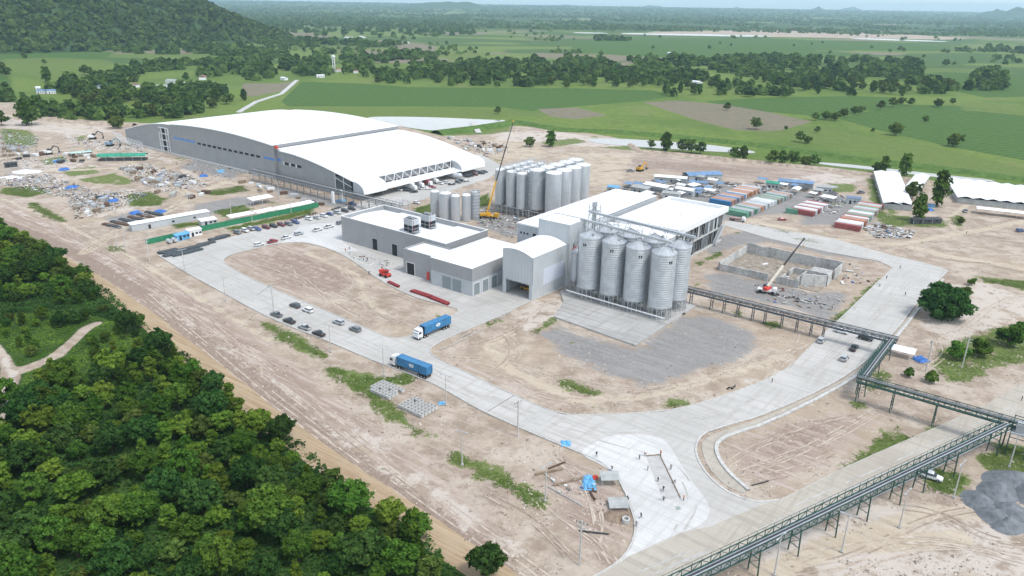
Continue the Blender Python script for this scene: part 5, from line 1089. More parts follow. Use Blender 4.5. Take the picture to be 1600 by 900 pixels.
# ================================================================== CONVEYOR GALLERIES
def gallery(p, q, zp, zq, label, steel, supports, belt_cover=GALV, name='conveyor_gallery', width=2.6, foot_z=0.0):
    """a belt conveyor in an open truss: two side trusses, belt and cover, walkway rail, trestle legs"""
    p = np.array(p[:2]); q = np.array(q[:2]); L = float(np.linalg.norm(q-p)); a = atan2(q[1]-p[1], q[0]-p[0])
    r = empty(name, (p[0], p[1], 0), a, label, 'conveyor', 'conveyor galleries across the site')
    def z(x): return zp+(zq-zp)*x/L
    nb = max(2, int(L/2.4)); hw = width/2
    for s in (-1, 1):
        t = MB(); t.beam((0, s*hw, z(0)), (L, s*hw, z(L)), 0.18, 0.22); t.beam((0, s*hw, z(0)+1.5), (L, s*hw, z(L)+1.5), 0.16, 0.16)
        for k in range(nb):
            x0 = L*k/nb; x1 = L*(k+1)/nb; t.beam((x0, s*hw, z(x0)), (x0, s*hw, z(x0)+1.5), 0.12); t.beam((x0, s*hw, z(x0) if k % 2 else z(x0)+1.5), (x1, s*hw, z(x1)+1.5 if k % 2 else z(x1)), 0.1)
        t.beam((L, s*hw, z(L)), (L, s*hw, z(L)+1.5), 0.12)
        t.build('side_truss', steel, r)
    MB().beam((0, 0.35, z(0)+0.95), (L, 0.35, z(L)+0.95), 1.1, 0.12).build('belt', DARK_METAL, r)
    c = MB(); c.beam((0, 0.75, z(0)+1.25), (L, 0.75, z(L)+1.25), 0.22, 0.08); c.beam((0, 0.0, z(0)+1.2), (L, 0.0, z(L)+1.2), 0.12, 0.12); c.build('belt_cover', belt_cover, r)
    MB().beam((0, -0.75, z(0)+0.15), (L, -0.75, z(L)+0.15), 0.9, 0.08).build('walkway', steel, r)
    b = MB()
    for k in range(nb+1): x = L*k/nb; b.beam((x, -hw, z(x)+0.1), (x, hw, z(x)+0.1), 0.1); b.beam((x, -0.2, z(x)+0.6), (x, 0.9, z(x)+0.9), 0.1)
    b.build('cross_beams', steel, r)
    rl = MB()
    for k in range(0, nb+1): x = L*k/nb; rl.beam((x, -hw, z(x)+1.5), (x, -hw, z(x)+2.3), 0.05)
    rl.beam((0, -hw, z(0)+2.3), (L, -hw, z(L)+2.3), 0.06); rl.build('handrail', steel, r)
    for f in supports:
        x = L*f; s = MB()
        for sy in (-1, 1): s.beam((x, sy*hw*0.95, foot_z-0.1), (x, sy*hw*0.75, z(x)), 0.22)
        for zz in (0.3, 0.62): s.beam((x, -hw*0.9, z(x)*zz), (x, hw*0.9, z(x)*zz), 0.12)
        s.beam((x, -hw*0.9, z(x)*0.3), (x, hw*0.9, z(x)*0.62), 0.09); s.build('trestle', steel, r)
    return r
BLUE_STEEL = mat('dark_blue_grey_steel', (0.055, 0.075, 0.095), rough=0.5, var=0.2)
gallery(UV(-107, 244), UV(-33.5, 244), 4.6, 4.9, 'dark conveyor gallery running from the silos over the right-hand road', BLUE_STEEL, [0.05, 0.16, 0.225, 0.295, 0.37, 0.43, 0.51, 0.58, 0.645, 0.70])
gallery(UV(-35.2, 243), UV(-35.2, 208.5), 5.0, 5.6, 'short green conveyor gallery stepping back towards the camera beside the road', GREEN_STEEL, [0.08, 0.5, 0.95])
gallery(UV(-36, 207), UV(3, 205), 5.8, 6.6, 'green conveyor gallery crossing the main road on the right', GREEN_STEEL, [0.02, 0.25, 0.52, 0.93])
gallery((123.5, 161.2), (24, 101.6), 6.6, 6.2, 'long green conveyor gallery alongside the main road in the foreground', GREEN_STEEL, [0.03, 0.19, 0.295, 0.37, 0.47, 0.56, 0.66, 0.76, 0.88, 0.98])
gallery(UV(3, 205), UV(24, 203), 6.6, 7.0, 'green conveyor gallery leaving the frame at the right edge', GREEN_STEEL, [0.5, 0.95])
tt = empty('transfer_tower', UV(3.2, 203.5), SITE, 'steel transfer tower where the green conveyors meet at the road', 'tower'); b = MB()
for (x, y) in ((-2, -2), (2, -2), (2, 2), (-2, 2)): b.beam((x, y, -0.1), (x, y, 9.4), 0.25)
for zz in (3, 6, 9.2):
    for a_, c_ in (((-2,-2),(2,-2)), ((2,-2),(2,2)), ((2,2),(-2,2)), ((-2,2),(-2,-2))): b.beam((*a_, zz), (*c_, zz), 0.16)
b.build('frame', GREEN_STEEL, tt); MB().box(-1.2, 1.2, -1.2, 1.2, 6.2, 8.6).build('chute', GALV, tt); MB().box(-2.2, 2.2, -2.2, 2.2, 5.95, 6.05).build('platform', GALV_FRAME, tt)
gallery(UV(-400, 258.5), UV(-271, 257.0), 5.4, 5.4, 'long galvanised pipe and conveyor bridge in front of the two warehouses', mat('bridge_steel', (0.17, 0.185, 0.19), rough=.55, var=.15), list(np.linspace(0.03, 0.99, 21)), belt_cover=WHITE_PAINT, width=5.5)
for x, y in ((521, 318), (534, 315)): pc = empty('bridge_pylon', (*G2(x, y), -0.1), SITE, 'white pylon under the galvanised bridge, %s of the pair' % ('left' if x < 530 else 'right'), 'pylon', 'white bridge pylons'); MB().box(-0.8, 0.8, -0.5, 0.5, 0, 6.6).build('shaft', WHITE_PAINT, pc); MB().box(-1.2, 1.2, -0.9, 0.9, -0.1, 0.4).build('footing', CONC, pc)
pt = site_root('bridge_end_tower', -270.5, 254.5, 'grey steel tower at the near end of the galvanised bridge', 'tower'); b = MB()
for (x, y) in ((0, 0), (4, 0), (4, 5), (0, 5)): b.beam((x, y, 0), (x, y, 9), 0.22)
for zz in (3, 6, 8.9):
    for a_, c_ in (((0,0),(4,0)), ((4,0),(4,5)), ((4,5),(0,5)), ((0,5),(0,0))): b.beam((*a_, zz), (*c_, zz), 0.16); b.beam((*a_, zz-3), (*c_, zz), 0.1)
b.build('frame', GALV_FRAME, pt)

# ================================================================== CONCRETE PIT
r = site_root('concrete_pit', -110.6, 286.8, 'unfinished rectangular concrete tank with pale wall panels', 'concrete structure')
L, W = 41, 30.5; _r3 = random.Random(2)
def panels(x0, y0, dx, dy, n, h, skip=()):
    for k in range(n):
        if k in skip: continue
        a = (x0+dx*k/n, y0+dy*k/n); c = (x0+dx*(k+0.985)/n, y0+dy*(k+0.985)/n); hh = h*_r3.uniform(0.94, 1.04)
        MB().beam((a[0], a[1], hh/2-0.1), (c[0], c[1], hh/2-0.1), 0.5, hh+0.2).build('wall_panel', CONC_PALE if _r3.random() < 0.7 else CONC, r)
    for k in range(n+1): MB().box(x0+dx*k/n-0.3, x0+dx*k/n+0.3, y0+dy*k/n-0.3, y0+dy*k/n+0.3, -0.1, h*1.03).build('buttress', CONC_PALE, r)
panels(0, W, L, 0, 9, 4.6); panels(0, 0, 0, W, 6, 3.6); panels(0, 0, L*0.8, 0, 8, 3.0, (5,)); panels(L, W*0.3, 0, W*0.7, 4, 4.2, (1,)); panels(L*0.78, 0, 0, W*0.42, 3, 3.8); panels(L*0.78, W*0.42, L*0.22, 0, 2, 4.0); panels(L*0.8, W*0.12, L*0.2, W*0.18, 2, 4.8); panels(L*0.62, W*0.05, 0, W*0.5, 3, 2.4, (1,)); panels(L*0.62, W*0.55, L*0.16, 0, 1, 2.4)
MB().box(0.4, L-0.4, 0.4, W-0.4, -0.12, 0.1).build('floor', mat('muddy_pit_floor', (0.30, 0.26, 0.21), rough=0.95, var=0.25, scale=0.4), r)
MB().box(L*0.79, L*0.98, W*0.44, W*0.7, 2.9, 3.2).build('deck_slab', CONC, r)

# ================================================================== CRANES AND MACHINES
def mobile_crane(loc, rz, boom_end, label, body, boom_mats, split=0.35):
    r = empty('mobile_crane', loc, 0, label, 'crane', 'mobile cranes'); outr = 3.4 if split < .4 else 1.9; r.scale = (1, 1, 1)
    ch = empty('carrier', (0, 0, 0), rz); ch.parent = r; ch.empty_display_size = .1
    (MB().box(-6, 6, -1.3, 1.3, 0.9, 1.6).box(4.2, 6.2, -1.25, 1.25, 1.6, 2.9) if split < .4 else MB().box(-3.4, 3.4, -1.2, 1.2, 0.8, 1.5).box(2.2, 3.6, -1.15, 1.15, 1.5, 2.5)).build('carrier', body if split < .4 else WHITE_PAINT, r).rotation_euler = (0, 0, rz)
    bpy.data.objects.remove(ch)
    for x in ((-4.6, -3.0, 2.6, 4.6) if split < .4 else (-2.3, 2.3)):
        for y in (-1.25, 1.25):
            w = MB().tube((0, -0.28, 0), (0, 0.28, 0), 0.65, n=14).build('wheel', RUBBER, r); w.location = (x*cos(rz)-y*sin(rz), x*sin(rz)+y*cos(rz), 0.65); w.rotation_euler = (0, 0, rz)
    for x in ((-4, 3.4) if split < .4 else (-3, 3)):
        o = MB().box(x-0.25, x+0.25, -outr, outr, 0.6, 0.9).box(x-0.5, x+0.5, -outr-.3, -outr+.3, -0.02, 0.2).box(x-0.5, x+0.5, outr-.3, outr+.3, -0.02, 0.2).beam((x, -outr, 0.1), (x, -outr, 0.9), 0.3).beam((x, outr, 0.1), (x, outr, 0.9), 0.3).build('outrigger', DARK_METAL, r); o.rotation_euler = (0, 0, rz)
    e = Vector(boom_end)-Vector(loc); ba = atan2(e.y, e.x)
    t = (MB().box(-3.6, 1.6, -1.2, 0.6, 1.6, 2.8).box(-4.6, -3.2, -1.3, 1.3, 1.6, 3.0) if split < .4 else MB().box(-2.2, 1.2, -1.1, 0.6, 1.5, 2.6)).build('turret', body, r); t.rotation_euler = (0, 0, ba)
    cb = MB().box(-0.4, 1.9, 0.7, 1.6, 1.7, 3.3).build('cab', CAR_GLASS, r); cb.rotation_euler = (0, 0, ba)
    s = Vector((0, 0, 2.6)); m1 = s.lerp(e, split); m2 = s.lerp(e, 0.72)
    MB().beam(s, m1, 0.7, 0.85).build('boom', boom_mats[0], r); MB().beam(s.lerp(e, split*0.97), m2, 0.5, 0.6).build('boom', boom_mats[1], r); MB().beam(s.lerp(e, 0.70), s.lerp(e, 0.985), 0.35, 0.42).build('boom', boom_mats[1], r)
    MB().beam(s.lerp(e, 0.97), e, 0.55, 0.4).build('boom_head', boom_mats[0] if split < .4 else boom_mats[1], r)
    MB().beam(Vector((1.2*cos(ba), 1.2*sin(ba), 1.7)), s.lerp(e, split*0.55), 0.32).build('lift_ram', GALV, r)
    MB().beam(e, e-Vector((0, 0, min(6, e.z*0.2))), 0.06).build('hoist_rope', DARK_METAL, r); MB().cbox(*(e-Vector((0, 0, min(6, e.z*0.2)))), 0.4, 0.4, 0.7).build('hook_block', YELLOW, r)
    return r
mobile_crane(UV(-236.5, 286.1), SITE+0.3, UV(-230.7, 300, 49.0), 'yellow mobile crane with tall raised dark boom beside the white tanks', YELLOW, (YELLOW, mat('black_boom', (0.045, 0.045, 0.045), rough=0.5)))
mobile_crane(UV(-85.4, 273.5), SITE+0.2, UV(-81, 297, 17.5), 'small mobile crane with cream boom base reaching over the concrete pit', BRIGHT_RED, (mat('cream_boom', (0.62, 0.58, 0.48), rough=0.5), MATS['black_boom']), 0.42)
def excavator(loc, rz, label, body, arm, s=1.0):
    r = empty('excavator', loc, rz, label, 'excavator', 'excavators'); r.scale = (s,)*3
    for y in (-1.15, 1.15): MB().prism([(-1.9, y-0.3), (1.9, y-0.3), (1.9, y+0.3), (-1.9, y+0.3)], 0, 0.85).build('track', RUBBER, r)
    MB().box(-1.9, 1.1, -1.3, 1.3, 1.0, 2.1).box(-2.2, -1.2, -1.3, 1.3, 1.0, 2.3).build('body', body, r); MB().box(-0.2, 1.2, 0.3, 1.25, 2.1, 3.2).build('cab', CAR_GLASS, r)
    MB().beam((0.9, -0.3, 1.8), (3.4, -0.3, 4.6), 0.45, 0.6).build('boom', arm, r); MB().beam((3.4, -0.3, 4.6), (5.6, -0.3, 3.4), 0.4, 0.5).build('boom', arm, r); MB().beam((5.6, -0.3, 3.6), (5.9, -0.3, 1.2), 0.35, 0.4).build('stick', arm, r)
    MB().add([(5.5, -0.9, 1.2), (5.5, 0.3, 1.2), (6.3, 0.3, 1.1), (6.3, -0.9, 1.1), (5.3, -0.9, 0.2), (5.3, 0.3, 0.2), (5.9, 0.3, 0.05), (5.9, -0.9, 0.05)], [(0,1,5,4), (4,5,6,7), (1,2,6,5), (0,4,7,3), (2,3,7,6)]).build('bucket', DARK_METAL, r)
excavator((*G2(145, 217), 0), 0.3, 'dark-armed white excavator near the lattice end of the warehouse', WHITE_PAINT, DARK_METAL, 1.3)
excavator((*G2(172, 228), 0), 0.1, 'blue-grey excavator beside the dark-armed one in the yard', mat('blue_grey_paint', (0.20, 0.30, 0.38), rough=0.5), MATS['blue_grey_paint'], 1.3)
excavator((*G2(76, 241), 0), 0.9, 'excavator with raised dark arm at the far left of the yard', WHITE_PAINT, DARK_METAL, 1.2)
excavator((*G2(1000, 267), 0), 0.8, 'yellow excavator on the bare earth behind the tanks', YELLOW, YELLOW, 1.2)
r = empty('telehandler', (*G2(602, 432), 0), SITE, 'bright red telehandler with raised body near the grey annexe', 'machine'); MB().box(-2.2, 2.2, -1.1, 1.1, 0.7, 1.6).build('chassis', BRIGHT_RED, r); MB().box(-0.8, 0.9, 0.1, 1.1, 1.6, 2.8).build('cab', CAR_GLASS, r); MB().beam((-2.0, -0.5, 2.0), (2.8, -0.5, 3.4), 0.6, 0.6).build('boom', BRIGHT_RED, r); MB().box(-2.6, -1.2, -1.0, 1.0, 1.6, 2.6).build('hood', BRIGHT_RED, r)
for x in (-1.5, 1.5):
    for y in (-1.2, 1.2): MB().tube((x, y-0.22, 0.62), (x, y+0.22, 0.62), 0.62, n=12).build('wheel', RUBBER, r)
def red_beams(x0, y0, x1, y1, label, n=3):
    a = G(x0, y0); c = G(x1, y1); d = math.hypot(c[0]-a[0], c[1]-a[1]); r = empty('steel_beam_stack', (a[0], a[1], 0), atan2(c[1]-a[1], c[0]-a[0]), label, 'steel beams', 'red steel beams on the apron')
    for k in range(n): MB().box(d*0.02*k, d*(1-0.03*k), k*0.75-1.0, k*0.75-0.45, 0.1, 0.16).box(d*0.02*k, d*(1-0.03*k), k*0.75-0.76, k*0.75-0.69, 0.16, 0.7).box(d*0.02*k, d*(1-0.03*k), k*0.75-1.0, k*0.75-0.45, 0.7, 0.76).build('beam', RED_PAINT, r)
    for x in (0.15, 0.85): MB().box(d*x-0.1, d*x+0.1, -1.2, n*0.75-0.8, 0, 0.1).build('sleeper', WOOD, r)
red_beams(643, 455, 676, 466, 'dark red steel beams, upper of the two long lines by the workshop'); red_beams(672, 465, 702, 477, 'dark red steel beams, lower of the two long lines by the workshop'); red_beams(608, 441, 625, 449, 'short stack of red steel beams beside the telehandler', 2)

# ================================================================== VEHICLES
def loft(sections):
    """closed skin through cross-sections [(x, half width, z bottom, z top, top half width)]"""
    b = MB(); vs = []
    for (x, w, z0, z1, wt) in sections:
        zm = z0+(z1-z0)*0.55; vs += [(x, -w*0.94, z0), (x, -w, zm), (x, -wt, z1), (x, wt, z1), (x, w, zm), (x, w*0.94, z0)]
    n = len(sections); fs = []
    for i in range(n-1):
        for k in range(6): a = i*6+k; c = i*6+(k+1) % 6; fs.append((a, c, c+6, a+6))
    fs.append(tuple(range(6))[::-1]); fs.append(tuple(range((n-1)*6, n*6))); return b.add(vs, fs)
def paint(name, col): return mat('car_paint_' + name, col, rough=0.28, var=0.03, spec=0.6)
PAINT = {'white': paint('white', (0.72, 0.73, 0.73)), 'silver': paint('silver', (0.42, 0.44, 0.45)), 'grey': paint('grey', (0.17, 0.18, 0.19)), 'black': paint('black', (0.025, 0.026, 0.028)), 'red': paint('red', (0.33, 0.03, 0.03)), 'maroon': paint('maroon', (0.16, 0.03, 0.035)), 'blue': paint('blue', (0.06, 0.10, 0.25)), 'dark': paint('dark', (0.06, 0.065, 0.07))}
wheel_me = MB().tube((0, -0.13, 0), (0, 0.13, 0), 0.37, n=14).mesh('tyre', RUBBER); rim_me = MB().tube((0, -0.14, 0), (0, 0.14, 0), 0.2, n=10).mesh('rim', GALV)
def car_kit(kind):
    k = Kit()
    if kind == 'pickup':
        k.part('body', loft([(-2.6, .86, .45, .98, .84), (-2.55, .9, .4, 1.02, .86), (-0.95, .92, .38, 1.04, .88), (0.9, .92, .38, 1.05, .88), (1.9, .9, .4, 1.02, .82), (2.5, .84, .42, .9, .74), (2.62, .76, .45, .8, .68)]).mesh('body', PAINT['white']), paint=True)
        k.part('roof', loft([(-0.95, .80, 1.6, 1.72, .62), (-0.6, .82, 1.62, 1.78, .64), (0.3, .80, 1.62, 1.77, .63), (0.6, .74, 1.58, 1.68, .6)]).mesh('roof', PAINT['white']), paint=True)
        k.part('window', loft([(-1.05, .84, 1.02, 1.64, .70), (-0.7, .86, 1.03, 1.68, .72), (0.4, .85, 1.04, 1.68, .7), (1.25, .82, 1.02, 1.08, .72)]).mesh('window', CAR_GLASS))
        k.part('cargo_bed', MB().box(-2.5, -1.08, -.72, .72, .9, 1.045).mesh('cargo_bed', DARK_METAL)); zt = 1.04
    elif kind == 'suv':
        k.part('body', loft([(-2.3, .84, .42, 1.05, .80), (-2.2, .9, .38, 1.1, .84), (0.9, .92, .36, 1.08, .86), (1.8, .9, .38, 1.02, .8), (2.3, .82, .42, .9, .7)]).mesh('body', PAINT['white']), paint=True)
        k.part('roof', loft([(-2.0, .76, 1.64, 1.72, .6), (-1.7, .8, 1.66, 1.8, .64), (0.2, .8, 1.66, 1.78, .63), (0.5, .74, 1.6, 1.68, .6)]).mesh('roof', PAINT['white']), paint=True)
        k.part('window', loft([(-2.22, .82, 1.08, 1.2, .78), (-1.95, .84, 1.08, 1.68, .68), (0.35, .85, 1.07, 1.7, .7), (1.15, .82, 1.05, 1.1, .74)]).mesh('window', CAR_GLASS))
    else:
        k.part('body', loft([(-2.25, .8, .42, .9, .74), (-2.1, .86, .36, 0.98, .8), (-1.2, .88, .34, .98, .82), (0.9, .88, .34, .95, .82), (1.8, .85, .36, .88, .76), (2.25, .76, .4, .76, .66)]).mesh('body', PAINT['white']), paint=True)
        k.part('roof', loft([(-1.25, .7, 1.36, 1.42, .56), (-0.9, .74, 1.38, 1.48, .58), (0.0, .74, 1.38, 1.47, .58), (0.35, .7, 1.34, 1.4, .55)]).mesh('roof', PAINT['white']), paint=True)
        k.part('window', loft([(-1.8, .8, .96, 1.02, .74), (-1.15, .8, .97, 1.4, .62), (0.2, .8, .97, 1.4, .64), (1.0, .78, .93, .98, .7)]).mesh('window', CAR_GLASS))
    xa = {'pickup': (-1.65, 1.65), 'suv': (-1.4, 1.4), 'sedan': (-1.4, 1.4)}[kind]
    for x in xa:
        for y in (-0.82, 0.82): i = k.part('wheel', wheel_me, loc=(x, y, 0.37)); k.part('rim', rim_me, sub=i)
    xf = {'pickup': 2.5, 'suv': 2.2, 'sedan': 2.1}[kind]; xb = {'pickup': -2.58, 'suv': -2.27, 'sedan': -2.2}[kind]
    hl = MB().cbox(0, 0, 0, 0.16, 0.36, 0.18).mesh('headlight', LAMP_GLASS); tl = MB().cbox(0, 0, 0, 0.1, 0.2, 0.3).mesh('tail_light', TAIL_RED)
    for y in (-.58, .58): k.part('headlight', hl, loc=(xf, y, .78)); k.part('tail_light', tl, loc=(xb, y*1.25, .85))
    return k
CARS = {q: car_kit(q) for q in ('pickup', 'suv', 'sedan')}
def car(kind, colour, x, y, rz, label, group=None, z=0.014):
    return CARS[kind].place('parked_' + {'pickup': 'pickup', 'suv': 'car', 'sedan': 'car'}[kind], (*G2(x, y), z), rz, label, {'pickup': 'pickup', 'suv': 'car', 'sedan': 'car'}[kind], group, paint=PAINT[colour])
RD = SITE + radians(2)
NEARCARS = [('pickup','grey',432,494,pi,'grey pickup leading the near row beside the lower road edge'), ('pickup','black',452,504,pi,'black pickup second in the near row beside the lower road edge'), ('pickup','silver',476,514,pi,'silver pickup with open bed, third in the near row'), ('pickup','black',498,524,pi,'black pickup last in the near row, by the lamp post'), ('suv','dark',461,480,pi,'dark car at the upper kerb behind the white one'), ('suv','white',481,487,pi,'white car parked at the upper kerb of the lower road'), ('suv','silver',529,506,pi,'silver car parked along the upper kerb by the grass tuft'), ('suv','grey',555,517,pi,'dark grey car nearest the trucks at the upper kerb')]
for k_, c_, x, y, a, lb in NEARCARS: car(k_, c_, x, y, RD+a, lb, 'vehicles parked along the lower road')
for k_, c_, x, y, a, lb in [('suv','silver',1283,534,SITE+pi/2,'silver car at the road edge under the dark conveyor'), ('sedan','white',1314,520,SITE,'white car just behind the dark conveyor on the right-hand road'), ('pickup','black',1334,546,SITE+pi/2,'black pickup on the right-hand road'), ('suv','silver',1319,562,SITE+pi/2,'silver car nearest the camera on the right-hand road'), ('suv','black',1352,531,SITE,'black car beneath the dark conveyor bend'), ('pickup','white',1453,747,radians(-35),'white pickup on the grass beyond the green conveyor'), ('suv','blue',1594,362,0.2,'dark blue vehicle at the right frame edge on the earth track'), ('pickup','silver',1508,331,1.2,'silver vehicle near the white barracks'), ('sedan','red',1222,344,0.1,'dark red car parked by the containers'), ('pickup','grey',985,268,0.1,'grey truck on bare earth behind the tanks'), ('pickup','grey',1345,302,0.3,'grey vehicle beside the grassy strip of the camp')]: car(k_, c_, x, y, a, lb, 'vehicles on the right of the site')
UP = [('suv','blue',402,360),('suv','maroon',416,357),('suv','black',427.5,355),('suv','maroon',439.5,353),('suv','grey',451,352),('suv','blue',462,349),('suv','white',482.5,343.5),('sedan','silver',495,342),('suv','white',506,339),('sedan','blue',515.5,336),('suv','silver',527,334),('suv','dark',539,331),('suv','black',549.5,328),('pickup','blue',551,320)]
OR = ['first','second','third','fourth','fifth','sixth','seventh','eighth','ninth','tenth','eleventh','twelfth','thirteenth','fourteenth']
for i, (k_, c_, x, y) in enumerate(UP): car(k_, c_, x, y, SITE+0.05, '%s car, %s from the left in the upper parking row' % (c_, OR[i]), 'cars in the upper parking row')
for i, (k_, c_, x, y) in enumerate([('suv','white',405,384),('pickup','red',426,379),('pickup','white',447.5,373),('suv','silver',467,367),('pickup','white',496,361),('pickup','white',514,356),('suv','grey',532,350)]): car(k_, c_, x, y, SITE+pi/2, '%s vehicle, %s from the left in the lower parking row' % (c_, OR[i]), 'cars in the lower parking row')
LT = [('suv','grey',375,364),('suv','white',387,361),('suv','silver',397,358.5)]
for i, (k_, c_, x, y) in enumerate(LT): car(k_, c_, x-4, y+1, SITE+0.05, '%s car at the left end of the parking road, %s in line' % (c_, OR[i]), 'cars in the upper parking row')
WH = [('suv','white',624,298),('suv','black',636,299),('suv','black',647,301),('sedan','silver',655,296),('sedan','red',676,294),('sedan','white',668,296),('suv','white',688,288),('suv','white',698,287),('sedan','black',706,289),('suv','grey',716,286),('suv','dark',722,284),('suv','black',735,276),('suv','maroon',742,274),('suv','black',752,272),('suv','dark',757,270),('sedan','white',651,318),('suv','black',730,277),('sedan','silver',728,284)]
for i, (k_, c_, x, y) in enumerate(WH): car(k_, c_, x, y, SITE+(i % 3)*0.5, '%s car, %s counting from the left before the canopy warehouse' % (c_, OR[i] if i < 14 else ['fifteenth','sixteenth','seventeenth','eighteenth'][i-14]), 'cars before the canopy warehouse')

CORR = lambda col, nm: mat('container_' + nm, col, rough=0.55, var=0.14, scale=0.6)
def container_mesh(L=12.2, W=2.44, H=2.6, n=30):
    """corrugated steel box: pressed side walls between corner posts and rails"""
    b = MB(); hw = W/2
    for s in (-1, 1):
        pts = []
        for k in range(n+1):
            x = -L/2+0.15+(L-0.3)*k/n; pts.append((x, s*(hw-(0.07 if k % 2 else 0.0))))
        m = len(pts); vs = [(x, y, 0.12) for x, y in pts]+[(x, y, H-0.1) for x, y in pts]
        b.add(vs, [(i, i+1, m+i+1, m+i) if s < 0 else (i+1, i, m+i, m+i+1) for i in range(m-1)])
        b.box(-L/2, L/2, s*hw-0.08, s*hw+0.03, 0, 0.14); b.box(-L/2, L/2, s*hw-0.08, s*hw+0.03, H-0.12, H)
        for x in (-L/2, L/2-0.15): b.box(x, x+0.15, s*hw-0.1, s*hw+0.03, 0.14, H-0.12)
    b.box(-L/2+0.02, L/2-0.02, -hw+0.04, hw-0.04, H-0.16, H-0.04); b.box(-L/2+0.05, -L/2+0.1, -hw+0.1, hw-0.1, 0.1, H-0.1); b.box(-L/2+0.1, L/2-0.1, -hw+0.1, hw-0.1, 0.02, 0.14)
    return b
def container_door(L=12.2, W=2.44, H=2.6):
    b = MB(); b.box(L/2-0.1, L/2-0.04, -W/2+0.1, -0.02, 0.14, H-0.12); b.box(L/2-0.1, L/2-0.04, 0.02, W/2-0.1, 0.14, H-0.12)
    for y in (-0.85, -0.35, 0.35, 0.85): b.beam((L/2-0.01, y, 0.2), (L/2-0.01, y, H-0.2), 0.06)
    return b
C_BLUE = CORR((0.045, 0.19, 0.37), 'blue')
CONT = Kit(); CONT.part('shell', container_mesh().mesh('shell', C_BLUE), paint=True); CONT.part('door', container_door().mesh('door', C_BLUE), paint=True)
CONT6 = Kit(); CONT6.part('shell', container_mesh(6.1, n=16).mesh('shell', C_BLUE), paint=True); CONT6.part('door', container_door(6.1).mesh('door', C_BLUE), paint=True)
LOGO_W = mat('white_logo_paint', (0.72, 0.76, 0.80), rough=0.6, var=0.05)
def logo():
    """oval emblem with a darker centre stroke, on both long sides"""
    b = MB()
    for s in (-1, 1):
        y = s*1.255; k = 20; ring = [(0.95*cos(2*pi*i/k), 0.62*sin(2*pi*i/k)+1.4) for i in range(k)]; ins = [(0.62*cos(2*pi*i/k), 0.36*sin(2*pi*i/k)+1.4) for i in range(k)]
        b.add([(x, y, z) for x, z in ring]+[(x, y, z) for x, z in ins], [(i, (i+1) % k, k+(i+1) % k, k+i) for i in range(k)])
        b.add([(x, y, z) for x, z in [(-.55, 1.3), (-.15, 1.3), (-.15, 1.65), (-.55, 1.65)]], [(0,1,2,3)]); b.add([(x, y, z) for x, z in [(0.0, 1.12), (.4, 1.12), (.55, 1.5), (0.0, 1.6)]], [(0,1,2,3)])
    return b
def truck(loc, rz, label):
    r = empty('container_truck', loc, rz, label, 'truck', 'trucks with blue containers')
    MB().box(-7.3, 7.0, -0.45, 0.45, 0.95, 1.25).box(-7.3, 2, -1.15, 1.15, 1.2, 1.42).build('chassis', DARK_METAL, r)
    c = CONT.parts[0][1]; o = new_obj('container', c, r); o.location = (-1.3, 0, 1.44); o.material_slots[0].link = 'OBJECT'; o.material_slots[0].material = C_BLUE
    d = new_obj('door', CONT.parts[1][1], o); d.rotation_euler = (0, 0, pi); lg = logo().build('logo', LOGO_W, o)
    cab = loft([(5.6, 1.2, 0.75, 3.5, 1.12), (6.0, 1.22, 0.7, 3.62, 1.12), (7.3, 1.22, 0.6, 3.45, 1.1), (7.75, 1.18, 0.55, 2.5, 1.12), (7.8, 1.15, 0.55, 1.6, 1.12)]).build('cab', PAINT['white'], r)
    MB().add([(7.42, -1.02, 3.25), (7.42, 1.02, 3.25), (7.83, 1.06, 2.2), (7.83, -1.06, 2.2)], [(0,1,2,3)][::1]).add([(6.3, -1.235, 2.9), (7.2, -1.235, 2.9), (7.5, -1.235, 2.1), (6.3, -1.235, 2.1)], [(0,1,2,3)]).add([(6.3, 1.235, 2.9), (7.2, 1.235, 2.9), (7.5, 1.235, 2.1), (6.3, 1.235, 2.1)], [(0,1,2,3)]).build('windscreen', CAR_GLASS, cab)
    MB().box(7.72, 7.84, -1.1, 1.1, 0.5, 0.85).build('bumper', DARK_METAL, cab)
    MB().box(5.75, 6.0, -1.05, 1.05, 3.55, 3.95).build('wind_deflector', PAINT['white'], cab)
    for y in (-1.35, 1.35): MB().box(7.1, 7.3, y-0.08, y+0.08, 2.2, 2.9).build('mirror', DARK_METAL, cab)
    for x in (-6.4, -5.2, -4.0, 3.6, 4.8, 6.9):
        for y in (-1.0, 1.0): w = MB().tube((x, y-0.22, 0.5), (x, y+0.22, 0.5), 0.5, n=14).build('wheel', RUBBER, r); MB().tube((x, y-0.23, 0.5), (x, y+0.23, 0.5), 0.24, n=10).build('rim', GALV, w)
    for y in (-.8, .8): MB().cbox(7.82, y, 1.05, 0.08, 0.4, 0.2).build('headlight', LAMP_GLASS, r)
    MB().box(1.0, 2.8, -1.1, -0.5, 0.6, 1.1).build('fuel_tank', GALV, r)
t1 = np.array(G2(676, 522)) ; t2 = np.array(G2(652, 588))
truck((float(t1[0]), float(t1[1])+1.2, 0.0), SITE-pi/2+radians(-2.5)+0, 'white-cabbed truck with blue container coming down towards the junction')
truck((float(t2[0])-2.2, float(t2[1])+3.0, 0.0), SITE+pi+radians(2), 'white-cabbed truck with blue container parked along the lower kerb')

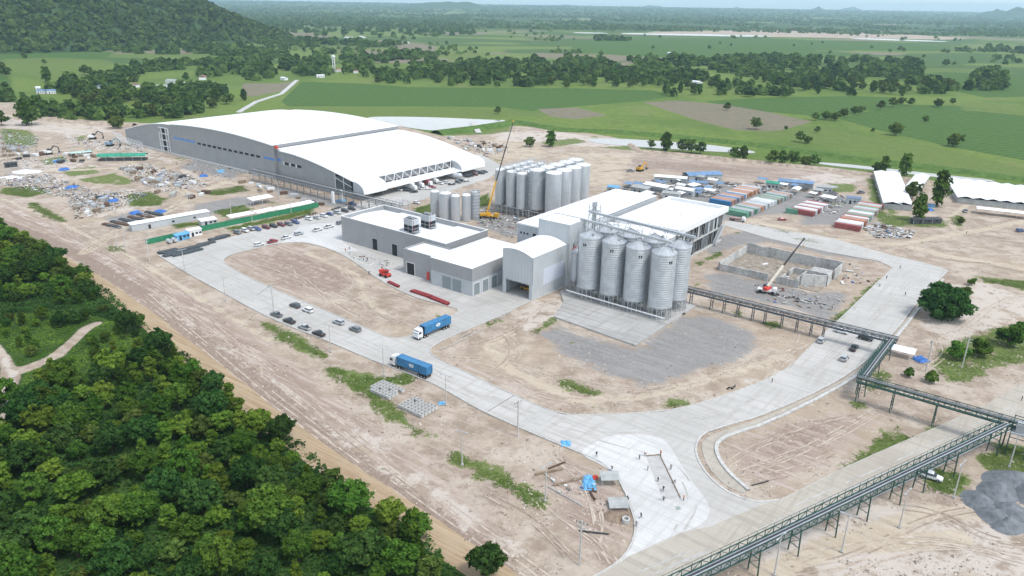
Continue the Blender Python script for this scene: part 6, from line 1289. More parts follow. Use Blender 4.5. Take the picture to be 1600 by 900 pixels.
# containers in the storage yard behind the glass building
CC = {'grey': CORR((0.36, 0.38, 0.39), 'grey'), 'pale': CORR((0.52, 0.54, 0.54), 'pale'), 'green': CORR((0.13, 0.30, 0.21), 'green'), 'orange': CORR((0.47, 0.22, 0.11), 'orange'), 'red': CORR((0.31, 0.09, 0.085), 'red'), 'rust': CORR((0.37, 0.25, 0.22), 'rust'), 'white': CORR((0.66, 0.67, 0.66), 'white'), 'blue': C_BLUE, 'dkgreen': CORR((0.08, 0.22, 0.13), 'dkgreen')}
def cont_row(x0, y0, x1, y1, cols, where, skip=()):
    """containers packed side by side; the marks are the feet of the door ends at the two ends of the row"""
    a = np.array(G2(x0, y0)); c = np.array(G2(x1, y1)); d = c-a; L = float(np.linalg.norm(d)); d = d/L; th = atan2(d[1], d[0])-pi/2; n = max(2, int(L/2.58)+1); ax = np.array([cos(th), sin(th)])
    for i in range(n):
        q = cols[(i*5+i//3) % len(cols)] if i >= 3 else cols[i]; sh = 0.35*sin(i*2.7+x0); p = a+d*(i*2.58)-ax*(6.15+sh)
        nth = OR[i] if i < 14 else ['fifteenth', 'sixteenth', 'seventeenth', 'eighteenth', 'nineteenth', 'twentieth', 'twenty-first', 'twenty-second', 'twenty-third', 'twenty-fourth', 'twenty-fifth', 'twenty-sixth'][min(i-14, 11)]
        CONT.place('shipping_container', (float(p[0]), float(p[1]), -0.05), th+0.012*sin(i*1.9), '%s shipping container, %s %s' % (q.replace('dkgreen', 'dark green'), nth, where), 'container', 'containers in the storage yard', paint=CC[q])
cont_row(1168, 340, 1238, 309, ['green','dkgreen','grey','grey','pale','rust','grey','orange','pale','white'], 'from the front of the long container row')
cont_row(1141, 322, 1192, 298, ['blue','orange','rust','grey','orange','grey','pale'], 'from the front of the row behind the long one')
cont_row(1272, 338, 1296, 324, ['red','pale','white','pale'], 'from the front of the middle block')
cont_row(1343, 361, 1380, 326, ['red','pale','white','grey','rust','orange','green'], 'from the front of the right block')
CONT6.place('shipping_container', (*G2(1237, 333), -0.05), SITE+.1, 'short green shipping container at the front left of the middle block', 'container', 'containers in the storage yard', paint=CC['green'])
_t = empty('tanker_truck', (*G2(1152, 345), 0), SITE+0.15, 'small white-cabbed truck beside the green container', 'truck'); MB().box(-4, 2.2, -1, 1, 0.7, 1.1).build('chassis', DARK_METAL, _t); MB().box(-4, 1.9, -1.1, 1.1, 1.1, 1.7).build('cargo_bed', CC['rust'], _t); loft([(2.3, 1.1, .6, 2.5, 1.0), (3.6, 1.1, .6, 2.45, 1.0), (4.1, 1.08, .55, 1.5, 1.0)]).build('cab', PAINT['white'], _t)
for x in (-3, -1.8, 3.1):
    for y in (-.95, .95): MB().tube((x, y-.2, .45), (x, y+.2, .45), .45, n=12).build('wheel', RUBBER, _t)
for i, (x, y, nm, c) in enumerate([(643, 296, 'white', PAINT['white']), (654, 292, 'pale grey', CC['pale']), (667, 289, 'red', CC['red']), (677, 286, 'white', CC['white'])]):
    t = empty('box_truck', (*G2(x, y), 0), SITE+pi*0, '%s box truck backed under the canopy, %s from the left' % (nm, OR[i]), 'truck', 'trucks at the loading canopy'); MB().box(-6, 1.8, -1.2, 1.2, 1.1, 3.8).build('cargo_box', c, t); loft([(2.2, 1.1, .6, 2.8, 1.0), (3.6, 1.1, .6, 2.7, 1.0), (4.0, 1.08, .55, 1.6, 1.0)]).build('cab', PAINT['white'], t); MB().box(-6, 3, -.4, .4, .7, 1.1).build('chassis', DARK_METAL, t)
    for xx in (-4.6, -3.4, 3.0):
        for yy in (-.95, .95): MB().tube((xx, yy-.2, .48), (xx, yy+.2, .48), .48, n=10).build('wheel', RUBBER, t)
t = empty('tank_vessel', (*G2(707, 279), 0), SITE+radians(10), 'long white horizontal tank vessel on saddles under the canopy', 'tank'); MB().lathe([(0.1, -7), (1.2, -6.6), (1.7, -5.8), (1.7, 5.8), (1.2, 6.6), (0.1, 7)], 20).build('shell', TANK_WHITE, t, smooth=True).rotation_euler = (0, pi/2, 0); t.children[0].location = (0, 0, 2.4)
for x in (-4, 4): MB().box(x-0.3, x+0.3, -1.3, 1.3, 0, 1.3).build('saddle', GALV_FRAME, t)

# motorbikes
BIKE = Kit(); BIKE.part('frame', MB().beam((-.6, 0, .5), (.5, 0, .6), .14, .25).beam((.5, 0, .6), (.65, 0, 1.0), .07).mesh('frame', DARK_METAL)); BIKE.part('seat', MB().cbox(-.25, 0, .78, .7, .24, .12).mesh('seat', RUBBER)); BIKE.part('handlebar', MB().beam((.6, -.3, 1.02), (.6, .3, 1.02), .05).mesh('handlebar', DARK_METAL))
for x in (-.65, .65): BIKE.part('wheel', MB().tube((x, -.05, .3), (x, .05, .3), .3, n=12).mesh('wheel', RUBBER))
_k = 0
for (x0, y0, x1, y1, n) in [(455,345,482,337.5,12), (484,336.5,494,334,5), (519,329,531,325,7)]:
    for i in range(n):
        f = i/(n-1); _k += 1; BIKE.place('motorbike', (*G2(x0+(x1-x0)*f, y0+(y1-y0)*f), 0.0), SITE+0.2*sin(i*2.1), 'parked motorbike in the tight row behind the upper parked cars', 'motorbike', 'motorbikes behind the upper parking row')
BIKE.place('motorbike', (*G2(1068, 492), -0.05), 0.6, 'dark motorbike by the right corner of the silo pad', 'motorbike'); BIKE.place('motorbike', (*G2(1140, 608), -0.1), 0.2, 'dark motorbike at the kerb below the gravel area', 'motorbike'); BIKE.place('motorbike', (*G2(1147, 606), -0.1), 0.9, 'motorbike right beside another at the kerb below the gravel', 'motorbike')

# ================================================================== POLES
lampk = Kit(); lampk.part('pole', MB().lathe([(0.17, -0.2), (0.17, 0.3), (0.10, 9.0)], 10).mesh('pole', POLE_C)); ia = lampk.part('arm', MB().tube((-1.3, 0, 9.2), (1.3, 0, 9.2), 0.06, n=6).tube((0, 0, 8.9), (0, 0, 9.25), 0.09).mesh('arm', GALV))
for x in (-1.4, 1.4): lampk.part('lamp_head', MB().cbox(x, 0, 9.2, 0.7, 0.3, 0.14).mesh('lamp_head', GALV_FRAME), sub=ia)
lampk.part('footing', MB().box(-.3, .3, -.3, .3, -.2, .25).mesh('footing', CONC))
polek = Kit(); polek.part('pole', MB().prism([(-.16, -.13), (.16, -.13), (.16, .13), (-.16, .13)], -0.2, 10.5).mesh('pole', POLE_C)); ic = polek.part('crossarm', MB().box(-1.2, 1.2, .13, .25, 9.6, 9.75).box(-.9, .9, .13, .25, 8.7, 8.82).mesh('crossarm', GALV_FRAME))
for x in (-1.1, -.4, .4, 1.1): polek.part('insulator', MB().lathe([(.05, 9.75), (.1, 9.85), (.05, 9.95), (.08, 10.05), (0, 10.08)], 8, x, .19).mesh('insulator', RUBBER), sub=ic)
for i, (x, y, k_, w) in enumerate([(289,424,lampk,'by the dark pipe stack at the road bend'), (353,470,lampk,'on the verge left of the parked pickups'), (428,487,polek,'behind the first grey pickup'), (517,550,lampk,'at the end of the near grass strip'), (600,587,lampk,'beside the lower blue container truck'), (697,633,lampk,'beside the concrete block stacks'), (809,682,polek,'on the verge of the lower road bend'), (722,726,lampk,'in the grass below the block stacks'), (852,782,lampk,'in the grass near the blue tarps'), (905,882,polek,'cluttered with wires near the bottom of the frame'),
        (1490,777,lampk,'beyond the green conveyor by the white pickup'), (1577,729,lampk,'under the conveyor junction at the right edge'), (1405,824,lampk,'in bare ground right of the foreground conveyor'), (1315,862,lampk,'right of the foreground conveyor, lower one'), (1210,898,lampk,'beside the foreground conveyor at the bottom edge'), (183,387,lampk,'in the left yard by the earth track'), (196,386,lampk,'in the left yard by the weed patch'), (231,366,lampk,'in front of the long shed, left end'), (300,335,lampk,'behind the long white shed'), (361,333,lampk,'by the open shelter near the green fence'), (394,345,lampk,'by the green fence and its sheds'), (436,310,lampk,'in front of the galvanised bridge, left'), (411,325,lampk,'beside the small blue shelter'), (455,333,lampk,'at the right end of the green fence'), (1446,580,polek,'leaning beside the blue tarp shelter'), (1503,575,polek,'thin pole in the scrub patch'), (234,409,polek,'dark post at the yard corner')]):
    k_.place('lamp_post' if k_ is lampk else 'utility_pole', (*G2(x, y), 0), SITE+(0.2 if i % 2 else 1.4), ('twin-armed concrete lamp post ' if k_ is lampk else 'concrete utility pole ') + w, 'lamp post' if k_ is lampk else 'utility pole', 'poles along the roads')
_u = empty('lattice_pole', (*G2(1000+0, 905), 0), 0, 'x', 'pole'); bpy.data.objects.remove(_u)

# ================================================================== PEOPLE
def person_mesh(pose):
    """one continuous skinned figure, coloured by height: shoes, trousers, shirt, skin, hair or hat"""
    J = {'stand': dict(hip=(0, 0, .93), kn=[(-.11, .02, .5), (.11, -.02, .5)], ft=[(-.12, -.02, .06), (.12, .02, .06)], ch=(0, 0, 1.32), nk=(0, .01, 1.47), hd=(0, .03, 1.62), el=[(-.27, .0, 1.12), (.27, .0, 1.12)], hn=[(-.28, .12, .88), (.28, .1, .88)]),
         'walk': dict(hip=(0, 0, .91), kn=[(-.1, .2, .5), (.1, -.08, .48)], ft=[(-.1, .3, .07), (.1, -.36, .1)], ch=(0, .04, 1.3), nk=(0, .07, 1.45), hd=(0, .1, 1.6), el=[(-.26, -.12, 1.1), (.26, .12, 1.1)], hn=[(-.26, -.06, .88), (.25, .3, .95)]),
         'bend': dict(hip=(0, -.12, .9), kn=[(-.12, .08, .5), (.12, .06, .5)], ft=[(-.13, 0, .06), (.13, 0, .06)], ch=(0, .22, 1.16), nk=(0, .36, 1.22), hd=(0, .5, 1.26), el=[(-.24, .35, .9), (.24, .35, .9)], hn=[(-.18, .5, .7), (.18, .5, .7)])}[pose]
    V = [J['hip'], J['ch'], J['nk'], J['hd'], (J['hd'][0], J['hd'][1], J['hd'][2]+.1)]; R = [.15, .17, .06, .1, .09]; E = [(0, 1), (1, 2), (2, 3), (3, 4)]
    for s, sx in ((0, -1), (1, 1)):
        i = len(V); f = J['ft'][s]; V += [(sx*.1, J['hip'][1], .86), J['kn'][s], f, (f[0], f[1]+.14, f[2]-.02)]; R += [.11, .075, .05, .045]; E += [(0, i), (i, i+1), (i+1, i+2), (i+2, i+3)]
        i = len(V); V += [(sx*.2, J['ch'][1], J['ch'][2]+.08), J['el'][s], J['hn'][s]]; R += [.07, .05, .042]; E += [(1, i), (i, i+1), (i+1, i+2)]
    me = bpy.data.meshes.new('body'); me.from_pydata(V, E, []); o = bpy.data.objects.new('body', me); COL.objects.link(o)
    md = o.modifiers.new('s', 'SKIN'); me.skin_vertices[0].data[0].use_root = True
    for i, rr in enumerate(R): me.skin_vertices[0].data[i].radius = (rr, rr*.8)
    o.modifiers.new('d', 'SUBSURF').levels = 1
    dg = bpy.context.evaluated_depsgraph_get(); out = bpy.data.meshes.new_from_object(o.evaluated_get(dg)); bpy.data.objects.remove(o)
    out.materials.clear(); [out.materials.append(m_) for m_ in (SHIRTS[0], TROUSERS, SKIN, RUBBER)]
    hd = Vector(J['hd'])
    for p in out.polygons:
        c = p.center; p.use_smooth = True
        p.material_index = 3 if c.z < .1 else (2 if (Vector(c)-hd).length < .17 or min((Vector(c)-Vector(h)).length for h in J['hn']) < .07 else (1 if c.z < .92 else 0))
    return out, hd
SHIRTS = [mat('navy_shirt', (0.03, 0.05, 0.12), rough=.8), mat('grey_shirt', (0.25, 0.25, 0.25), rough=.8), mat('orange_vest', (0.65, 0.20, 0.04), rough=.7), mat('dark_shirt', (0.04, 0.04, 0.045), rough=.8), mat('blue_shirt', (0.06, 0.16, 0.38), rough=.8)]
TROUSERS = mat('dark_trousers', (0.035, 0.038, 0.05), rough=.85); HATS = [mat('white_helmet', (0.7, 0.7, 0.68), rough=.4), YELLOW]
BODY = {p: person_mesh(p) for p in ('stand', 'walk', 'bend')}
hat_me = MB().lathe([(.17, 0), (.135, .03), (.12, .1), (.06, .15), (0, .16)], 12).mesh('helmet', HATS[0])
PPL = [(932,714,'walk',3,'on the white slab near the kerb'), (956,736,'stand',1,'beside the kerb near the grey shelter'), (952,741,'bend',4,'bending at the kerb behind the grey shelter'), (999,718,'stand',1,'left of the slab trench head'), (1008,712,'bend',2,'at the top left of the slab trench'), (1032,712,'stand',2,'at the top right of the slab trench'), (1012,735,'stand',1,'on the left edge of the trench, upper'), (1028,752,'bend',3,'working at the middle of the trench'), (1036,768,'bend',3,'working low on the left of the trench'), (1037,782,'bend',1,'at the bottom left of the trench'), (1068,782,'stand',2,'in orange at the bottom right of the trench'), (1048,734,'stand',1,'on the right edge of the trench, upper'), (1054,755,'bend',1,'on the right edge of the trench, lower'), (1001,810,'walk',0,'walking alone on the white slab'), (981,783,'bend',3,'crouched at the kerb beside the lower shelter'), (994,823,'stand',1,'standing on the kerb curve near the earth mound'), (568,408,'stand',3,'on the apron, left of a pair'), (574,408,'stand',0,'on the apron, right of a pair'), (577,429,'stand',3,'alone at the soil edge below the grey building'), (540,393,'stand',2,'at the corner of the grey building'), (546,390,'walk',3,'beside the red cabinet at the grey building'), (1414,462,'walk',3,'walking up the right-hand road'), (1385,436,'stand',0,'on the left edge of the right-hand road, upper'), (1374,448,'bend',4,'on the left edge of the right-hand road, lower'), (1406,420,'stand',1,'at the top of the right-hand road'), (1206,598,'stand',3,'by the kerb left of the green conveyor'), (1246,470,'stand',3,'below the concrete pit'), (1224,434,'stand',3,'inside the concrete pit'), (1510,366,'stand',3,'alone on the earth track at the right'), (1596,626,'stand',3,'on the far road at the right edge'), (1230,438,'bend',1,'bending inside the concrete pit')]
for i, (x, y, po, sh, w) in enumerate(PPL):
    me, hd = BODY[po]; z = 0.01; r = empty('person', (*G2(x, y), z), i*2.3, 'person in %s %s' % (['a navy shirt', 'grey', 'an orange vest', 'dark clothes', 'a blue shirt'][sh], w), 'person', 'workers on the site')
    o = new_obj('body', me, r); o.material_slots[0].link = 'OBJECT'; o.material_slots[0].material = SHIRTS[sh]; h = new_obj('helmet', hat_me, r); h.location = (hd.x, hd.y, hd.z+.06)

# ================================================================== THE SLAB TRENCH, BLOCKS, SHELTERS
sheet('slab_trench', [PX([(1009,713),(1030,711),(1062,778),(1036,781)])], 0.014, mat('wet_concrete', (0.45, 0.445, 0.43), rough=0.6, var=0.12, scale=0.5))
kerb('form_board', PX([(1009,713),(1030,711)]), w=0.15, h=0.25, material=WOOD); kerb('form_board', PX([(1031,711),(1063,778)]), w=0.15, h=0.25, material=WOOD)
MB_C = MB().box(-.5, .5, -.5, .5, -.6, .02)
sheet('manhole_cover', [PX([(1055,792),(1062,791),(1064,796),(1057,797)])], 0.03, mat('green_grey_cover', (0.28, 0.33, 0.29), rough=.7))
BL = MB()                                                            # a hollow precast box: four walls and a base
for a in ((-.55,.55,-.55,-.42),(-.55,.55,.42,.55),(-.55,-.42,-.42,.42),(.42,.55,-.42,.42)): BL.box(*a, 0, 1.0)
BL.box(-.42, .42, -.42, .42, 0, .3); BLOCK = BL.mesh('precast_box', CONC_PALE)
for gi, (x, y, nx, ny, lb) in enumerate([(603, 611, 7, 5, 'left block group on the grass'), (653, 638, 7, 5, 'right block group on the grass')]):
    c = np.array(G2(x, y)); k = 0
    for i in range(nx):
        for j in range(ny):
            if (i*7+j*3+gi) % 17 == 0: continue
            p = c+UX*((i-(nx-1)/2)*1.28)+VX*((j-(ny-1)/2)*1.28); o = new_obj('precast_box', BLOCK); o.location = (p[0], p[1], -0.05); o.rotation_euler = (0, 0, SITE+((i*5+j*3) % 7-3)*0.02)
            tag(o, 'hollow pale concrete box in the %s' % lb, 'concrete box', 'precast boxes, ' + lb)
def shelter(x, y, L, W, h, label, roof, rz=SITE, name='shelter', posts=True, walls=None, gable=0.0, cat='shed', group=None):
    r = empty(name, (*G2(x, y), 0), rz, label, cat, group)
    b = MB()
    if gable: b.add([(-L/2-.3, -W/2-.3, h), (L/2+.3, -W/2-.3, h), (L/2+.3, 0, h+gable), (-L/2-.3, 0, h+gable), (-L/2-.3, W/2+.3, h), (L/2+.3, W/2+.3, h), (-L/2-.3, -W/2-.3, h-.08), (L/2+.3, -W/2-.3, h-.08), (L/2+.3, 0, h+gable-.08), (-L/2-.3, 0, h+gable-.08), (-L/2-.3, W/2+.3, h-.08), (L/2+.3, W/2+.3, h-.08)], [(0,1,2,3), (3,2,5,4), (9,8,7,6), (10,11,8,9), (0,6,7,1), (4,5,11,10)])
    else: b.add([(-L/2-.3, -W/2-.3, h-.15), (L/2+.3, -W/2-.3, h-.15), (L/2+.3, W/2+.3, h+.25), (-L/2-.3, W/2+.3, h+.25), (-L/2-.3, -W/2-.3, h-.23), (L/2+.3, -W/2-.3, h-.23), (L/2+.3, W/2+.3, h+.17), (-L/2-.3, W/2+.3, h+.17)], [(0,1,2,3), (7,6,5,4), (0,4,5,1), (1,5,6,2), (2,6,7,3), (3,7,4,0)])
    b.build('roof', roof, r)
    if posts:
        n = max(2, int(L/4)+1)
        for k in range(n):
            for s in (-1, 1): MB().box(-L/2+L*k/(n-1)-.06, -L/2+L*k/(n-1)+.06, s*W/2-.06, s*W/2+.06, -.1, h-.2).build('post', GALV_FRAME, r)
    if walls is not None:
        MB().box(-L/2, L/2, -W/2, -W/2+.12, -.1, h-.24).box(-L/2, L/2, W/2-.12, W/2, -.1, h-.2).box(-L/2, -L/2+.12, -W/2+.12, W/2-.12, -.1, h-.24).box(L/2-.12, L/2, -W/2+.12, W/2-.12, -.1, h-.24).build('wall', walls, r)
        MB().box(-L*.3, -L*.3+1.1, -W/2-.03, -W/2, 0, 2).build('door', DARK_OPEN, r)
        for k in (0.0, .28): MB().box(L*k, L*k+1.2, -W/2-.03, -W/2, 1, 1.9).build('window', DARK_OPEN, r)
    return r
GREYSHEET = mat('weathered_grey_sheet', (0.36, 0.38, 0.37), rough=.7, var=.15, scale=.6)
shelter(952, 754, 3.8, 2.6, 1.9, 'grey flat-roofed shelter beside the blue tarps at the kerb', GREYSHEET, rz=0.05); shelter(966, 790, 3.8, 2.8, 0.8, 'low grey slab cover beside the earth mound at the kerb', GREYSHEET, rz=0.05)
shelter(1410, 556, 6.2, 3.6, 2.3, 'white-roofed shelter with grey panel between two blue tarps', WHITE_PAINT, rz=SITE+.05)
def tarp(x, y, s, label, m_=BLUE_TARP, h=1.6, rz=0.0, asp=1.0):
    g = random.Random(int(x*7+y)); b = MB(); n = 9; vs = []
    for j in range(n):
        for i in range(n):
            a = i/(n-1)*2-1; c = j/(n-1)*2-1; e = max(abs(a), abs(c)); vs.append((a*s*(1+g.uniform(-.08, .08)), c*s*asp*(1+g.uniform(-.08, .08)), max(0.0, h*.62*(1-e**4)*g.uniform(.35, 1.25))))
    b.add(vs, [(j*n+i, j*n+i+1, (j+1)*n+i+1, (j+1)*n+i) for j in range(n-1) for i in range(n-1)]); o = b.build('tarpaulin', m_); o.location = (*G2(x, y), -0.02); o.rotation_euler = (0, 0, rz); return tag(o, label, 'tarpaulin', 'tarpaulins over materials')
tarp(1398, 543, 1.7, 'blue tarpaulin at the conveyor side of the white shelter', rz=.5); tarp(1438, 562, 2.0, 'blue tarpaulin at the right end of the white shelter', rz=.3)
tarp(884, 693, 1.3, 'light blue tarpaulin on the kerb of the lower road', SKYBLUE_TARP, .8); tarp(919, 748, 1.2, 'light blue tarpaulin left of the grey shelter, upper', SKYBLUE_TARP, 1.2); tarp(921, 758, 1.5, 'light blue tarpaulin left of the grey shelter, lower', SKYBLUE_TARP, 1.3, asp=1.3); tarp(930, 746, 0.7, 'small red tarpaulin between the blue tarps and shelter', BRIGHT_RED, .8); tarp(690, 630, .9, 'small blue tarpaulin beside the right block group', SKYBLUE_TARP, .6)
for (x, y, s, lb) in [(92,252,3.2,'by the left excavator'), (100,265,3.0,'beside the small weed patch left of the earth track'), (112,293,3.2,'on the scrap heap left of the track'), (165,310,3.5,'near the weed-grown stack beside the left road'), (176,314,2.6,'right of the larger blue tarp by the left road'), (318,275,2.5,'before the plinth of the arched warehouse'), (345,268,2.2,'close under the warehouse wall'), (402,272,2.0,'at the left foot of the galvanised bridge'), (533,314,2.4,'under the galvanised bridge by the white pylons'), (1240,330,2.0,'in the container yard'), (260,228,2.4,'near the warehouse stair bay'), (212,333,2.6,'on the pipe stacks behind the long shed, left'), (250,331,2.6,'on the pipe stacks behind the long shed, right')]: tarp(x, y, s, 'blue tarpaulin ' + lb, BLUE_TARP if s > 2.4 else SKYBLUE_TARP, 1.8, rz=x*.1)
# mound and concrete ring by the kerb
def mound(name, x, y, rx, ry, h, label, m_, seed=1, rz=0.0, cat='mound', group=None, n=22):
    t = np.linspace(-1, 1, n); X, Y = np.meshgrid(t, t); R = np.hypot(X, Y); Z = np.clip(1-R, 0, 1)**1.1*h*(.75+.5*fbm(X*2.5+seed, Y*2.5, seed, 3))-0.15
    me = bpy.data.meshes.new(name); me.from_pydata(np.stack([X.ravel()*rx, Y.ravel()*ry, Z.ravel()], 1).tolist(), [], [(j*n+i, j*n+i+1, (j+1)*n+i+1, (j+1)*n+i) for j in range(n-1) for i in range(n-1)]); me.materials.append(m_); me.polygons.foreach_set('use_smooth', [True]*((n-1)**2))
    o = new_obj(name, me); o.location = (*G2(x, y), -0.05); o.rotation_euler = (0, 0, rz); return tag(o, label, cat, group)
DKSOIL = mat('dark_heaped_soil', (0.25, 0.19, 0.14), rough=.95, var=.25, scale=.8, bump=.8, bscale=3); CRUSH = mat('crushed_grey_stone', (0.17, 0.185, 0.20), rough=.95, var=.2, scale=.8, bump=.9, bscale=5)
mound('earth_mound', 966, 806, 3.4, 2.6, 1.1, 'brown earth mound behind the concrete ring at the kerb', DKSOIL, 3)
o = MB().lathe([(.85, -.1), (.85, .9), (.55, .9), (.55, -.1)], 18).build('concrete_ring', CONC_PALE); o.location = (*G2(978, 815), 0); tag(o, 'pale concrete ring lying by the kerb next to the earth mound', 'concrete ring')
for i, (x, y, rx, ry, h, lb) in enumerate([(1585,752,7.5,5,3.0,'grey stone heap behind, at the right frame edge'), (1560,768,6.5,4.2,2.6,'grey stone heap at the middle of the stone pile'), (1532,785,5,3.8,2.3,'grey stone heap nearest the white pickup'), (1555,808,4.6,3.4,2.6,'small round grey stone heap in front'), (1580,800,5,4,2.6,'grey stone heap second from front at right'), (1575,820,4.2,3,2.2,'lowest grey stone heap nearest the camera'), (1612,772,6,4.4,2.8,'grey stone heap partly outside the right frame edge')]): mound('stone_heap', x, y, rx, ry, h, lb, CRUSH, i+3, rz=i*.7, cat='stone heap', group='grey stone heaps')
def pile(name, x, y, L, rz, n, m_, label, cat='pipes', r=.07, rows=2, group=None):
    root = empty(name, (*G2(x, y), 0), rz, label, cat, group); g = random.Random(int(x+y*3))
    for j in range(rows):
        for i in range(n-j): MB().tube((-L/2+g.uniform(-.3, .3), (i-(n-j)/2)*r*2.1, r+j*r*1.8), (L/2+g.uniform(-.3, .3), (i-(n-j)/2)*r*2.1+g.uniform(-.1, .1), r+j*r*1.8), r, n=7).build('length', m_, root)
for a in [('timber_pile', 857, 737, 7, .35, 5, WOOD, 'loose timber poles near the lamp post by the blue tarps', 'timber'), ('timber_pile', 870, 727, 5, .6, 4, RUSTY, 'short bundle of poles beside the timber near the kerb', 'timber'), ('timber_pile', 888, 752, 8, .45, 5, WOOD, 'long bundle of poles pointing at the blue tarps', 'timber'), ('timber_pile', 883, 775, 10, -.75, 2, POLE_C, 'long pale pole lying aslant below the lamp post', 'timber'), ('timber_pile', 928, 832, 6, -.15, 3, DARK_METAL, 'dark pipes beside the cluttered utility pole', 'pipes'), ('timber_pile', 925, 775, 3, 1.9, 4, RUSTY, 'small heap of dark boards below the blue tarps', 'timber'), ('pipe_pile', 1187, 735+20, 5, .4, 2, DARK_METAL, 'thin dark hose and pipes at the drain end', 'pipes'), ('pipe_pile', 1260, 470, 14, -.62, 2, DARK_METAL, 'long dark pipes laid below the concrete pit', 'pipes')]: pile(*a)
# dark pipe stacks by the parking road and behind the long shed
for i, (x, y, L) in enumerate([(262,393,8),(272,394,9),(285,391,10),(298,388,10),(310,385,9),(322,381,8),(270,398,8),(285,397,9),(300,393,9),(340,373,8),(348,370,6)]): pile('bar_bundle', x, y, L, SITE+pi/2+radians(-4), 7, REBAR, 'dark bundle of bars by the parking road, %s from its left end' % OR[i], 'steel bars', .2, 2, 'dark bar bundles by the parking road')
for i in range(12): pile('bar_bundle', 172+i*6.6, 352-i*1.9+(i % 2)*4, 9, SITE+.2, 6, REBAR if i % 3 else RUSTY, 'bar bundle behind the long white shed, %s from the left' % OR[i], 'steel bars', .18, 2, 'bar bundles behind the long shed')

# ================================================================== SHEDS AND FENCES OF THE YARD
def shed_px(x0, y0, x1, y1, W, h, label, roof, walls=PALE_WALL, gable=0.0, posts=False, name='shed', group=None, cat='shed'):
    a = np.array(G2(x0, y0)); c = np.array(G2(x1, y1)); m_ = (a+c)/2; L = float(np.linalg.norm(c-a)); th = atan2(c[1]-a[1], c[0]-a[0])
    r = shelter(800, 450, L, W, h, label, roof, th, name, posts, walls, gable, cat, group); n = np.array([-sin(th), cos(th)]); r.location = (m_[0]+n[0]*W/2, m_[1]+n[1]*W/2, 0); return r
shed_px(207, 362, 328, 340, 4.0, 3.4, 'long low grey shed with white lean-to roof in the left yard', WHITE_ROOF)
shed_px(396, 322, 428, 316, 6, 3.2, 'open shelter with white roof and blue end left of the green fence', WHITE_ROOF, None, 0, True)
for i, (x0, y0, x1, y1) in enumerate([(316,354,340,350), (362,348,398,341), (404,341,432,335), (436,335,470,328), (470,328,492,323)]): shed_px(x0, y0, x1, y1, 4.5, 2.7, 'white-roofed shed behind the green fence, %s from the left' % OR[i], WHITE_ROOF, None if i else PALE_WALL, 0, True, group='sheds behind the green fence')
def fence(p0, p1, h, label):
    a = np.array(G2(*p0)); c = np.array(G2(*p1)); L = float(np.linalg.norm(c-a)); r = empty('sheet_fence', (a[0], a[1], 0), atan2(c[1]-a[1], c[0]-a[0]), label, 'fence', 'green sheet fences'); n = max(2, int(L/2.4))
    for k in range(n): MB().box(L*k/n+.02, L*(k+1)/n-.02, -.04 if k % 2 else -.02, 0.0, -.1, h*(1+.03*sin(k*3.1))).build('fence_panel', GREEN_SHEET, r); MB().box(L*k/n-.05, L*k/n+.05, .0, .1, -.1, h).build('post', GALV_FRAME, r)
fence((312, 362), (498, 323.5), 2.6, 'long green sheet fence along the parking road'); fence((228, 382), (278, 371), 2.4, 'short green sheet fence left of the blue cabin')
r = shed_px(277, 377, 297, 372, 2.6, 2.7, 'light blue site cabin at the end of the short green fence', SKYBLUE_TARP, SKYBLUE_TARP); r = shed_px(296, 371, 316, 367, 2.8, 3.2, 'white site cabin beside the light blue one', WHITE_PAINT, WHITE_PAINT)
for i, (x, y) in enumerate([(265,380),(273,378)]): t = empty('water_tank_barrel', (*G2(x, y), 0), SITE, 'white drum tank lying before the short green fence, %s one' % ('left' if i == 0 else 'right'), 'tank', 'drum tanks by the green fence'); MB().tube((-1.3, 0, 1.1), (1.3, 0, 1.1), .9, n=16).build('shell', TANK_WHITE, t); MB().box(-1, 1, -.7, .7, 0, .35).build('cradle', DARK_METAL, t)
r = empty('long_green_shed', (*G2(193, 250), 0), 0.16, 'long green-covered open shed with rounded roof in the left yard', 'shed'); b = MB(); n = 9
xs = np.linspace(-15.5, 15.5, 12); prof = [(3.6*cos(t), 3.0+1.6*sin(t)) for t in np.linspace(0, pi, n)]
for i in range(11): b.add([(xs[i], y, z) for y, z in prof]+[(xs[i+1]-.05, y, z) for y, z in prof], [(k, k+1, n+k+1, n+k) for k in range(n-1)])
b.build('roof', GREEN_ROOF, r)
for x in xs[::2]:
    for y in (-3.5, 3.5): MB().box(x-.08, x+.08, y-.08, y+.08, -.1, 3.1).build('post', GALV_FRAME, r)
MB().box(-15, 15, -2.6, 2.6, -.05, 1.3).build('stored_goods', DARK_METAL, r)
shed_px(112, 246, 145, 243, 4.5, 2.8, 'small pale green roofed shed left of the long green shed', mat('pale_green_roof', (0.42, 0.58, 0.52), rough=.6), None, 0, True)
shed_px(8, 262, 28, 260, 2.8, 2.7, 'dark cabin with white window beside the white heap', DARK_METAL, DARK_METAL)
# white sacks heap and white rubble at the far left
mound('white_heap', 42, 268, 9, 6, 1.8, 'bright white heap of lime sacks at the far left of the yard', mat('white_lime', (0.72, 0.73, 0.74), rough=.9, var=.06, bump=.8, bscale=3), 5); mound('white_heap', 18, 277, 8, 5, 1.2, 'smaller white heap beside the lime sacks at the left edge', MATS['white_lime'], 8)
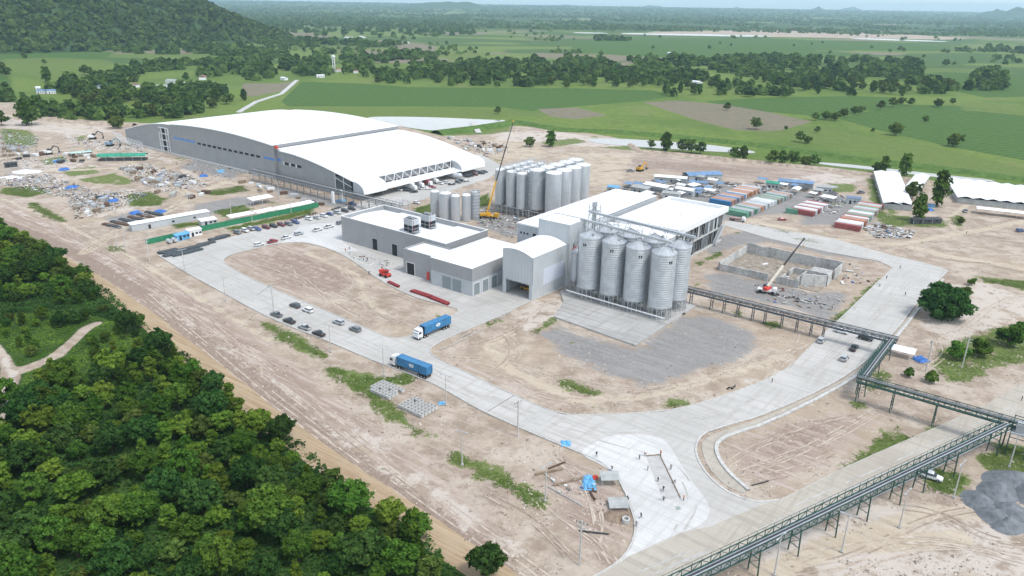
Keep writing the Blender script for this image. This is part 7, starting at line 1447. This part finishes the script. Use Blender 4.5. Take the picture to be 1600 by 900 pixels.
# barracks at the right
for i, (x0, y0, x1, y1, W) in enumerate([(1393,327,1376,276,9), (1410,328,1392,277,9), (1425,300,1440,281,8)]):
    a = np.array(G2(x0, y0)); c = np.array(G2(x1, y1)); L = float(np.linalg.norm(c-a)); th = atan2(c[1]-a[1], c[0]-a[0]); m_ = (a+c)/2
    r = shelter(800, 450, L, W, 3.2, 'white-roofed workers\' barrack, %s from the left of the near group' % OR[i], WHITE_ROOF, th, 'barrack', False, GREYSHEET, 1.1, 'barrack', 'white-roofed barracks'); r.location = (m_[0], m_[1], 0)
for i in range(6):
    x0, y0 = 1508+i*21, 318+i*2.2; x1, y1 = 1488+i*21, 287+i*2.4; a = np.array(G2(x0, y0)); c = np.array(G2(x1, y1)); L = float(np.linalg.norm(c-a)); th = atan2(c[1]-a[1], c[0]-a[0]); m_ = (a+c)/2
    r = shelter(800, 450, L, 8.2, 3.2, 'white-roofed workers\' barrack, %s from the left of the far group' % OR[i], WHITE_ROOF, th, 'barrack', False, GREYSHEET, 1.0, 'barrack', 'white-roofed barracks'); r.location = (m_[0], m_[1], 0)
shed_px(1525, 334, 1620, 345, 6, 3, 'long white-roofed open shed in front of the far barracks', WHITE_ROOF, None, .6, True); shed_px(1427, 350, 1471, 349, 3, 2.4, 'row of dark covered stalls beside the barracks grass', DARK_METAL, DARK_METAL, 0, True)
tarp(1452, 328, 2.0, 'blue tarpaulin tent beside the near barracks'); tarp(1456, 322, 1.8, 'light blue tarpaulin behind the tent at the barracks', SKYBLUE_TARP)
# camp behind the glass building
for i, (x0, y0, x1, y1, W, roof, gb, lb) in enumerate([(1076,283,1128,281,10,BLUE_ROOF,1.4,'wide shed with bright blue roof behind the storage yard'), (1004,296,1040,303,8,WHITE_ROOF,.8,'white-roofed shed behind the long hall, front one'), (1022,284,1072,288,7,WHITE_ROOF,.8,'white-roofed shed behind the long hall, back one'), (1054,303,1082,308,5,WHITE_PAINT,1.2,'small white gabled house behind the glass building'), (985,300,1010,305,8,GREYSHEET,.6,'grey sheet-roofed shed next to the white sheds'), (1034,310,1060,313,5,GREYSHEET,.9,'grey gabled shed in front of the small white house'), (1085,305,1100,304,4,BLUE_ROOF,0,'small blue cabin right of the white gabled house'), (1215,291,1270,296,7,BLUE_ROOF,1.0,'long blue-roofed shed behind the container rows'), (1196,294,1216,296,7,GREEN_ROOF,.8,'green-roofed shed left of the long blue-roofed one'), (1322,318,1344,320,5,mat('slate_blue_roof', (0.16, 0.22, 0.33), rough=.6),.8,'slate blue roofed hut behind the right container block'), (948,300,965,302,4,SKYBLUE_TARP,0,'small light blue cabin by the scrap behind the long hall'), (1275,300,1300,302,4,GREYSHEET,0,'grey open shelter right of the blue-roofed shed')]): shed_px(x0, y0, x1, y1, W, 3.4, lb, roof, PALE_WALL if i % 2 else GREYSHEET, gb)
_c = random.Random(12); _n = 0
for poly, where, k in [([(950,296),(1000,288),(1070,279),(1130,284),(1128,300),(1070,312),(1000,312)], 'in the crowded camp behind the long hall', 22), ([(1180,283),(1300,295),(1310,318),(1270,312),(1230,300)], 'in the camp behind the container rows', 11)]:
    for (x, y) in sample_poly(PX(poly), k, rg_, 6.5):
        rf, cn = _c.choice([(WHITE_ROOF, 'white'), (GREYSHEET, 'grey'), (WHITE_PAINT, 'white'), (BLUE_ROOF, 'blue'), (DARK_METAL, 'dark')]); r = shelter(800, 450, _c.uniform(4, 8.5), _c.uniform(3, 5), _c.uniform(2.3, 3.1), '%s-roofed small hut %s' % (cn, where), rf, SITE+_c.choice([0, pi/2])+_c.uniform(-.15, .15), 'hut', True, None, _c.choice([0, .7]), 'hut', 'small huts ' + where); r.location = (x, y, 0)
# ================================================================== SCRAP, STACKS AND DEBRIS
def heap(name, polys, n, label, seed, sz=(.4, 1.8)):
    """loose building scrap nobody could count: boards, sheets, blocks and offcuts"""
    g = np.random.default_rng(seed); pts = []
    for poly, w in polys: pts += sample_poly(PX(poly), int(n*w), g)
    b = MB(); mats_ = [WHITE_PAINT, CONC, WOOD, RUSTY, DARK_METAL, GALV_FRAME, BLUE_TARP, RED_PAINT, CONC_PALE, SKYBLUE_TARP]; pr = [.13, .24, .11, .10, .14, .12, .012, .012, .13, .006]
    for (x, y) in pts:
        a = g.uniform(0, pi); L = g.uniform(*sz)*g.choice([.6, 1, 1.8], p=[.4, .45, .15]); w = g.uniform(.15, .5)*L; h = g.uniform(.08, .45); dx, dy = cos(a)*L/2, sin(a)*L/2
        b.beam((x-dx, y-dy, h/2-.05), (x+dx, y+dy, h/2-.05+g.uniform(-.1, .25)), w, h, int(g.choice(10, p=pr)))
    return tag(b.build(name, mats_), label, 'debris', None, 'stuff')
heap('yard_debris', [([(0,225),(60,235),(110,230),(130,255),(60,262),(0,255)], .10), ([(0,275),(70,270),(110,285),(160,300),(130,315),(60,300),(0,290)], .24), ([(105,310),(180,300),(240,298),(200,320),(120,345)], .14), ([(180,262),(230,255),(300,275),(330,290),(260,300),(210,285)], .26), ([(100,215),(190,220),(240,240),(190,236),(120,228)], .10), ([(0,202),(60,215),(60,232),(0,228)], .10), ([(300,232),(400,270),(340,285),(270,255)], .06)], 4600, 'scattered building scrap and offcuts over the left yard', 3, (.3, 1.3))
heap('camp_debris', [([(945,300),(1000,285),(1080,280),(1130,290),(1120,310),(1060,305),(990,312)], .4), ([(1130,285),(1200,290),(1230,300),(1160,305)], .2), ([(1270,300),(1320,305),(1310,335),(1270,330)], .15), ([(1345,355),(1375,348),(1430,362),(1420,372),(1370,372)], .2), ([(1365,285),(1385,290),(1392,325),(1375,328)], .05)], 1900, 'jumble of scrap and materials round the container yard', 4, (.4, 2.2))
heap('tank_debris', [([(735,320),(800,335),(850,362),(800,372),(745,350)], .55), ([(700,212),(790,225),(800,240),(760,245),(720,230)], .45)], 560, 'construction scrap strewn round the crane and tanks', 5, (.4, 2.0))
heap('pit_debris', [([(1180,445),(1260,455),(1320,470),(1290,490),(1200,470)], .35), ([(1250,400),(1340,415),(1360,440),(1320,450),(1270,420)], .35), ([(1125,420),(1165,392),(1310,432),(1272,455)], .12)], 260, 'construction scrap round the concrete pit', 6)
heap('apron_debris', [([(545,392),(600,405),(645,425),(640,432),(590,418),(545,400)], .8), ([(850,740),(945,760),(940,780),(870,770)], .2)], 110, 'small scrap and bags on the apron by the grey building', 7, (.3, 1.2))
_y = random.Random(19); STK = Kit()
for k in range(4): STK.part('board', MB().box(-1.9, 1.9, -.9, .9, k*.36+.05, k*.36+.36).mesh('board', PALE_WALL), loc=(0, .05*(k % 2), 0), paint=True)
STK.part('bearer', MB().box(-1.4, -1.2, -.95, .95, -.05, .06).box(1.2, 1.4, -.95, .95, -.05, .06).mesh('bearer', WOOD))
ym = [(PALE_WALL, 'pale grey'), (CONC, 'grey'), (WOOD, 'brown timber'), (WHITE_PAINT, 'white'), (RUSTY, 'rusty'), (DARK_METAL, 'dark')]
for poly, n, where in [([(105,238),(150,236),(150,250),(90,256)], 14, 'beside the left excavator'), ([(190,262),(250,262),(320,288),(260,296),(215,284)], 26, 'between the earth tracks before the warehouse'), ([(0,232),(70,238),(60,256),(0,252)], 14, 'at the left frame edge of the yard'), ([(110,318),(170,306),(190,318),(130,338)], 14, 'in the lower part of the left yard'), ([(700,216),(790,228),(790,238),(730,236)], 18, 'on the bare ground behind the canopy warehouse'), ([(345,275),(470,305),(520,325),(420,305)], 14, 'along the galvanised bridge'), ([(240,300),(262,296),(330,300),(300,312)], 8, 'beside the left weed patch')]:
    for (x, y) in sample_poly(PX(poly), n, rg_, 4.0):
        m_, cn = _y.choice(ym); STK.place('board_stack', (x, y, 0), _y.uniform(0, 3), '%s board stack %s' % (cn, where), 'stack', 'stacks of boards ' + where, scale=_y.uniform(.7, 1.3), paint=m_)

# ================================================================== VILLAGE BEYOND
TERRA = mat('faded_terracotta_roof', (0.42, 0.20, 0.15), rough=.7, var=.15)
for i, (x, y, L, W, m_, gb, lb) in enumerate([(66,146,9,7,BLUE_ROOF,1.2,'blue-roofed house left in the far village'), (80,146,9,7,BLUE_ROOF,1.2,'blue-roofed house right beside its twin in the village'), (161,138,22,8,BLUE_ROOF,1.0,'long bright blue-roofed house amid the village trees'), (213,136,10,8,TERRA,1.8,'terracotta-roofed house left in the far village'), (270,130,16,9,GREYSHEET,1.8,'grey-roofed village house, larger'), (253,138,14,8,GREYSHEET,1.2,'low grey-roofed village house in front of the larger one'), (286,134,9,7,WHITE_ROOF,1.0,'small white-roofed village house'), (317,124,14,9,TERRA,2.2,'terracotta-roofed house right in the far village'), (444,125,9,6,WHITE_ROOF,.8,'white-roofed hut at the head of the concrete lane'), (501,121,11,6,WHITE_ROOF,.8,'white-roofed hut by the dark green field'), (528,112,12,7,TERRA,1.0,'red-roofed house beside the water tower'), (556,114,10,7,TERRA,1.0,'red-roofed house right of the water tower'), (566,59,20,10,WHITE_ROOF,1.5,'white shed at the edge of the ploughed field'), (545,60,24,8,WHITE_ROOF,1,'long low white shed beyond the ploughed field'), (636,68,10,8,WHITE_ROOF,1,'small white shed by the lone copse'), (1046,86,16,8,BLUE_ROOF,1,'blue-grey roofed farm shed in the far right fields'), (1089,131,14,8,WHITE_ROOF,1,'white-roofed farm hut within the right tree belt'), (1048,84.5,14,7,WHITE_ROOF,1,'pale farm shed near the middle of the far fields'), (60,141,5,5,WHITE_ROOF,1,'tiny white hut beside the blue-roofed twins')]):
    shelter(x, y, L, W, 3.4, lb, m_, rz=(i*.7) % 3, name='village_house', posts=False, walls=WHITE_PAINT, gable=gb, cat='house', group='houses beyond the site')
r = empty('water_tower', (*G2(522, 108), 0), 0, 'white concrete water tower among the far trees', 'tower'); b = MB()
for (x, y) in ((-1.6, -1.6), (1.6, -1.6), (1.6, 1.6), (-1.6, 1.6)): b.box(x-.35, x+.35, y-.35, y+.35, 0, 17)
for z in (5, 10, 15): b.box(-1.9, 1.9, -1.9, 1.9, z, z+.5)
b.build('frame', WHITE_PAINT, r); MB().lathe([(1.5, 16.5), (3.0, 18.5), (3.0, 20.8), (.4, 22.2), (0, 22.3)], 18).build('tank', WHITE_PAINT, r)
b = MB().beam((*G2(333+40, 176), .4), (*G2(400, 160), .4), 5, .9).beam((*G2(400, 160), .4), (*G2(440, 147), .4), 5, .9).beam((*G2(440, 147), .4), (*G2(464, 126), .4), 5, .9); tag(b.build('concrete_lane', CONC_PALE), kind='structure')
b = MB().beam((*G2(738, 194), 2.2), (*G2(748, 208), .4), 5.0, .5); tag(b.build('spillway', CONC_PALE), 'white concrete spillway on the grassy embankment', 'spillway')

# ================================================================== WHEEL RUTS, CLODS AND STONES ON THE BARE EARTH
def rut_material(name, c0, c1):
    m = bpy.data.materials.new(name); m.use_nodes = True; q = N(m); b = q.nd['Principled BSDF']; b.inputs['Roughness'].default_value = .95; b.inputs['Specular IOR Level'].default_value = .1
    P = q.node('ShaderNodeNewGeometry').outputs['Position']; q.lk.new(q.mix(q.rng(q.noise(P, .35, 6, .7), .35, .65), c0, c1), b.inputs['Base Color']); return m
RUT_P = rut_material('packed_pale_earth', (0.35, 0.285, 0.225), (0.53, 0.465, 0.39)); RUT_D = rut_material('pressed_dark_earth', (0.24, 0.185, 0.145), (0.39, 0.32, 0.26))
def ruts(name, curves, material, w=.42, gauge=1.75, lift=0.0):
    """twin wheel tracks pressed along curves: low irregular strips that fade out in gaps"""
    g = random.Random(len(curves)); b = MB()
    for ci, pts in enumerate(curves):
        P = np.array(densify(chaikin(PX(pts), 3, False), 1.3, 0, closed=False)); d = np.gradient(P, axis=0); d /= np.linalg.norm(d, axis=1, keepdims=True)+1e-9; nn = np.stack([-d[:, 1], d[:, 0]], 1)
        for s in (-1, 1):
            on = 0
            for i in range(len(P)-1):
                if on <= 0 and g.random() < .10: on = -g.randint(2, 9)
                on += 1 if on < 0 else 0
                if on < 0: continue
                ws = w*(.6+.8*vnoise(P[i:i+2, 0]*.8, P[i:i+2, 1]*.8, 3)); c0 = P[i]+nn[i]*s*gauge/2; c1 = P[i+1]+nn[i+1]*s*gauge/2
                q = [c0-nn[i]*ws[0]/2, c0+nn[i]*ws[0]/2, c1+nn[i+1]*ws[1]/2, c1-nn[i+1]*ws[1]/2]; z = GZ(np.array([t[0] for t in q]), np.array([t[1] for t in q]))+.03+.0035*ci+lift
                b.add([(q[k][0], q[k][1], float(z[k])) for k in range(4)], [(0, 3, 2, 1)])
    return tag(b.build(name, material), kind='structure')
_Z = VZZ.reshape(NY, NX)
def GZ(x, y):
    i = np.clip(np.searchsorted(GXS, x)-1, 0, NX-2); j = np.clip(np.searchsorted(GYS, y)-1, 0, NY-2); fx = (x-GXS[i])/(GXS[i+1]-GXS[i]); fy = (y-GYS[j])/(GYS[j+1]-GYS[j])
    return (_Z[j, i]*(1-fx)+_Z[j, i+1]*fx)*(1-fy)+(_Z[j+1, i]*(1-fx)+_Z[j+1, i+1]*fx)*fy
base = [(-60,318),(25,345),(87,375),(150,410),(230,462),(312,530),(400,600),(470,652),(560,722),(650,790),(760,868),(860,940)]
strip = []; _w = random.Random(4)
for k in range(10):
    o = -20+k*6.4+_w.uniform(-2, 2); a = _w.randint(0, 4); z = _w.randint(8, 12); strip.append([(x+o*.75+_w.uniform(-3, 3), y-o*.62+_w.uniform(-2, 2)) for x, y in base[a:z]])
loops = [[(690,556),(740,560),(790,585),(860,615),(950,625),(1040,615),(1150,580),(1230,552),(1270,530)], [(720,545),(780,530),(830,500),(850,470)], [(700,560),(790,560),(880,590),(980,610),(1080,600),(1180,560)], [(760,590),(800,560),(800,530),(770,510)], [(1190,590),(1235,560),(1260,520),(1230,500),(1180,490)], [(400,440),(470,440),(530,455),(580,480),(620,505)], [(480,392),(540,420),(570,460),(600,500),(650,500)], [(500,470),(560,450),(610,455),(660,475)], [(380,405),(440,420),(520,470),(570,500)],
         [(1140,720),(1190,690),(1270,660),(1340,650)], [(1150,740),(1220,720),(1300,680),(1370,640)], [(1170,750),(1240,740),(1310,700)], [(1220,870),(1320,850),(1440,840),(1600,870)], [(1240,890),(1340,870),(1460,800),(1600,790)], [(1300,900),(1400,860),(1500,850),(1610,890)], [(1400,790),(1470,800),(1540,840),(1600,850)], [(1450,540),(1500,520),(1560,470),(1600,460)], [(1430,520),(1480,540),(1440,580)], [(830,760),(870,800),(940,850),(960,880)], [(760,770),(830,810),(900,870)], [(860,720),(900,750),(940,800),(930,850)],
         [(1600,340),(1500,362),(1400,378),(1300,370),(1190,346)], [(1600,352),(1500,372),(1420,386),(1340,388)], [(1480,405),(1540,412),(1600,425)], [(1600,380),(1540,372),(1480,380),(1420,400)], [(880,240),(960,250),(1060,258),(1180,268),(1290,285)], [(930,270),(1000,262),(1100,262),(1200,275)], [(130,395),(200,350),(260,330),(300,305),(250,280),(180,262)], [(125,390),(190,346),(250,326),(310,300),(400,290)], [(0,250),(70,242),(125,232),(150,205)], [(1120,470),(1180,480),(1250,500),(1270,520)]]
ruts('wheel_ruts', strip[::2] + loops[::2], RUT_P); ruts('wheel_ruts', strip[1::2] + loops[1::2], RUT_D, .38, lift=.0012)
shift = [[(x+_w.uniform(-14, 14), y+_w.uniform(-8, 8)) for x, y in c] for c in loops]
ruts('wheel_ruts', shift, RUT_P, .34, 1.6, lift=.0024)
ROAD_T = rut_material('tyre_dusted_concrete', (0.36, 0.345, 0.315), (0.47, 0.465, 0.445))
def road_marks(curves):
    g = random.Random(2); b = MB()
    for ci, pts in enumerate(curves):
        P = np.array(densify(chaikin(PX(pts), 3, False), 2.0, 0, closed=False)); d = np.gradient(P, axis=0); d /= np.linalg.norm(d, axis=1, keepdims=True)+1e-9; nn = np.stack([-d[:, 1], d[:, 0]], 1)
        for s in (-.95, .95):
            for i in range(len(P)-1):
                if vnoise(P[i:i+1, 0]*.12+s, P[i:i+1, 1]*.12, 9)[0] < .42: continue
                c0 = P[i]+nn[i]*s; c1 = P[i+1]+nn[i+1]*s; h = .22; q = [c0-nn[i]*h, c0+nn[i]*h, c1+nn[i+1]*h, c1-nn[i+1]*h]; b.add([(t[0], t[1], .022+.003*ci) for t in q], [(0, 3, 2, 1)])
    return tag(b.build('tyre_marks', ROAD_T), kind='structure')
road_marks([[(300,405),(400,460),(520,515),(620,555),(720,600),(830,650),(930,675),(1060,670),(1160,640),(1260,580),(1340,510),(1420,440)], [(290,412),(420,480),(540,530),(640,570),(740,620),(840,662),(960,690),(1050,720),(1090,780),(1060,830)], [(630,550),(680,530),(740,500),(790,478)], [(640,560),(700,540),(770,503),(815,470)], [(1000,900),(1120,850),(1300,770),(1480,690),(1590,635)], [(1020,905),(1150,845),(1320,775),(1500,692)], [(1230,600),(1300,560),(1370,490),(1440,430)], [(330,380),(420,368),(520,340),(600,318)], [(1060,660),(1120,650),(1220,610),(1310,545),(1380,470)], [(640,318),(700,290),(760,265)]])
def clods(n, seed):
    g = np.random.default_rng(seed); W = PX(SITE_POLY); X = g.uniform(-30, 1620, n*2); Y = 900-(g.uniform(0, 1, n*2)**1.2)*640; P = np.array([G2(a, c) for a, c in zip(X, Y)])
    mk = np.array([MASK['soil'][int(np.clip(np.searchsorted(GYS, p[1])-1, 0, NY-1))*NX+int(np.clip(np.searchsorted(GXS, p[0])-1, 0, NX-1))] for p in P]); ok = (mk > .6) & (fbm(P[:, 0]*.12, P[:, 1]*.12, 4, 3) > .47) & (poly_sd(P[:, 0], P[:, 1], FLW) < 0)
    on_road = (poly_sd(P[:, 0], P[:, 1], OUT_W) > -1) & (poly_sd(P[:, 0], P[:, 1], ISL_W) < 0.5); P = P[ok & ~on_road][:n]; m = len(P); s = g.uniform(.10, .34, m)*g.choice([1, 1, 1.7], m); z = GZ(P[:, 0], P[:, 1])
    th = g.uniform(0, 6.28, m); T = []
    for k in range(3): T.append(np.stack([P[:, 0]+np.cos(th+k*2.1)*s, P[:, 1]+np.sin(th+k*2.1)*s*g.uniform(.6, 1, m), z-.03], 1))
    A = np.stack([P[:, 0]+g.uniform(-.3, .3, m)*s, P[:, 1]+g.uniform(-.3, .3, m)*s, z+s*g.uniform(.4, .9, m)], 1); V = np.stack([T[0], T[1], A, T[1], T[2], A, T[2], T[0], A], 1).reshape(-1, 3)
    mt = bpy.data.materials.new('clod_earth'); mt.use_nodes = True; q = N(mt); bb = q.nd['Principled BSDF']; bb.inputs['Roughness'].default_value = .95; q.lk.new(q.mix(q.attr('tone'), (0.19, 0.145, 0.115), (0.56, 0.51, 0.45)), bb.inputs['Base Color'])
    tag(new_obj('earth_clods', soup('earth_clods', V, 3, np.repeat(g.uniform(0, 1, m), 9), mt)), 'loose clods and stones strewn over the bare earth', 'stones', None, 'stuff')
clods(16000, 6)

# ================================================================== AIR
def add_haze():
    b = MB().box(-34000, 34000, -3500, 34000, -6.0, 420.0)
    m = bpy.data.materials.new('pale_haze'); m.use_nodes = True; nt = m.node_tree; nt.nodes.clear()
    v = nt.nodes.new('ShaderNodeVolumePrincipled'); v.inputs['Color'].default_value = (0.60, 0.83, 1.0, 1); v.inputs['Density'].default_value = 6.6e-5; v.inputs['Anisotropy'].default_value = 0.2
    o = nt.nodes.new('ShaderNodeOutputMaterial'); nt.links.new(v.outputs[0], o.inputs['Volume'])
    tag(b.build('haze', m), 'pale blue haze over the far plain', 'haze', None, 'stuff')
add_haze()
